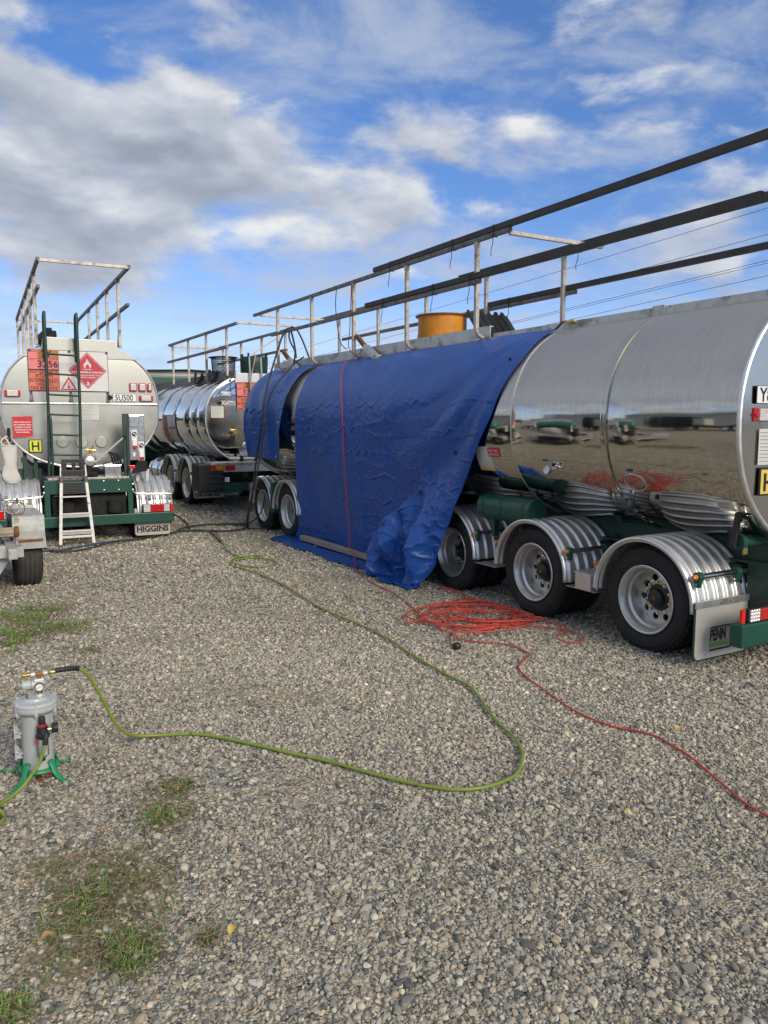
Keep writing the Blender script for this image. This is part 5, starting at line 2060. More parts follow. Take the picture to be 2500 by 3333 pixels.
    m.build('lever_pivot', 'under_black', o, smooth=True)
    for k in range(4):
        m = MB()
        x = .37 + k * .035
        m.tube(smooth_path([(x, .22, 1.30 - .01 * k), (x + .03, .18, 1.24), (x + .07, .2, 1.12), (x + .20, .22, 1.00 - .02 * k)], 5), .014, 8)
        m.build('cable', 'black_plastic', t, smooth=True)
    m = MB()
    m.box(.295, .525, .12, .30, .950, 1.10)
    o = m.build('junction_box', 'stainless', t, bevel=.006)
    m = MB()
    m.box(.288, .532, .112, .308, 1.101, 1.112)
    m.build('box_lid', 'stainless', o, bevel=.003)
    m = MB()
    m.lathe([(.001, .0), (.09, 0), (.10, .02), (.10, .05), (.06, .06), (.001, .06)], 18, 'z', (.11, .15, .952))
    m.build('deck_cap', 'under_black', t, smooth=True)
    # deck and frame
    m = MB()
    m.box(-.470, .615, .0, .58, .918, .945)
    m.build('rear_deck', 'deck_worn', t, bevel=.004)
    m = MB()
    m.box(-.46, .61, .01, .035, .72, .915)
    o = m.build('deck_board', 'green_paint', t, bevel=.004)
    for x in (-.33, .262, .463):
        for z in (.885, .755):
            m = MB()
            m.lathe([(.001, -.010), (.012, -.008), (.014, 0)], 8, 'y', (x, .01, z))
            m.build('bolt', 'stainless', o)
    for x in (-.49, .625):
        m = MB()
        m.box(x - .035, x + .035, .012, .075, .40, .914)
        o = m.build('frame_post', 'green_paint', t, bevel=.005)
        for z in (.83, .745):
            m = MB()
            m.cyl((x - .05, .04, z), (x + .05, .04, z), .013, 8)
            m.build('bolt', 'stainless', o)
    m = MB()
    m.box(-1.13, 1.235, -.01, .09, .255, .400)
    m.build('bumper', 'green_paint', t, bevel=.008)
    m = MB()
    m.box(-.42, .58, .12, 8.8, .40, .78)
    m.build('dark_filler', 'under_black', t)  # no real part: black filler for the dark space below the trailer tank
    for s_ in (-.40, .56):
        m = MB()
        m.box(s_ - .05, s_ + .05, .10, 8.8, .79, .91)
        m.build('chassis_rail', 'green_dark', t, bevel=.005)
    for x in (-.85, -.72, -.58):
        m = MB()
        m.bar((x, .70, .9), (x, .70, 1.45), .05, .06, up=(0, 1, 0))
        m.build('tank_support', 'green_dark', t)
    m = MB()
    m.box(-1.0, -.50, .75, .8, .80, 1.05)
    m.build('support_plate', 'green_dark', t)
    for x in (-.24, .42):
        m = MB()
        m.lathe([(.001, .42), (.10, .42), (.12, .46), (.11, .53), (.12, .60), (.001, .62)], 18, 'z', (x, .10, 0))
        m.build('air_spring', 'under_black', t, smooth=True)
    m = MB()
    m.cyl((-.40, .09, .69), (-.12, .09, .69), .010, 8)
    m.build('tie_bar', 'alloy_dirty', t)
    for y in (.56, 1.83, 3.1):
        for s_, x in ((-1, -1.04), (1, 1.21)):
            wheel(t, x, y, .392, .40, .245, .225, s_, rot=y * 2)
    for s_, xa, xb in ((-1, -1.06, -.56), (1, 1.225, .725)):
        for y in (.56, 1.83, 3.1):
            f = fender(t, xa, xb, y, .42, .480, 0, 180, .10, ribs=5)
        # bent stainless bar round the guard
        m = MB()
        xi = .63 if s_ > 0 else -.50
        m.tube(smooth_path([(xi, .10, .745), (xi + s_ * .05, -.02, .70), (xi + s_ * .12, -.03, .69), (xa - s_ * .06, -.03, .675), (xa + s_ * .005, .0, .70), (xa + s_ * .015, .10, .74)], 6), .018, 10)
        o = m.build('guard_bar', 'stainless', t, smooth=True)
        for fx in (.32, .90):
            x = xb + (xa - xb) * fx
            m = MB()
            m.bar((x, -.045, .735), (x, -.03, .575), .045, .010, up=(0, 1, 0))
            m.build('bar_strap', 'alloy_dirty', o, bevel=.003)
            m = MB()
            m.lathe([(.001, -.008), (.010, -.006), (.012, 0)], 8, 'y', (x, -.04, .60))
            m.build('bolt', 'under_black', o)
    led_cluster(t, .788, 1.230, .02, .405, .530)
    led_cluster(t, -1.10, -.66, .02, .405, .530, True)
    for x0, x1 in ((.675, 1.212), (-1.08, -.55)):
        f = mud_flap(t, x0, x1, .10, .045, .46, 'print_black', 'flap_pale', .05)
        if x0 > 0:
            text('flap_lettering', 'HIGGINS', .105, 'print_black', f, rear_plane(x0 + .035, .095, .115), .465, bold=.005)
            m = MB()
            m.box(x0 + .03, x0 + .50, .093, .0965, .102, .108)
            m.build('lettering_rule', 'print_black', f)
    # silver support legs by the right guard
    for x in (.76, .90):
        m = MB()
        m.box(x - .025, x + .025, .16, .20, .86, 1.03)
        m.build('guard_hanger', 'white_metal', t, bevel=.004)
    return t


tanker_c()


def step_ladder():
    t = thing('step_ladder', 'paint-worn white ladder with black top steps leaning on the left trailer deck', 'ladder', (1.66, 11.40, 0), R(-2.7))
    # local: x right, y forward, foot at z 0, leaning against the deck edge
    def pt(u, h):
        f = h / 1.13
        xl, xr = -.225 + .075 * f, .215 - .068 * f
        return Vector((xl if u < 0 else xr, -.02 + .20 * f, h))
    for u in (-1, 1):
        m = MB()
        m.bar(pt(u, .03), pt(u, .90), .040, .024, up=(0, 1, 0))
        m.bar(pt(u, .96), pt(u, 1.13), .040, .024, up=(0, 1, 0))
        o = m.build('stile', 'white_paint', t, bevel=.003)
        m = MB()
        m.bar(pt(u, .0), pt(u, .045), .046, .032, up=(0, 1, 0))
        m.bar(pt(u, .885), pt(u, .975), .048, .034, up=(0, 1, 0))
        m.build('rubber_foot', 'black_plastic', o, bevel=.004)
    for h, mm, hh in ((.695, 'white_paint', .018), (.46, 'white_paint', .018), (.225, 'white_paint', .018), (.145, 'white_paint', .032)):
        m = MB()
        m.bar(pt(-1, h), pt(1, h), .05 if hh < .03 else .02, hh)
        m.build('tread', mm, t, bevel=.002)
    for h in (.43, .195):
        m = MB()
        m.bar(pt(-1, h), pt(1, h), .012, .045)
        m.build('tread_lip', 'alloy_dirty', t)
    m = MB()
    P = [pt(-1, .73), pt(1, .73), pt(1, .90), pt(-1, .90)]
    inn = Vector((.02, 0, 0))
    P = [P[0] + inn, P[1] - inn, P[2] - inn, P[3] + inn]
    m.add(P + [p + Vector((0, -.02, 0)) for p in P], [(0, 1, 2, 3), (7, 6, 5, 4), (0, 4, 5, 1), (1, 5, 6, 2), (2, 6, 7, 3), (3, 7, 4, 0)])
    o = m.build('platform', 'black_plastic', t, bevel=.004)
    for k in range(8):
        h = .742 + k * .020
        m = MB()
        m.bar(pt(-1, h) + Vector((.03, -.026, 0)), pt(1, h) + Vector((-.03, -.026, 0)), .016, .010)
        m.build('platform_rib', 'black_plastic', o)
    # tool tray: frame with holes
    m = MB()
    for (ua, ub, ha, hb) in ((-1, 1, 1.165, 1.215), (-1, 1, .985, 1.06)):
        A_, B_ = pt(-1, ha), pt(1, hb)
        m.box(A_.x, B_.x, A_.y - .03, A_.y + .02, ha, hb)
    for xa, xb in ((-.155, -.085), (-.02, .03), (.10, .150)):
        m.box(xa, xb, .145, .19, 1.055, 1.17)
    m.build('tool_tray', 'black_plastic', t, bevel=.006)


step_ladder()

# ------------------------------------------------------------------ galvanised plant trailer at the left edge
def plant_trailer():
    t = thing('plant_trailer', 'rusty galvanised plant trailer cut off by the left edge of the picture', 'trailer', (-.15, 9.0, 0))
    # local x = world x + .15, local y = world y - 9
    for s_ in (-1, 1):
        m = MB()
        m.box(s_ * .74 - .04, s_ * .74 + .04, -1.0, 2.0, .43, .53)
        m.build('side_beam', 'galv', t, bevel=.006)
    for y in (-.70, .0, .9, 1.9):
        m = MB()
        m.box(-.70, .70, y - .04, y + .04, .45, .525)
        m.build('cross_beam', 'galv', t, bevel=.006)
    # rear channel
    m = MB()
    m.prism([(-.80, .415), (.85, .415), (.85, .515), (-.80, .515)], -.80, -.74)
    o = m.build('rear_channel', 'galv', t, bevel=.006)
    m = MB()
    m.box(.56, .845, -.74, -.48, .500, .512)
    m.build('channel_top', 'galv', o, bevel=.003)
    m = MB()
    m.prism([(.60, .40), (.74, .40), (.55, .12), (.42, .02), (.36, .02)], -.71, -.67)
    m.build('prop_leg', 'galv', t)
    m = MB()
    m.box(-.68, .66, -.55, 1.95, .531, .56)
    m.build('deck', 'galv', t, bevel=.004)
    # mudguards
    for s_ in (-1, 1):
        xa, xb = (.79, 1.085) if s_ > 0 else (-1.085, -.79)
        m = MB()
        prof = [(-.43, .44), (-.435, .62), (-.42, .765), (-.40, .775), (.42, .775), (.44, .76), (.46, .62), (.46, .44)]
        rows = []
        for (y, z) in prof:
            fl = .012 if z < .5 else 0
            rows.append([(xa - fl, y, z), (xa, y, z), (xb, y, z), (xb + fl, y, z)])
        m.grid(rows)
        g = m.build('mudguard', 'galv', t, solid=.006)
        for x in (xa, xb):
            m = MB()
            m.prism([(-.42, .60), (-.42, .77), (.42, .77), (.44, .60), (.30, .60), (.22, .70), (-.22, .70), (-.30, .60)], x - .003, x + .003, 'yz')
            m.build('guard_side', 'galv', g)
        m = MB()
        m.box(xa + .03, xb - .02, -.455, -.438, .515, .540)
        m.build('guard_rib', 'rust', g, bevel=.006)
        m = MB()
        m.bar((xa + .01, .30, .80), (xb - .02, .30, .80), .05, .04)
        m.build('guard_hinge', 'galv', g, bevel=.008)
        # tyre with zigzag grooves
        b = MB()
        Ro, rr, w = .352, .20, .262
        prof = [(rr, .05), (rr + .03, .02), (rr + .07, .003), (rr + .11, .004), (Ro - .018, .016), (Ro - .006, .030)]
        full = prof + [(Ro, .05), (Ro + .004, w / 2), (Ro, w - .05)] + [(r_, w - q) for r_, q in prof[::-1]]
        b.lathe([(r_, q) for r_, q in full], 64, 'x', closed=True)
        x0 = .812 if s_ > 0 else -1.074
        wh = b.build('wheel', 'rubber_dusty', t, smooth=True, loc=(x0, 0, .345))
        z_ = MB()
        for c_ in (.065, .105, .150, .195):
            pts = []
            nz = 88
            for k in range(nz):
                a = 2 * PI * k / nz
                xx = c_ + (.007 if k % 2 else -.007)
                pts.append((xx, (Ro + .0035) * math.cos(a), (Ro + .0035) * math.sin(a)))
            z_.tube(pts, .0028, 4, closed=True)
        z_.build('tread_grooves', 'tread_dust', wh)
        rm = MB()
        rm.lathe([(rr + .008, .03), (rr - .02, .06), (rr - .03, .12), (.06, .10), (.001, .09)], 32, 'x')
        rm.build('rim', 'galv', wh, smooth=True)
    m = MB()
    m.cyl((-.85, 0, .345), (.85, 0, .345), .04, 12)
    m.build('axle', 'galv', t)
    # roller across the rear
    m = MB()
    m.cyl((-.60, -.56, .635), (.785, -.56, .635), .042, 12)
    for k in range(8):
        a = 2 * PI * k / 8
        m.cyl((-.60, -.56 + .042 * math.cos(a), .635 + .042 * math.sin(a)), (.78, -.56 + .042 * math.cos(a), .635 + .042 * math.sin(a)), .008, 6)
    o = m.build('roller', 'timber', t, smooth=True)
    m = MB()
    m.lathe([(.001, .79), (.045, .79), (.055, .80), (.055, .825), (.045, .835), (.001, .835)], 16, 'x', (0, -.56, .640))
    m.build('roller_end', 'rust', o, smooth=True)
    m = MB()
    m.cyl((.812, -.56, .60), (.812, -.56, .51), .010, 8)
    m.build('roller_pin', 'galv', o)
    # upright stand that carries the sock
    m = MB()
    m.bar((.640, -.42, .56), (.640, -.42, 1.58), .07, .07, up=(0, 1, 0))
    o = m.build('upright', 'under_black', t, bevel=.006)
    m = MB()
    m.bar((.640, -.42, 1.50), (.80, -.44, 1.56), .035, .035)
    m.build('arm', 'rust', o, bevel=.004)
    m = MB()
    m.cyl((.80, -.44, 1.53), (.80, -.44, 1.66), .016, 8)
    m.build('peg', 'rubber', o, smooth=True)
    m = MB()
    m.box(.30, .60, -.55, .2, .565, 1.30)
    m.build('tool_bin', 'under_black', t, bevel=.03)
    m = MB()
    m.lathe([(.001, 0), (.16, 0), (.18, .04), (.18, .62), (.15, .68), (.001, .70)], 24, 'z', (.15, .9, .561))
    m.build('gas_bottle', 'galv', t, smooth=True)
    m = MB()
    m.bar((0, 1.9, .47), (0, 2.02, .47), .10, .10)
    m.build('towbar_stub', 'galv', t)


pmat('tread_dust', (0.12, 0.11, 0.095), 0.95, 0, 0.3, 20)
plant_trailer()


def hose_clamp(label, loc, r, tilt, mat):
    t = thing('hose_clamp', label, 'hose clamp', loc, 0, 'hose clamps on the trailer mudguard')
    M = Matrix.Rotation(tilt, 4, 'X')
    m = MB()
    ring = []
    for k in range(40):
        a = 2 * PI * k / 40
        ring.append(k)
    prof = []
    for rr, yy in ((r - .005, -.009), (r + .003, -.009), (r + .003, .009), (r - .005, .009)):
        prof.append((rr, yy))
    tmp = MB()
    tmp.lathe(prof, 40, 'y', (0, 0, r), closed=True)
    m.add([M @ Vector(p) for p in tmp.v], tmp.f)
    m.build('band', mat, t, smooth=True, angle=40)
    m = MB()
    m.box(-.012, .012, -.012, .012, 2 * r, 2 * r + .035, M)
    m.build('ear', mat, t, bevel=.003)
    m = MB()
    m.cyl(M @ Vector((-.03, 0, 2 * r + .02)), M @ Vector((.04, 0, 2 * r + .02)), .006, 8)
    m.build('bolt', mat, t)


hose_clamp('rusty ring clamp standing on the trailer mudguard', (.705, 8.66, .781), .066, R(-12), 'rust')
hose_clamp('grey ring clamp leaning behind the rusty one on the trailer mudguard', (.665, 8.74, .781), .070, R(-28), 'galv')


def sock():
    t = thing('filter_sock', 'white cloth filter sock hanging at the left edge', 'filter sock', (.645, 8.555, 1.10))
    m = MB()
    rows = []
    secs = [(.0, .0, .020, .012), (.012, .0, .060, .030), (.045, -.002, .084, .040), (.09, -.004, .086, .040), (.14, .0, .070, .036), (.19, .004, .058, .034), (.24, .004, .062, .034), (.30, .002, .068, .034), (.36, .0, .075, .033), (.385, .0, .079, .033)]
    n = 40
    for k in range(len(secs) * 4 - 3):
        i, f = min(k // 4, len(secs) - 2), (k % 4) / 4 if k < len(secs) * 4 - 4 else 1.0
        A_, B_ = secs[i], secs[i + 1]
        z, cx, rx, ry = [A_[q] + (B_[q] - A_[q]) * f for q in range(4)]
        row = []
        for j in range(n + 1):
            a = 2 * PI * j / n
            w = 1 + .05 * math.sin(3 * a + z * 30) * (1 - z / .5) + .06 * mnoise.noise(Vector((math.cos(a) * 2, math.sin(a) * 2, z * 14)))
            row.append((cx + rx * w * math.cos(a) + .012 * max(0, .14 - z) * 8 * (1 if z < .14 else 0), ry * w * math.sin(a), z))
        rows.append(row)
    m.grid(rows)
    m.build('sock_cloth', 'sock_cloth', t, smooth=True)
    m = MB()
    m.tube([(.080 * math.cos(2 * PI * k / 30), .034 * math.sin(2 * PI * k / 30), .387) for k in range(30)], .006, 6, closed=True)
    m.build('sock_hem', 'sock_cloth', t, smooth=True)
    m = MB()
    for x in (-.05, .01):
        m.tube(smooth_path([(x, -.033, .385), (x - .02, -.02, .43), (-.03, .0, .47), (0, .005, .478)], 4), [.008] * 13, 6)
    m.build('sock_tie', 'sock_cloth', t, smooth=True)


sock()


# ------------------------------------------------------------------ breathing-air filter in the foreground
def air_filter():
    t = thing('air_filter', 'grey breathing-air filter canister on four bright green feet', 'air filter', (.355, 3.965, 0), R(-6))
    m = MB()
    m.lathe([(.001, .026), (.050, .026), (.064, .034), (.068, .05), (.071, .07), (.071, .33), (.073, .345), (.001, .345)], 40)
    m.build('canister', 'pot_grey', t, smooth=True)
    m = MB()
    m.lathe([(.070, .318), (.082, .335), (.098, .343), (.101, .350), (.101, .360), (.098, .364), (.070, .365)], 44)
    m.build('lower_flange', 'pot_grey', t, smooth=True)
    m = MB()
    m.lathe([(.101, .3655), (.102, .376), (.096, .385), (.070, .388), (.060, .392), (.055, .402), (.001, .405)], 44)
    lid = m.build('lid', 'pot_grey', t, smooth=True)
    for k in range(6):
        a = 2 * PI * k / 6 - 1.57
        x, y = .094 * math.cos(a), .094 * math.sin(a)
        m = MB()
        m.lathe([(.001, .394), (.007, .393), (.008, .386), (.008, .345), (.010, .340), (.008, .330), (.001, .328)], 8, 'z', (x, y, 0))
        m.build('lid_bolt', 'pot_grey', lid, smooth=True)
    # green foot ring and feet
    m = MB()
    m.lathe([(.070, .046), (.090, .044), (.092, .050), (.090, .056), (.070, .058)], 36, closed=True)
    ring = m.build('foot_ring', 'green_bright', t, smooth=True)
    for k, (a, ln) in enumerate(((R(-48), .175), (R(-128), .185), (R(40), .165), (R(145), .18))):
        c, s_ = math.cos(a), math.sin(a)
        prof = [(.074, .090, .030), (.088, .082, .030), (.096, .062, .029), (.106, .040, .028), (.122, .022, .026), (.145, .010, .024), (ln, .006, .023), (ln + .02, .008, .018)]
        m = MB()
        rows = []
        for (r_, z, w) in prof:
            rows.append([(r_ * c - q * w * s_ * .5, r_ * s_ + q * w * c * .5, z + (0.005 * (1 - q * q))) for q in (-1, -.5, 0, .5, 1)])
        m.grid(rows)
        m.build('foot', 'green_bright', t, smooth=True, solid=.006)
    # wall bracket lugs on the left
    for z in (.145, .245):
        m = MB()
        m.prism([(-.068, z - .03), (-.098, z + .03), (-.098, z - .03)], -.03, -.024)
        m.box(-.100, -.094, -.035, .035, z - .035, z + .035)
        m.prism([(-.068, z - .03), (-.098, z + .03), (-.098, z - .03)], .024, .03)
        m.box(-.096, -.066, -.03, .03, z - .012, z - .006)
        m.build('bracket', 'pot_grey', t)
    # labels
    for z0, z1, a0 in ((.285, .325, -28), (.235, .28, -26), (.19, .23, -26)):
        m = MB()
        rows = [[(.0718 * math.cos(R(a0 + 20 * i / 5)), .0718 * math.sin(R(a0 + 20 * i / 5)), z) for i in range(6)] for z in (z0, z1)]
        m.grid(rows)
        o = m.build('label', 'white_plate', t)
        m = MB()
        for q in range(4):
            zz = z1 - (z1 - z0) * (q + 1) / 5
            rows = [[(.0724 * math.cos(R(a0 + 2 + (10 + 3 * (q % 2)) * i / 4)), .0724 * math.sin(R(a0 + 2 + (10 + 3 * (q % 2)) * i / 4)), zz + d) for i in range(5)] for d in (-.0016, .0016)]
            m.grid(rows)
        m.build('small_print', 'print_grey', o)
    # outlet regulator with gauge on the lid
    cx, cy = .020, .0
    m = MB()
    m.cyl((cx, cy, .40), (cx, cy, .432), .014, 12)
    m.build('riser', 'brass', t, smooth=True)
    m = MB()
    m.cyl((cx, cy - .005, .402), (cx, cy - .005, .412), .018, 6)
    m.build('riser_nut', 'white_metal', t)
    m = MB()
    m.box(cx - .022, cx + .022, cy - .018, cy + .022, .430, .487)
    o = m.build('regulator', 'white_metal', t, bevel=.005)
    m = MB()
    m.lathe([(.020, cx - .020), (.021, cx - .032), (.017, cx - .034), (.022, cx - .038), (.022, cx - .072), (.018, cx - .076), (.001, cx - .076)], 20, 'x', (0, cy, .460))
    m.build('regulator_knob', 'pot_grey', o, smooth=True)
    m = MB()
    m.lathe([(.001, 0), (.020, 0), (.0215, -.003), (.0215, -.018), (.019, -.020), (.0175, -.014), (.001, -.014)], 24, 'y', (cx, cy - .018, .452))
    g = m.build('pressure_gauge', 'black_plastic', t, smooth=True)
    m = MB()
    m.lathe([(.0175, 0), (.001, -.0004)], 24, 'y', (cx, cy - .0335, .452))
    m.build('gauge_dial', 'white_plate', g)
    m = MB()
    m.bar((cx - .011, cy - .035, .448), (cx + .009, cy - .035, .456), .0016, .001, up=(0, 1, 0))
    for k in range(9):
        a = R(-45 + 270 * k / 8)
        m.bar((cx + .012 * math.cos(a), cy - .0348, .452 + .012 * math.sin(a)), (cx + .015 * math.cos(a), cy - .0348, .452 + .015 * math.sin(a)), .0012, .0006, up=(0, 1, 0))
    m.build('gauge_marks', 'print_black', g)
    # brass tee and couplings along the top
    m = MB()
    m.cyl((cx, cy, .486), (cx, cy, .505), .009, 10)
    m.cyl((cx - .018, cy, .508), (cx + .020, cy, .508), .009, 10)
    m.build('tee', 'bronze_rust', t, smooth=True)
    m = MB()
    m.lathe([(.001, cx - .036), (.010, cx - .036), (.011, cx - .024), (.008, cx - .014)], 12, 'x', (0, cy, .508))
    m.lathe([(.008, cx + .014), (.010, cx + .020), (.010, cx + .036), (.007, cx + .040)], 12, 'x', (0, cy + .002, .509))
    m.build('coupling', 'white_metal', t, smooth=True)
    m = MB()
    m.lathe([(.001, cx - .074), (.009, cx - .074), (.011, cx - .068), (.009, cx - .058), (.011, cx - .050), (.011, cx - .040), (.006, cx - .034)], 12, 'x', (0, cy, .508))
    m.lathe([(.007, cx + .038), (.010, cx + .044), (.011, cx + .056), (.010, cx + .070), (.008, cx + .074)], 12, 'x', (0, cy + .002, .510))
    m.build('brass_coupling', 'brass', t, smooth=True)
    m = MB()
    m.tube([(-.035, -.03, .40), (-.036, -.03, .425)], .005, 8)
    m.build('relief_stub', 'bronze_rust', t, smooth=True)
    # filter regulator on the front
    fx, fy = .024, -.105
    m = MB()
    m.cyl((fx - .006, -.06, .262), (fx - .006, -.095, .262), .020, 16)
    m.build('inlet_boss', 'stainless', t, smooth=True)
    m = MB()
    m.lathe([(.001, .225), (.020, .225), (.030, .232), (.031, .246), (.026, .252), (.024, .285), (.020, .289), (.001, .289)], 20, 'z', (fx, fy, 0))
    o = m.build('filter_body', 'black_plastic', t, smooth=True)
    m = MB()
    m.lathe([(.001, .288), (.021, .288), (.021, .296), (.001, .297)], 20, 'z', (fx, fy, 0))
    m.build('lock_ring', 'red_plastic', o, smooth=True)
    m = MB()
    m.lathe([(.015, .296), (.015, .325), (.012, .332), (.001, .333)], 16, 'z', (fx, fy, 0))
    m.build('adjust_knob', 'black_plastic', o, smooth=True)
    m = MB()
    m.lathe([(.020, .226), (.020, .150), (.012, .140), (.001, .139)], 20, 'z', (fx, fy, 0))
    m.build('filter_bowl', 'glass_bowl', o, smooth=True)
    m = MB()
    for sx in (-1, 1):
        m.tube([(fx + sx * .022, fy - .006, .228), (fx + sx * .022, fy - .006, .148), (fx, fy - .006, .132)], .003, 6)
    m.build('bowl_cage', 'stainless', o, smooth=True)
    m = MB()
    m.cyl((fx, fy, .14), (fx, fy, .118), .008, 10)
    m.build('bowl_drain', 'black_plastic', o, smooth=True)
    m = MB()
    m.box(fx - .031, fx - .024, fy - .012, fy + .0, .205, .230)
    m.build('lock_tab', 'red_plastic', o, bevel=.002)
    m = MB()
    m.cyl((fx + .02, fy, .268), (fx + .042, fy, .268), .006, 8)
    m.build('gauge_stem', 'brass', o, smooth=True)
    m = MB()
    m.lathe([(.001, fx + .040), (.022, fx + .040), (.024, fx + .044), (.024, fx + .066), (.021, fx + .069), (.001, fx + .069)], 20, 'x', (0, fy, .270))
    m.build('side_gauge', 'black_plastic', o, smooth=True)
    m = MB()
    m.tube([(fx + .006, fy - .02, .262), (fx + .010, fy - .048, .260)], .009, 10)
    m.build('hose_nipple', 'stainless', o, smooth=True)
    # drain cock under the canister
    m = MB()
    m.cyl((.0, -.050, .030), (.006, -.092, .024), .009, 10)
    m.cyl((.006, -.092, .034), (.006, -.092, .008), .008, 8)
    o = m.build('drain_cock', 'brass', t, smooth=True)
    m = MB()
    m.bar((.012, -.075, .038), (.062, -.075, .045), .012, .005)
    m.build('drain_lever', 'red_plastic', o, bevel=.002)


air_filter()


# ------------------------------------------------------------------ hoses and cords
def lay(name, label, cat, pts, r, mat, n=6, group=None, seg=9, wob=0.0):
    P = smooth_path(pts, n)
    if wob:
        P = [p + Vector((mnoise.noise(Vector((i * .13, 1.3, 0))) * wob, mnoise.noise(Vector((i * .13, 7.7, 0))) * wob, 0)) for i, p in enumerate(P)]
    m = MB()
    m.tube(P, r, seg)
    o = m.build(name, mat, None, smooth=True, angle=80)
    return tag(o, label, cat, group)


def flat(pts, r, base=.016):
    return [(x, y, base + r) for x, y in pts]


GREEN = [(0.98, 4.11), (1.16, 4.02), (1.32, 3.82), (1.48, 3.57), (1.61, 3.38), (1.74, 3.14), (1.87, 2.93), (1.99, 2.8), (2.11, 2.75), (2.23, 2.75), (2.34, 2.78), (2.45, 2.87), (2.54, 2.98), (2.62, 3.14), (2.67, 3.34), (2.76, 3.57), (2.85, 3.78), (2.9, 3.94), (2.90, 4.19), (2.92, 4.46), (2.95, 4.76), (3.0, 5.08), (3.02, 5.46), (3.01, 5.85), (2.99, 6.22), (3.02, 6.72), (3.09, 7.4), (3.10, 8.04), (3.05, 8.48), (3.01, 8.87), (3.14, 9.14), (3.40, 9.20), (3.55, 8.94), (3.49, 8.66), (3.3, 8.56), (3.12, 8.73), (3.08, 9.03), (3.22, 9.32), (3.46, 9.36), (3.52, 9.22), (3.36, 9.20), (3.28, 9.53), (3.34, 10.02), (3.52, 10.76), (3.65, 11.4), (3.60, 11.95), (3.38, 12.3)]
t_green = thing('air_hose', 'long lime green air hose looping over the gravel from the filter canister', 'hose', (.5, 3.98, 0))
hb = MB()
hp = smooth_path([(.497, 3.962, .512), (.535, 3.965, .510), (.570, 3.972, .493), (.605, 3.980, .452), (.642, 3.992, .375), (.678, 4.008, .294), (.708, 4.02, .213), (.752, 4.035, .139), (.80, 4.07, .082), (.86, 4.11, .045)] + flat(GREEN, .0085, .016), 6)
hb.tube([Vector(p) - Vector((.5, 3.98, 0)) for p in hp], .0085, 9)
hb.build('hose', 'hose_green', t_green, smooth=True, angle=80)
hb = MB()
bp = [Vector((-.068 + .0, -.012, .510)), Vector((-.01, -.016, .512)), Vector((.035, -.015, .510)), Vector((.055, -.012, .504))]
bpp = smooth_path(bp, 14)
hb.tube(bpp, [.0125 + .0012 * (1 if (i // 2) % 2 else -1) for i in range(len(bpp))], 10)
hb.build('bend_sleeve', 'black_plastic', t_green, smooth=True)

t_in = thing('inlet_hose', 'short green hose running from the front of the filter canister off the left edge', 'hose', (.38, 3.82, 0))
io = Vector((.38, 3.82, 0))
hb = MB()
hp = smooth_path([(.376, 3.806, .256), (.372, 3.800, .225), (.362, 3.795, .19), (.341, 3.790, .137), (.30, 3.78, .085), (.262, 3.765, .048), (.21, 3.735, .026), (.17, 3.70, .021), (.12, 3.62, .020), (.10, 3.55, .021), (.125, 3.50, .021), (.162, 3.53, .022), (.172, 3.585, .022), (.145, 3.62, .036), (.05, 3.66, .024), (-.15, 3.62, .021), (-.7, 3.72, .021), (-1.6, 3.5, .021), (-2.6, 3.6, .021)], 7)
hb.tube([Vector(p) - io for p in hp], .0085, 9)
hb.build('hose', 'hose_green', t_in, smooth=True, angle=80)
hb = MB()
hpp = smooth_path([(.379, 3.826, .262), (.378, 3.812, .262), (.375, 3.803, .245), (.371, 3.799, .215)], 5)
hb.tube([Vector(p) - io for p in hpp], .0115, 9)
hb.build('bend_sleeve', 'black_plastic', t_in, smooth=True)

# orange extension cord: over the tarpaulin, a tangled heap, then away to the right
def on_tank(z, out):
    s_ = max(-1, min(1, (z - ACZ) / (AB + out)))
    return AO[0] - (AA + out) * (1 - abs(s_) ** AN) ** (1 / AN)


TARP_RUN = [(4.87, 9.30, 3.53), (4.87, 9.31, 3.30), (4.88, 9.36, 2.95), (4.90, 9.44, 2.74)] + [(on_tank(z, .062), y, z) for z, y in ((2.60, 9.42), (2.50, 9.30), (2.40, 9.14), (2.28, 8.98), (2.16, 8.84), (2.04, 8.74), (1.90, 8.65))] + [
    (4.385, 8.62, 1.74), (4.39, 8.61, 1.45), (4.405, 8.61, 1.2), (4.44, 8.63, .76), (4.47, 8.63, .40), (4.455, 8.58, .17), (4.42, 8.40, .075), (4.25, 8.05, .05)]
ORANGE = [(4.13, 7.78), (4.02, 7.39), (3.95, 6.98), (3.91, 6.58), (3.86, 6.39), (3.78, 6.06), (3.66, 5.73), (3.60, 5.45)]
heap = []
rr_ = random.Random(5)
cx0, cy0 = 4.08, 5.42
ux, uy = Vector((.52, -.34)), Vector((.40, .62))           # long and short directions of the heap on the ground
for k in range(12):
    aw, bw = rr_.uniform(.35, 1.05), rr_.uniform(.30, 1.0)
    ox, oy = rr_.uniform(-.38, .38), rr_.uniform(-.34, .34)
    tw = rr_.uniform(-.5, .5)
    d = 1 if k % 3 else -1
    ph = rr_.uniform(0, 6.28)
    for q in range(10):
        a = ph + d * 2 * PI * q / 10
        w1 = 1 + rr_.uniform(-.05, .05)
        ca, sa = aw * math.cos(a) * w1, bw * math.sin(a) * w1
        p = Vector((cx0, cy0)) + ux * (ox + ca * math.cos(tw) - sa * math.sin(tw) * .5) + uy * (oy + ca * math.sin(tw) * .5 + sa * math.cos(tw)) * .85
        if p.x > 4.47:
            p.x = 4.47 - (p.x - 4.47) * .4
        heap.append((p.x, p.y, .020 + .0022 * k + rr_.uniform(0, .006)))
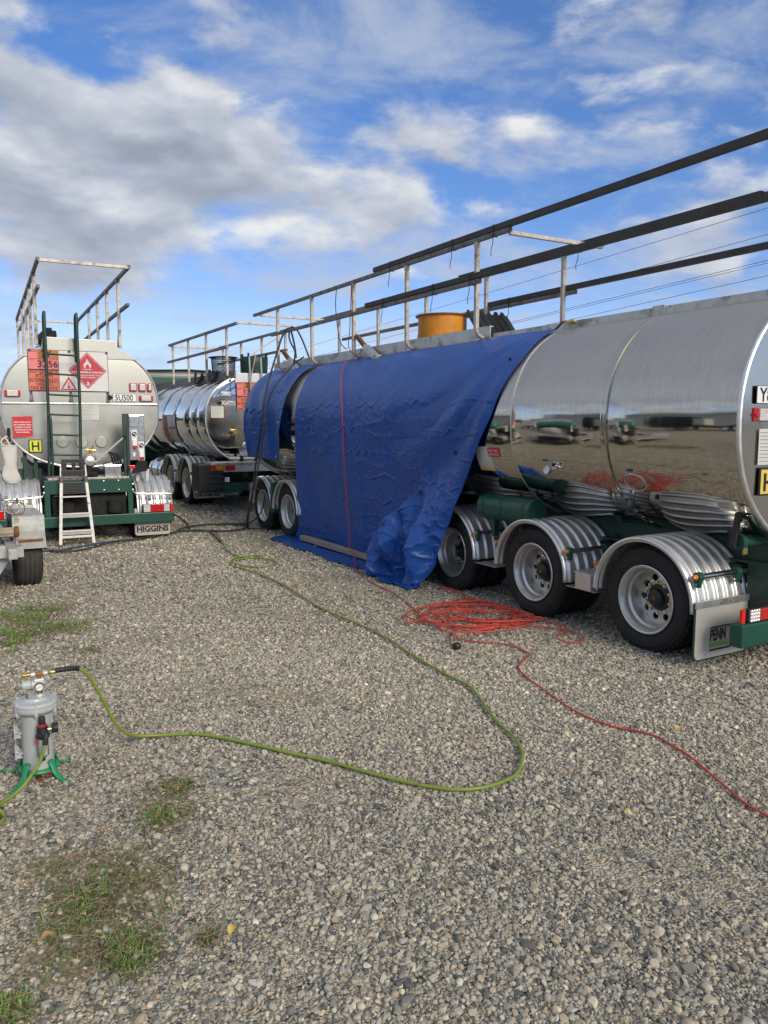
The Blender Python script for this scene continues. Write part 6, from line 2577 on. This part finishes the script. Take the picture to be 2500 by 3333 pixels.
TAIL = [(4.36, 5.89), (4.42, 6.1), (4.46, 6.36), (4.42, 6.5), (4.47, 6.55), (4.50, 6.4), (4.44, 6.18), (4.42, 5.94), (4.38, 5.65), (4.40, 5.37), (4.44, 5.1), (4.46, 4.87), (4.46, 4.71), (4.38, 4.61), (4.25, 4.55), (4.17, 4.49), (4.14, 4.39), (4.2, 4.31), (4.3, 4.34), (4.38, 4.45), (4.4, 4.61), (4.30, 4.80), (4.0, 5.05), (3.7, 5.12)]
AWAY = [(3.54, 5.03), (3.50, 4.90), (3.59, 4.71), (3.7, 4.62), (3.74, 4.45), (3.70, 4.28), (3.56, 4.18), (3.43, 4.07), (3.34, 3.89), (3.29, 3.69), (3.2, 3.36), (3.18, 3.18), (3.2, 3.0), (3.26, 2.89), (3.3, 2.76), (3.27, 2.61), (3.23, 2.47), (3.12, 2.22), (3.05, 2.06), (3.03, 1.93), (3.01, 1.79), (3.02, 1.5), (3.1, 1.2)]
cord = TARP_RUN + flat(ORANGE, .0065, .012) + heap + flat(TAIL, .0065, .022) + flat(AWAY, .0065, .012)
lay('extension_cord', 'tangled orange extension cord heaped on the gravel beside the wheels', 'cord', cord, .0056, 'cord_orange', 7, wob=.006)
cd = thing('cord_lead', 'short dark lead ending in a round plug beside the orange cord heap', 'plug', (3.34, 4.70, 0))
hb = MB()
hb.tube([Vector(p) - Vector((3.34, 4.70, 0)) for p in smooth_path([(3.54, 5.03, .03), (3.46, 4.95, .022), (3.39, 4.85, .02), (3.35, 4.76, .022), (3.34, 4.71, .03)], 6)], .005, 7)
hb.build('lead', 'print_maroon', cd, smooth=True)
hb = MB()
hb.lathe([(.001, .0), (.030, .0), (.034, .010), (.034, .030), (.028, .040), (.026, .036), (.012, .034), (.001, .034)], 18, 'z', (0, -.015, .012))
hb.build('plug', 'black_plastic', cd, smooth=True)

# hoses near the left trailer
lay('air_line', 'faded blue hose lying in front of the left trailer wheels', 'hose', flat([(.75, 11.0), (1.05, 11.02), (1.21, 11.08), (1.41, 11.05), (1.53, 11.13), (1.79, 11.29), (2.04, 11.44), (2.28, 11.50), (2.62, 11.56), (2.91, 11.78), (3.14, 11.96)], .014), .014, 'hose_blue')
lay('hydraulic_hose', 'black hose crossing the blue hose in front of the left trailer', 'hose', [(1.12, 11.95, .03), (1.16, 11.65, .03), (1.22, 11.34, .03), (1.26, 11.06, .03), (1.39, 10.88, .03), (1.58, 10.88, .03), (1.78, 11.04, .03), (1.97, 11.20, .04), (2.19, 11.34, .05), (2.54, 11.50, .04), (2.91, 11.74, .045), (3.23, 12.02, .03), (3.5, 12.3, .03), (3.79, 14.2, .03), (3.7, 15.5, .03)], .013, 'hose_dark')
hose1 = [(4.95, 11.30, 2.72), (4.93, 11.33, 2.95), (4.88, 11.384, 3.17), (4.80, 11.45, 3.08), (4.70, 11.453, 2.815), (4.52, 11.349, 2.397), (4.37, 11.20, 2.036), (4.33, 11.267, 1.566), (4.31, 11.398, 1.189), (4.29, 11.513, .752), (4.29, 11.626, .48), (4.30, 11.80, .20), (4.36, 12.0, .04)]
loop = [(4.48, 12.3), (4.37, 12.49), (4.19, 12.45), (3.91, 12.61), (3.68, 12.6), (3.48, 12.47), (3.32, 12.28), (3.25, 12.11), (3.39, 12.06), (3.63, 11.92), (3.88, 11.72), (4.14, 11.76), (4.33, 11.97), (4.36, 12.25), (4.25, 12.35)]
lay('hanging_hose', 'thick black hose hanging over the small tarpaulin to a loop on the ground', 'hose', hose1 + flat(loop, .016), .015, 'hose_dark')
hose2 = [(4.86, 11.20, 2.60), (4.85, 11.12, 2.72), (4.85, 11.13, 2.82), (4.85, 11.27, 2.94), (4.86, 11.36, 3.06), (4.88, 11.33, 3.18), (4.90, 11.17, 3.14), (4.95, 11.08, 2.99), (5.0, 11.03, 2.82), (5.05, 11.02, 2.69)]
lay('hanging_hose', 'black hose bent in a hoop over the middle rail above the small tarpaulin', 'hose', hose2, .013, 'hose_dark')
hose3 = [(4.97, 11.05, 2.72), (4.85, 11.14, 2.62), (4.72, 11.08, 2.50), (4.50, 10.92, 2.33), (4.385, 10.96, 2.14), (4.36, 11.02, 1.99), (4.345, 11.06, 1.82), (4.335, 11.06, 1.70), (4.31, 11.151, 1.45), (4.29, 11.255, 1.11), (4.27, 11.411, .76), (4.27, 11.567, .54), (4.29, 11.82, .22), (4.36, 12.02, .03), (4.37, 11.80, .03), (4.54, 11.62, .03)]
lay('hanging_hose', 'thinner black hose trailing down the small tarpaulin beside the thick one', 'hose', hose3, .011, 'hose_dark')
lay('hydraulic_hose', 'black hose curling off the loop towards the green hose coil', 'hose', flat([(3.78, 12.0), (3.66, 11.78), (3.60, 11.4), (3.53, 10.99), (3.45, 10.61)], .011), .010, 'hose_dark')
lay('hydraulic_hose', 'black hose resting against the front wheels of the right tanker', 'hose', [(3.9, 12.62, .03), (4.25, 12.62, .03), (4.46, 12.45, .03), (4.47, 12.05, .12), (4.49, 11.72, .30), (4.46, 11.5, .62), (4.44, 11.9, .66), (4.45, 12.2, .60)], .011, 'hose_dark')
lay('rail_wire', 'thin black wire hanging from the upper handrail left of the orange cord', 'wire', [(4.88, 9.75, 3.53), (4.86, 9.74, 3.30), (4.86, 9.68, 3.0), (4.86, 9.60, 2.8), (4.9, 9.5, 2.70)], .006, 'hose_dark')


# ------------------------------------------------------------------ fallen leaves
def leaf(label, x, y, rz, ln, mat):
    m = MB()
    rows = []
    for i in range(7):
        u = i / 6
        w = .30 * math.sin(PI * min(1, u * 1.05)) ** .8 * ln
        z = .010 + .012 * math.sin(u * 3)
        rows.append([((u - .5) * ln, q * w, z + abs(q) * w * .5) for q in (-1, -.4, .4, 1)])
    m.grid(rows)
    m.tube([(-.5 * ln, 0, .010), (-.85 * ln, .1 * ln, .012)], .0012, 4)
    o = m.build('fallen_leaf', mat, None, smooth=True)
    o.location = (x, y, .012)
    o.rotation_euler = (0, 0, rz)
    tag(o, label, 'leaf', 'fallen leaves')


leaf('small yellow leaf on the gravel right of the weeds', .771, 2.345, .8, .05, 'leaf_yellow')
leaf('curled tan leaf lying left of the weed patch', .232, 2.612, .2, .05, 'leaf_tan')
leaf('pale yellow leaf among the stones below the orange cord', 2.516, 2.249, 1.8, .045, 'leaf_yellow')
leaf('yellow leaf beside the bend of the orange cord', 3.476, 2.761, .1, .06, 'leaf_yellow')

# ------------------------------------------------------------------ tarpaulins
def vnoise(x, y, seed=0):
    """cheap smooth value noise on arrays"""
    xi, yi = np.floor(x).astype(int), np.floor(y).astype(int)
    fx, fy = x - xi, y - yi
    fx, fy = fx * fx * (3 - 2 * fx), fy * fy * (3 - 2 * fy)

    def h(a, b):
        n = (a * 374761393 + b * 668265263 + seed * 982451653) & 0xffffffff
        n = ((n ^ (n >> 13)) * 1274126177) & 0xffffffff
        return ((n ^ (n >> 16)) & 0xffff) / 65535.0
    a = h(xi, yi) * (1 - fx) + h(xi + 1, yi) * fx
    b = h(xi, yi + 1) * (1 - fx) + h(xi + 1, yi + 1) * fx
    return a * (1 - fy) + b * fy


def ridged(x, y, seed):
    return 1 - np.abs(2 * vnoise(x, y, seed) - 1)


def crinkle(U, V, amp=1.0, seed=3):
    """U metres along the sheet, V metres down it: fold grid, zigzag crinkles and soft creases"""
    d = np.zeros_like(U)
    # packaging folds: faint straight lines, broken zigzag crinkles that differ from row to row
    wob = .05 * (vnoise(U * 1.1, V * 1.1, seed + 12) - .5)
    for k in range(1, 12):
        v0 = k * .285
        per = (.27, .33, .22, .30, .25)[k % 5] * (1 + .25 * (vnoise(U * .9, V * 0 + k, seed + 14) - .5))
        zig = .060 * (2 * np.abs(((U + .17 * k) / per) % 1 - .5) - .5)
        msk = np.clip(vnoise(U * 2.9 + k * 7, V * 0 + k * 3.7, seed) * 2.6 - 1.25, 0, 1)
        w = V - v0 - wob - zig * (.35 + msk)
        d += (.0115 * np.exp(-(w / .010) ** 2) - .007 * np.exp(-((w - .026) / .016) ** 2)) * msk
        d += .0028 * np.exp(-((V - v0 - wob) / .009) ** 2) * np.clip(vnoise(U * 1.7, V * 0 + k, seed + 15) * 2 - .4, 0, 1)
    for k in range(0, 14):
        u0 = k * .46 + .1
        d += .0034 * np.exp(-((U - u0 - .02 * np.sin(V * 3 + k)) / .010) ** 2) * np.clip(vnoise(V * 1.7, U * 0 + k, seed + 16) * 2 - .3, 0, 1)
    wx, wy = U + .10 * vnoise(U * 3, V * 3, seed + 5), V + .10 * vnoise(U * 3 + 9, V * 3, seed + 6)
    r1 = ridged(wx * 4.5, wy * 6.0, seed + 1) ** 5
    r2 = ridged(wx * 9 + wy * 4, wy * 11 - wx * 3, seed + 2) ** 5
    patch = np.clip(vnoise(U * 1.4, V * 1.6, seed + 8) * 2 - .55, 0, 1)
    d += (.010 * r1 + .005 * r2) * patch
    d += .050 * (vnoise(U * 1.3 + V * .5, V * .6, seed + 9) - .5) + .022 * (vnoise(U * 3.2 + V * .7, V * .9, seed + 4) - .5)
    return d * amp


def sheet(name, X, Y, Z, mat, label, parent=None):
    """grid arrays to one mesh"""
    r, c = X.shape
    me = bpy.data.meshes.new(name)
    co = np.stack([X, Y, Z], -1).reshape(-1, 3)
    i, j = np.meshgrid(np.arange(r - 1), np.arange(c - 1), indexing='ij')
    a = (i * c + j).ravel()
    q = np.stack([a, a + 1, a + c + 1, a + c], 1)
    me.vertices.add(len(co))
    me.vertices.foreach_set('co', co.astype(np.float32).ravel())
    me.loops.add(q.size)
    me.loops.foreach_set('vertex_index', q.ravel().astype(np.int32))
    me.polygons.add(len(q))
    me.polygons.foreach_set('loop_start', np.arange(0, q.size, 4, dtype=np.int32))
    me.update(calc_edges=True)
    me.validate()
    me.shade_smooth()
    me.materials.append(MATS[mat])
    o = bpy.data.objects.new(name, me)
    COL.objects.link(o)
    md = o.modifiers.new('solid', 'SOLIDIFY')
    md.thickness = .003
    md.offset = 0
    if parent:
        o.parent = parent
    return o


def smoothstep(a, b, x):
    t = np.clip((x - a) / (b - a), 0, 1)
    return t * t * (3 - 2 * t)


def tank_curve(zs, grow):
    """world x of the tank's near side"""
    s_ = np.clip((zs - ACZ) / (AB + grow), -1, 1)
    return AO[0] - (AA + grow) * (1 - np.abs(s_) ** AN) ** (1 / AN)


def profile(n_top, n_hang, n_flap, xfoot, xflap, zbot=.02, grow=.016):
    """polyline (x, z) of the hanging sheet: round the tank, down, out over the ground"""
    th = np.linspace(R(118.5), R(180), n_top)
    top = [sec(AA, AB, AN, ACZ, a, AO[0], grow) for a in th]
    zt = np.linspace(ACZ, zbot, n_hang + 1)[1:]
    f = (ACZ - zt) / ACZ
    hx = (AO[0] - AA - grow) + (xfoot - (AO[0] - AA - grow)) * f ** 1.3
    hang = list(zip(hx, zt))
    fl = [(xfoot + (xflap - xfoot) * k / n_flap, zbot + .004 * math.sin(k * 1.3)) for k in range(1, n_flap + 1)]
    return np.array(top + hang + fl)


def big_tarp():
    t = thing('tarpaulin', 'large creased blue tarpaulin draped over the right tanker down to the gravel', 'tarpaulin', (4.5, 8.2, 0))
    nu, nt_, nh, nf = 420, 110, 230, 46
    pr_ = profile(nt_, nh, nf, 4.62, 4.20)
    nv = len(pr_)
    arc = np.concatenate([[0], np.cumsum(np.hypot(np.diff(pr_[:, 0]), np.diff(pr_[:, 1])))])
    px, pz = pr_[:, 0][:, None], pr_[:, 1][:, None]
    s_ = np.linspace(0, 1, nu)[None, :]
    # right edge: world y as a function of height
    zt = np.array([0.0, .30, .67, 1.035, 1.30, 1.556, 1.763, 2.0, 2.26, 2.48, 2.60])
    yt = np.array([6.62, 6.50, 6.36, 6.17, 6.01, 5.86, 5.72, 5.62, 5.50, 5.49, 5.46])
    yr = np.interp(pr_[:, 1], zt, yt)[:, None]
    yl = np.interp(pr_[:, 1], [0, .6, 1.7, 2.2, 2.6], [10.72, 10.38, 10.16, 10.16, 10.45])[:, None]
    isflap = (np.arange(nv) >= nt_ + nh)[:, None]
    yl = np.where(isflap, np.linspace(0, 1, nv)[:, None] * 0 + 10.72 + .1 * np.sin(arc[:, None] * 9), yl)
    Y = yl + (yr - yl) * s_
    X = np.repeat(px, nu, 1).copy()
    Z = np.repeat(pz, nu, 1).copy()
    A_ = np.repeat(arc[:, None], nu, 1)
    U = (yl.max() - Y)
    d = crinkle(U, A_, 1.0, 3)
    # strained folds running from the pulled top right corner
    ang = np.arctan2(Y - 5.45, 2.62 - Z + .001)
    rad = np.hypot(Y - 5.45, 2.62 - Z)
    pull = np.exp(-((rad - 1.3) / 1.2) ** 2) * smoothstep(.12, .5, rad)
    d += .028 * pull * np.sin(ang * 17 + 1.2 * np.sin(rad * 2)) * smoothstep(.15, .45, ang) * smoothstep(1.57, 1.1, ang)
    # slack vertical waves low down
    low = smoothstep(1.5, .5, Z)
    d += low * .022 * np.sin(U * 3.1 + .8 * np.sin(Z * 2.2)) + low * .010 * np.sin(U * 8.3 + Z * 1.5)
    tautop = smoothstep(1.75, 2.1, Z)
    d = np.where(tautop > 0, d * (1 - .72 * tautop), d)
    d = np.where(Z > 1.55, np.maximum(d, -.012), d)
    flapf = np.where(isflap, .35, 1.0)
    # outward along the sheet normal
    tx, tz = np.gradient(px[:, 0]), np.gradient(pz[:, 0])
    ln = np.hypot(tx, tz)
    nx, nz = (tz / ln)[:, None], (-tx / ln)[:, None]
    k_ = np.sign(-nx[nt_ + 40])
    nx, nz = nx * k_, nz * k_
    nx = np.where(isflap, 0, nx)
    nz = np.where(isflap, 1, nz)
    X += nx * (d * flapf + .012)
    Z += nz * (d * flapf + .012)
    # lower right corner bellies out in big loose pleats
    # seen from the front, the pleat edge runs from shoulder height down to the left
    left_edge = 6.95 + .95 * smoothstep(1.25, .1, Z)
    inside = smoothstep(0.0, .10, left_edge - Y)
    drop = smoothstep(1.35, .25, Z)
    right_fade = smoothstep(5.95, 6.55, Y + .0 * Z)
    bel = inside * drop * (.30 + .13 * np.sin((Y - 6.5) * 8 + Z * 2.0) + .06 * np.sin((Y - 6.5) * 21 - Z * 5))
    bel *= .35 + .65 * smoothstep(6.40, 6.75, Y)
    cr = ridged(Y * 5 + Z * 3, Z * 4 - Y * 2, 21) ** 3 + .7 * ridged(Y * 9 - Z * 5, Z * 8 + Y * 3, 22) ** 4
    bel += inside * drop * .040 * cr
    hang_m = (~isflap)
    X = np.where(hang_m, X - bel, X)
    # the ground flap under the pleats is drawn in and rumpled
    X = np.where(isflap, X - inside * .0, X)
    fu = smoothstep(8.0, 7.0, Y)
    foot_x = X[nt_ + nh - 1:nt_ + nh, :]
    prog = np.clip((np.arange(nv) - (nt_ + nh - 1)) / nf, 0, 1)[:, None]
    base_end = 4.20 + .03 * np.sin(Y * 5.0) + .02 * np.sin(Y * 13)
    end_x = base_end * (1 - fu) + np.minimum(foot_x - .05, base_end - .10 * fu) * fu
    X = np.where(isflap, foot_x + (end_x - foot_x) * prog, X)
    Z = np.where(isflap, .020 + .012 * vnoise(Y * 4, X * 6, 31) + .020 * fu * ridged(Y * 6, X * 9, 33) ** 2, Z)
    Z = np.maximum(Z, .016)
    # keep the sheet outside the third wheel
    o = sheet('tarp_sheet', X - 4.5, Y - 8.2, Z, 'tarp_blue', None, t)
    # eyelets
    def eyelet(iv, iu):
        p = Vector((X[iv, iu] - 4.5, Y[iv, iu] - 8.2, Z[iv, iu]))
        e = MB()
        e.lathe([(.012, -.010), (.022, -.010), (.024, -.005), (.022, .004), (.012, .004)], 14, 'x', closed=True)
        q = e.build('eyelet', 'black_plastic', t, smooth=True)
        q.location = p
    for (y, z) in ((5.66, 2.28), (6.32, 1.42), (6.95, .98), (7.3, .62)):
        dd = (Y - y) ** 2 + (Z - z) ** 2 + np.where(isflap, 9, 0)
        iv, iu = np.unravel_index(np.argmin(dd), dd.shape)
        eyelet(iv, iu)
    # hem rope along the right edge
    h = MB()
    h.tube([(X[k, -1] - 4.5, Y[k, -1] - 8.2, Z[k, -1]) for k in range(0, nt_ + nh, 5)], .006, 6)
    h.build('hem', 'tarp_blue', t, smooth=True)
    # strap hook at the upper right corner
    hk = MB()
    c_ = Vector((X[0, -1] - 4.5, Y[0, -1] - 8.2, Z[0, -1]))
    hk.tube(smooth_path([c_, c_ + Vector((-.01, -.05, .02)), c_ + Vector((0, -.09, .05)), c_ + Vector((.05, -.16, .04))], 4), .010, 8)
    hk.build('corner_hook', 'black_plastic', t, smooth=True)
    hk = MB()
    hk.bar(c_ + Vector((-.01, -.12, .035)), c_ + Vector((.0, -.24, .05)), .03, .02)
    hk.build('strap', 'leaf_yellow', t, bevel=.004)


big_tarp()


def small_tarp():
    t = thing('tarpaulin', 'small blue tarpaulin hung over the front end of the right tanker', 'tarpaulin', (4.5, 11.4, 1.2))
    nu, nt_, nh = 230, 110, 70
    th = np.linspace(R(119), R(180), nt_)
    top = [sec(AA, AB, AN, ACZ, a, AO[0], .018) for a in th]
    zt = np.linspace(ACZ, 1.17, nh + 1)[1:]
    xb = AO[0] - AA - .018
    pr_ = np.array(top + [(xb - .012 * math.sin((ACZ - z) * 4) + .02 * (ACZ - z), z) for z in zt])
    nv = len(pr_)
    arc = np.concatenate([[0], np.cumsum(np.hypot(np.diff(pr_[:, 0]), np.diff(pr_[:, 1])))])[:, None]
    s_ = np.linspace(0, 1, nu)[None, :]
    yr = np.interp(pr_[:, 1], [1.17, 1.5, 1.85, 2.2, 2.4, 2.6], [10.74, 10.58, 10.48, 10.46, 10.52, 10.47])[:, None]
    yl = np.interp(pr_[:, 1], [1.17, 1.6, 2.6], [12.02, 12.22, 12.26])[:, None]
    Y = yl + (yr - yl) * s_
    X = np.repeat(pr_[:, 0][:, None], nu, 1).copy()
    Z = np.repeat(pr_[:, 1][:, None], nu, 1).copy()
    U = 12.3 - Y
    d = crinkle(U, np.repeat(arc, nu, 1), 1.1, 13)
    d += .018 * np.sin(U * 11 + Z * 5) * smoothstep(2.5, 2.2, Z) * smoothstep(1.1, 1.9, Z) * .6
    d += smoothstep(1.7, 1.2, Z) * .03 * np.sin(U * 6 + 1)
    d += smoothstep(10.9, 10.5, Y) * .05 * smoothstep(2.5, 1.9, Z)
    d = np.maximum(d, -.014)
    tx, tz = np.gradient(pr_[:, 0]), np.gradient(pr_[:, 1])
    ln = np.hypot(tx, tz)
    nx, nz = (tz / ln)[:, None], (-tx / ln)[:, None]
    k_ = np.sign(-nx[-10])
    X += nx * k_ * (d + .022)
    Z += nz * k_ * (d + .022)
    # sagging top edge between its ties
    Z[:, :] -= (.05 * np.sin(PI * np.clip((12.2 - Y) / 1.2, 0, 1)) * smoothstep(2.3, 2.58, Z))
    sheet('tarp_sheet', X - 4.5, Y - 11.4, Z - 1.2, 'tarp_blue', None, t)
    for (y, z) in ((10.60, 1.72), (10.85, 1.22), (11.5, 1.21)):
        dd = (Y - y) ** 2 + (Z - z) ** 2
        iv, iu = np.unravel_index(np.argmin(dd), dd.shape)
        e = MB()
        e.lathe([(.008, -.008), (.016, -.008), (.018, -.004), (.016, .004), (.008, .004)], 12, 'x', closed=True)
        q = e.build('eyelet', 'alloy', t, smooth=True)
        q.location = (X[iv, iu] - 4.5, Y[iv, iu] - 11.4, Z[iv, iu] - 1.2)
    h = MB()
    c_ = Vector((X[0, -1] - 4.5, Y[0, -1] - 11.4, Z[0, -1] - 1.2))
    h.tube([c_ + Vector((0, 0, .06)), c_, c_ + Vector((-.01, -.02, -.06))], .008, 6)
    h.build('tie_rope', 'rust', t, smooth=True)


small_tarp()


def plank():
    t = thing('timber_batten', 'weathered timber batten weighing down the foot of the large tarpaulin', 'timber', (4.535, 9.02, .045), R(.6))
    m = MB()
    m.box(-.045, .045, -1.16, 1.16, 0, .066)
    m.build('batten', 'timber', t, bevel=.006)


plank()


# ------------------------------------------------------------------ other vehicles of the yard, mostly seen mirrored in the tank
def box_wheels(t, xs, ys, r, w):
    for x in xs:
        for y in ys:
            m = MB()
            m.lathe([(r * .55, 0), (r * .7, -.01), (r * .95, .0), (r, .03), (r, w - .03), (r * .95, w), (r * .55, w)], 28, 'x')
            o = m.build('wheel', 'rubber', t, smooth=True, loc=(x - w / 2, y, r))
            m = MB()
            m.lathe([(r * .56, .01), (r * .5, .03), (r * .2, .04), (.001, .03)], 24, 'x')
            m.lathe([(r * .56, w - .01), (r * .5, w - .03), (r * .2, w - .04), (.001, w - .03)], 24, 'x')
            m.build('rim', 'white_plate', o, smooth=True)


def deck_truck():
    t = thing('flat_truck', 'white sided tray truck across the yard, seen only as a reflection in the tank', 'truck', (-11.2, 25.5, 0))
    m = MB()
    m.box(-1.2, 1.2, -3.8, 2.4, .95, 1.1)
    m.build('tray', 'body_white', t, bevel=.02)
    for k in range(6):
        y0 = -3.75 + k * 1.02
        for s_ in (-1, 1):
            m = MB()
            m.box(s_ * 1.18 - .02, s_ * 1.18 + .02, y0, y0 + .98, 1.12, 2.3)
            m.build('side_panel', 'body_white', t, bevel=.01)
    for k in range(7):
        m = MB()
        m.box(1.17, 1.235, -3.80 + k * 1.02, -3.74 + k * 1.02, 1.12, 2.36)
        m.build('stanchion', 'galv', t)
    m = MB()
    m.prism([(2.6, .6), (4.4, .6), (4.5, 1.5), (4.2, 2.6), (2.6, 2.6)], -1.15, 1.15, 'yz')
    c = m.build('cab', 'body_white', t, bevel=.06)
    m = MB()
    m.prism([(3.0, 1.55), (4.1, 1.55), (4.0, 2.3), (3.0, 2.3)], -1.165, 1.165, 'yz')
    m.build('side_window', 'glass_dark', c)
    m = MB()
    m.box(-.5, .5, -3.7, 4.0, .6, .94)
    m.build('chassis', 'under_black', t)
    box_wheels(t, (-1.0, 1.0), (-2.4, 3.4), .48, .28)


def green_tank_trailer():
    t = thing('tank_on_trailer', 'green round-nosed water tank on a low trailer, seen only as a reflection', 'tank trailer', (-6.9, 17.2, 0))
    m = MB()
    m.lathe([(.001, -1.7), (.25, -1.66), (.48, -1.5), (.56, -1.2), (.58, 0), (.56, 1.0), (.45, 1.35), (.2, 1.5), (.001, 1.52)], 28, 'y', (0, 0, 1.25))
    m.build('water_tank', 'tank_green', t, smooth=True)
    m = MB()
    m.box(-.8, .8, -1.9, 1.9, .55, .68)
    m.build('trailer_deck', 'under_black', t, bevel=.02)
    m = MB()
    m.tube(smooth_path([(.5, 1.2, .7), (.55, 1.5, 1.4), (.3, 1.8, 1.2), (.2, 2.3, .8)], 5), .16, 10)
    m.build('covered_pump', 'body_white', t, smooth=True)
    box_wheels(t, (-.8, .8), (-.45, .45), .34, .2)


def dark_truck():
    t = thing('dark_truck', 'dark flat deck truck with a sleeper box across the yard, seen only as a reflection', 'truck', (-11.5, 12.6, 0))
    m = MB()
    m.box(-1.2, 1.2, -4.2, 2.2, .95, 1.12)
    m.build('deck', 'timber', t, bevel=.02)
    m = MB()
    m.prism([(2.3, .6), (4.2, .6), (4.3, 1.5), (4.1, 2.7), (2.3, 2.7)], -1.2, 1.2, 'yz')
    c = m.build('cab', 'under_black', t, bevel=.06)
    m = MB()
    m.prism([(2.9, 1.6), (4.0, 1.6), (3.9, 2.35), (2.9, 2.35)], -1.215, 1.215, 'yz')
    m.build('side_window', 'glass_dark', c)
    m = MB()
    m.box(-1.1, 1.1, .6, 2.1, 1.125, 2.3)
    m.build('deck_box', 'shed_wall', t, bevel=.03)
    m = MB()
    m.box(-.5, .5, -4.0, 4.0, .55, .94)
    m.build('chassis', 'under_black', t)
    box_wheels(t, (-1.0, 1.0), (-3.2, -2.1, 3.3), .48, .28)


def van(label, x, y, rz):
    t = thing('van', label, 'van', (x, y, 0), rz)
    m = MB()
    m.prism([(-2.4, .35), (2.3, .35), (2.45, .8), (2.35, 1.15), (1.5, 1.3), (.95, 2.0), (.6, 2.15), (-2.35, 2.15), (-2.45, 1.9)], -.88, .88, 'yz')
    b = m.build('body', 'body_white', t, bevel=.06)
    m = MB()
    m.prism([(.25, 1.3), (1.3, 1.3), (.85, 1.9), (.25, 1.9)], -.895, .895, 'yz')
    m.build('side_window', 'glass_dark', b)
    m = MB()
    m.box(-.7, .7, -2.47, -2.44, 1.3, 1.9)
    m.build('rear_window', 'glass_dark', b)
    for s_ in (-1, 1):
        m = MB()
        m.box(s_ * .80 - .06, s_ * .80 + .06, -2.485, -2.43, .9, 1.3)
        m.build('tail_lamp', 'red_lens', b, bevel=.02)
    box_wheels(t, (-.80, .80), (-1.5, 1.5), .33, .22)


deck_truck()
green_tank_trailer()
dark_truck()
van('white van parked beyond the gap between the tarpaulins and the truck deck', 12.4, 34.0, R(20))
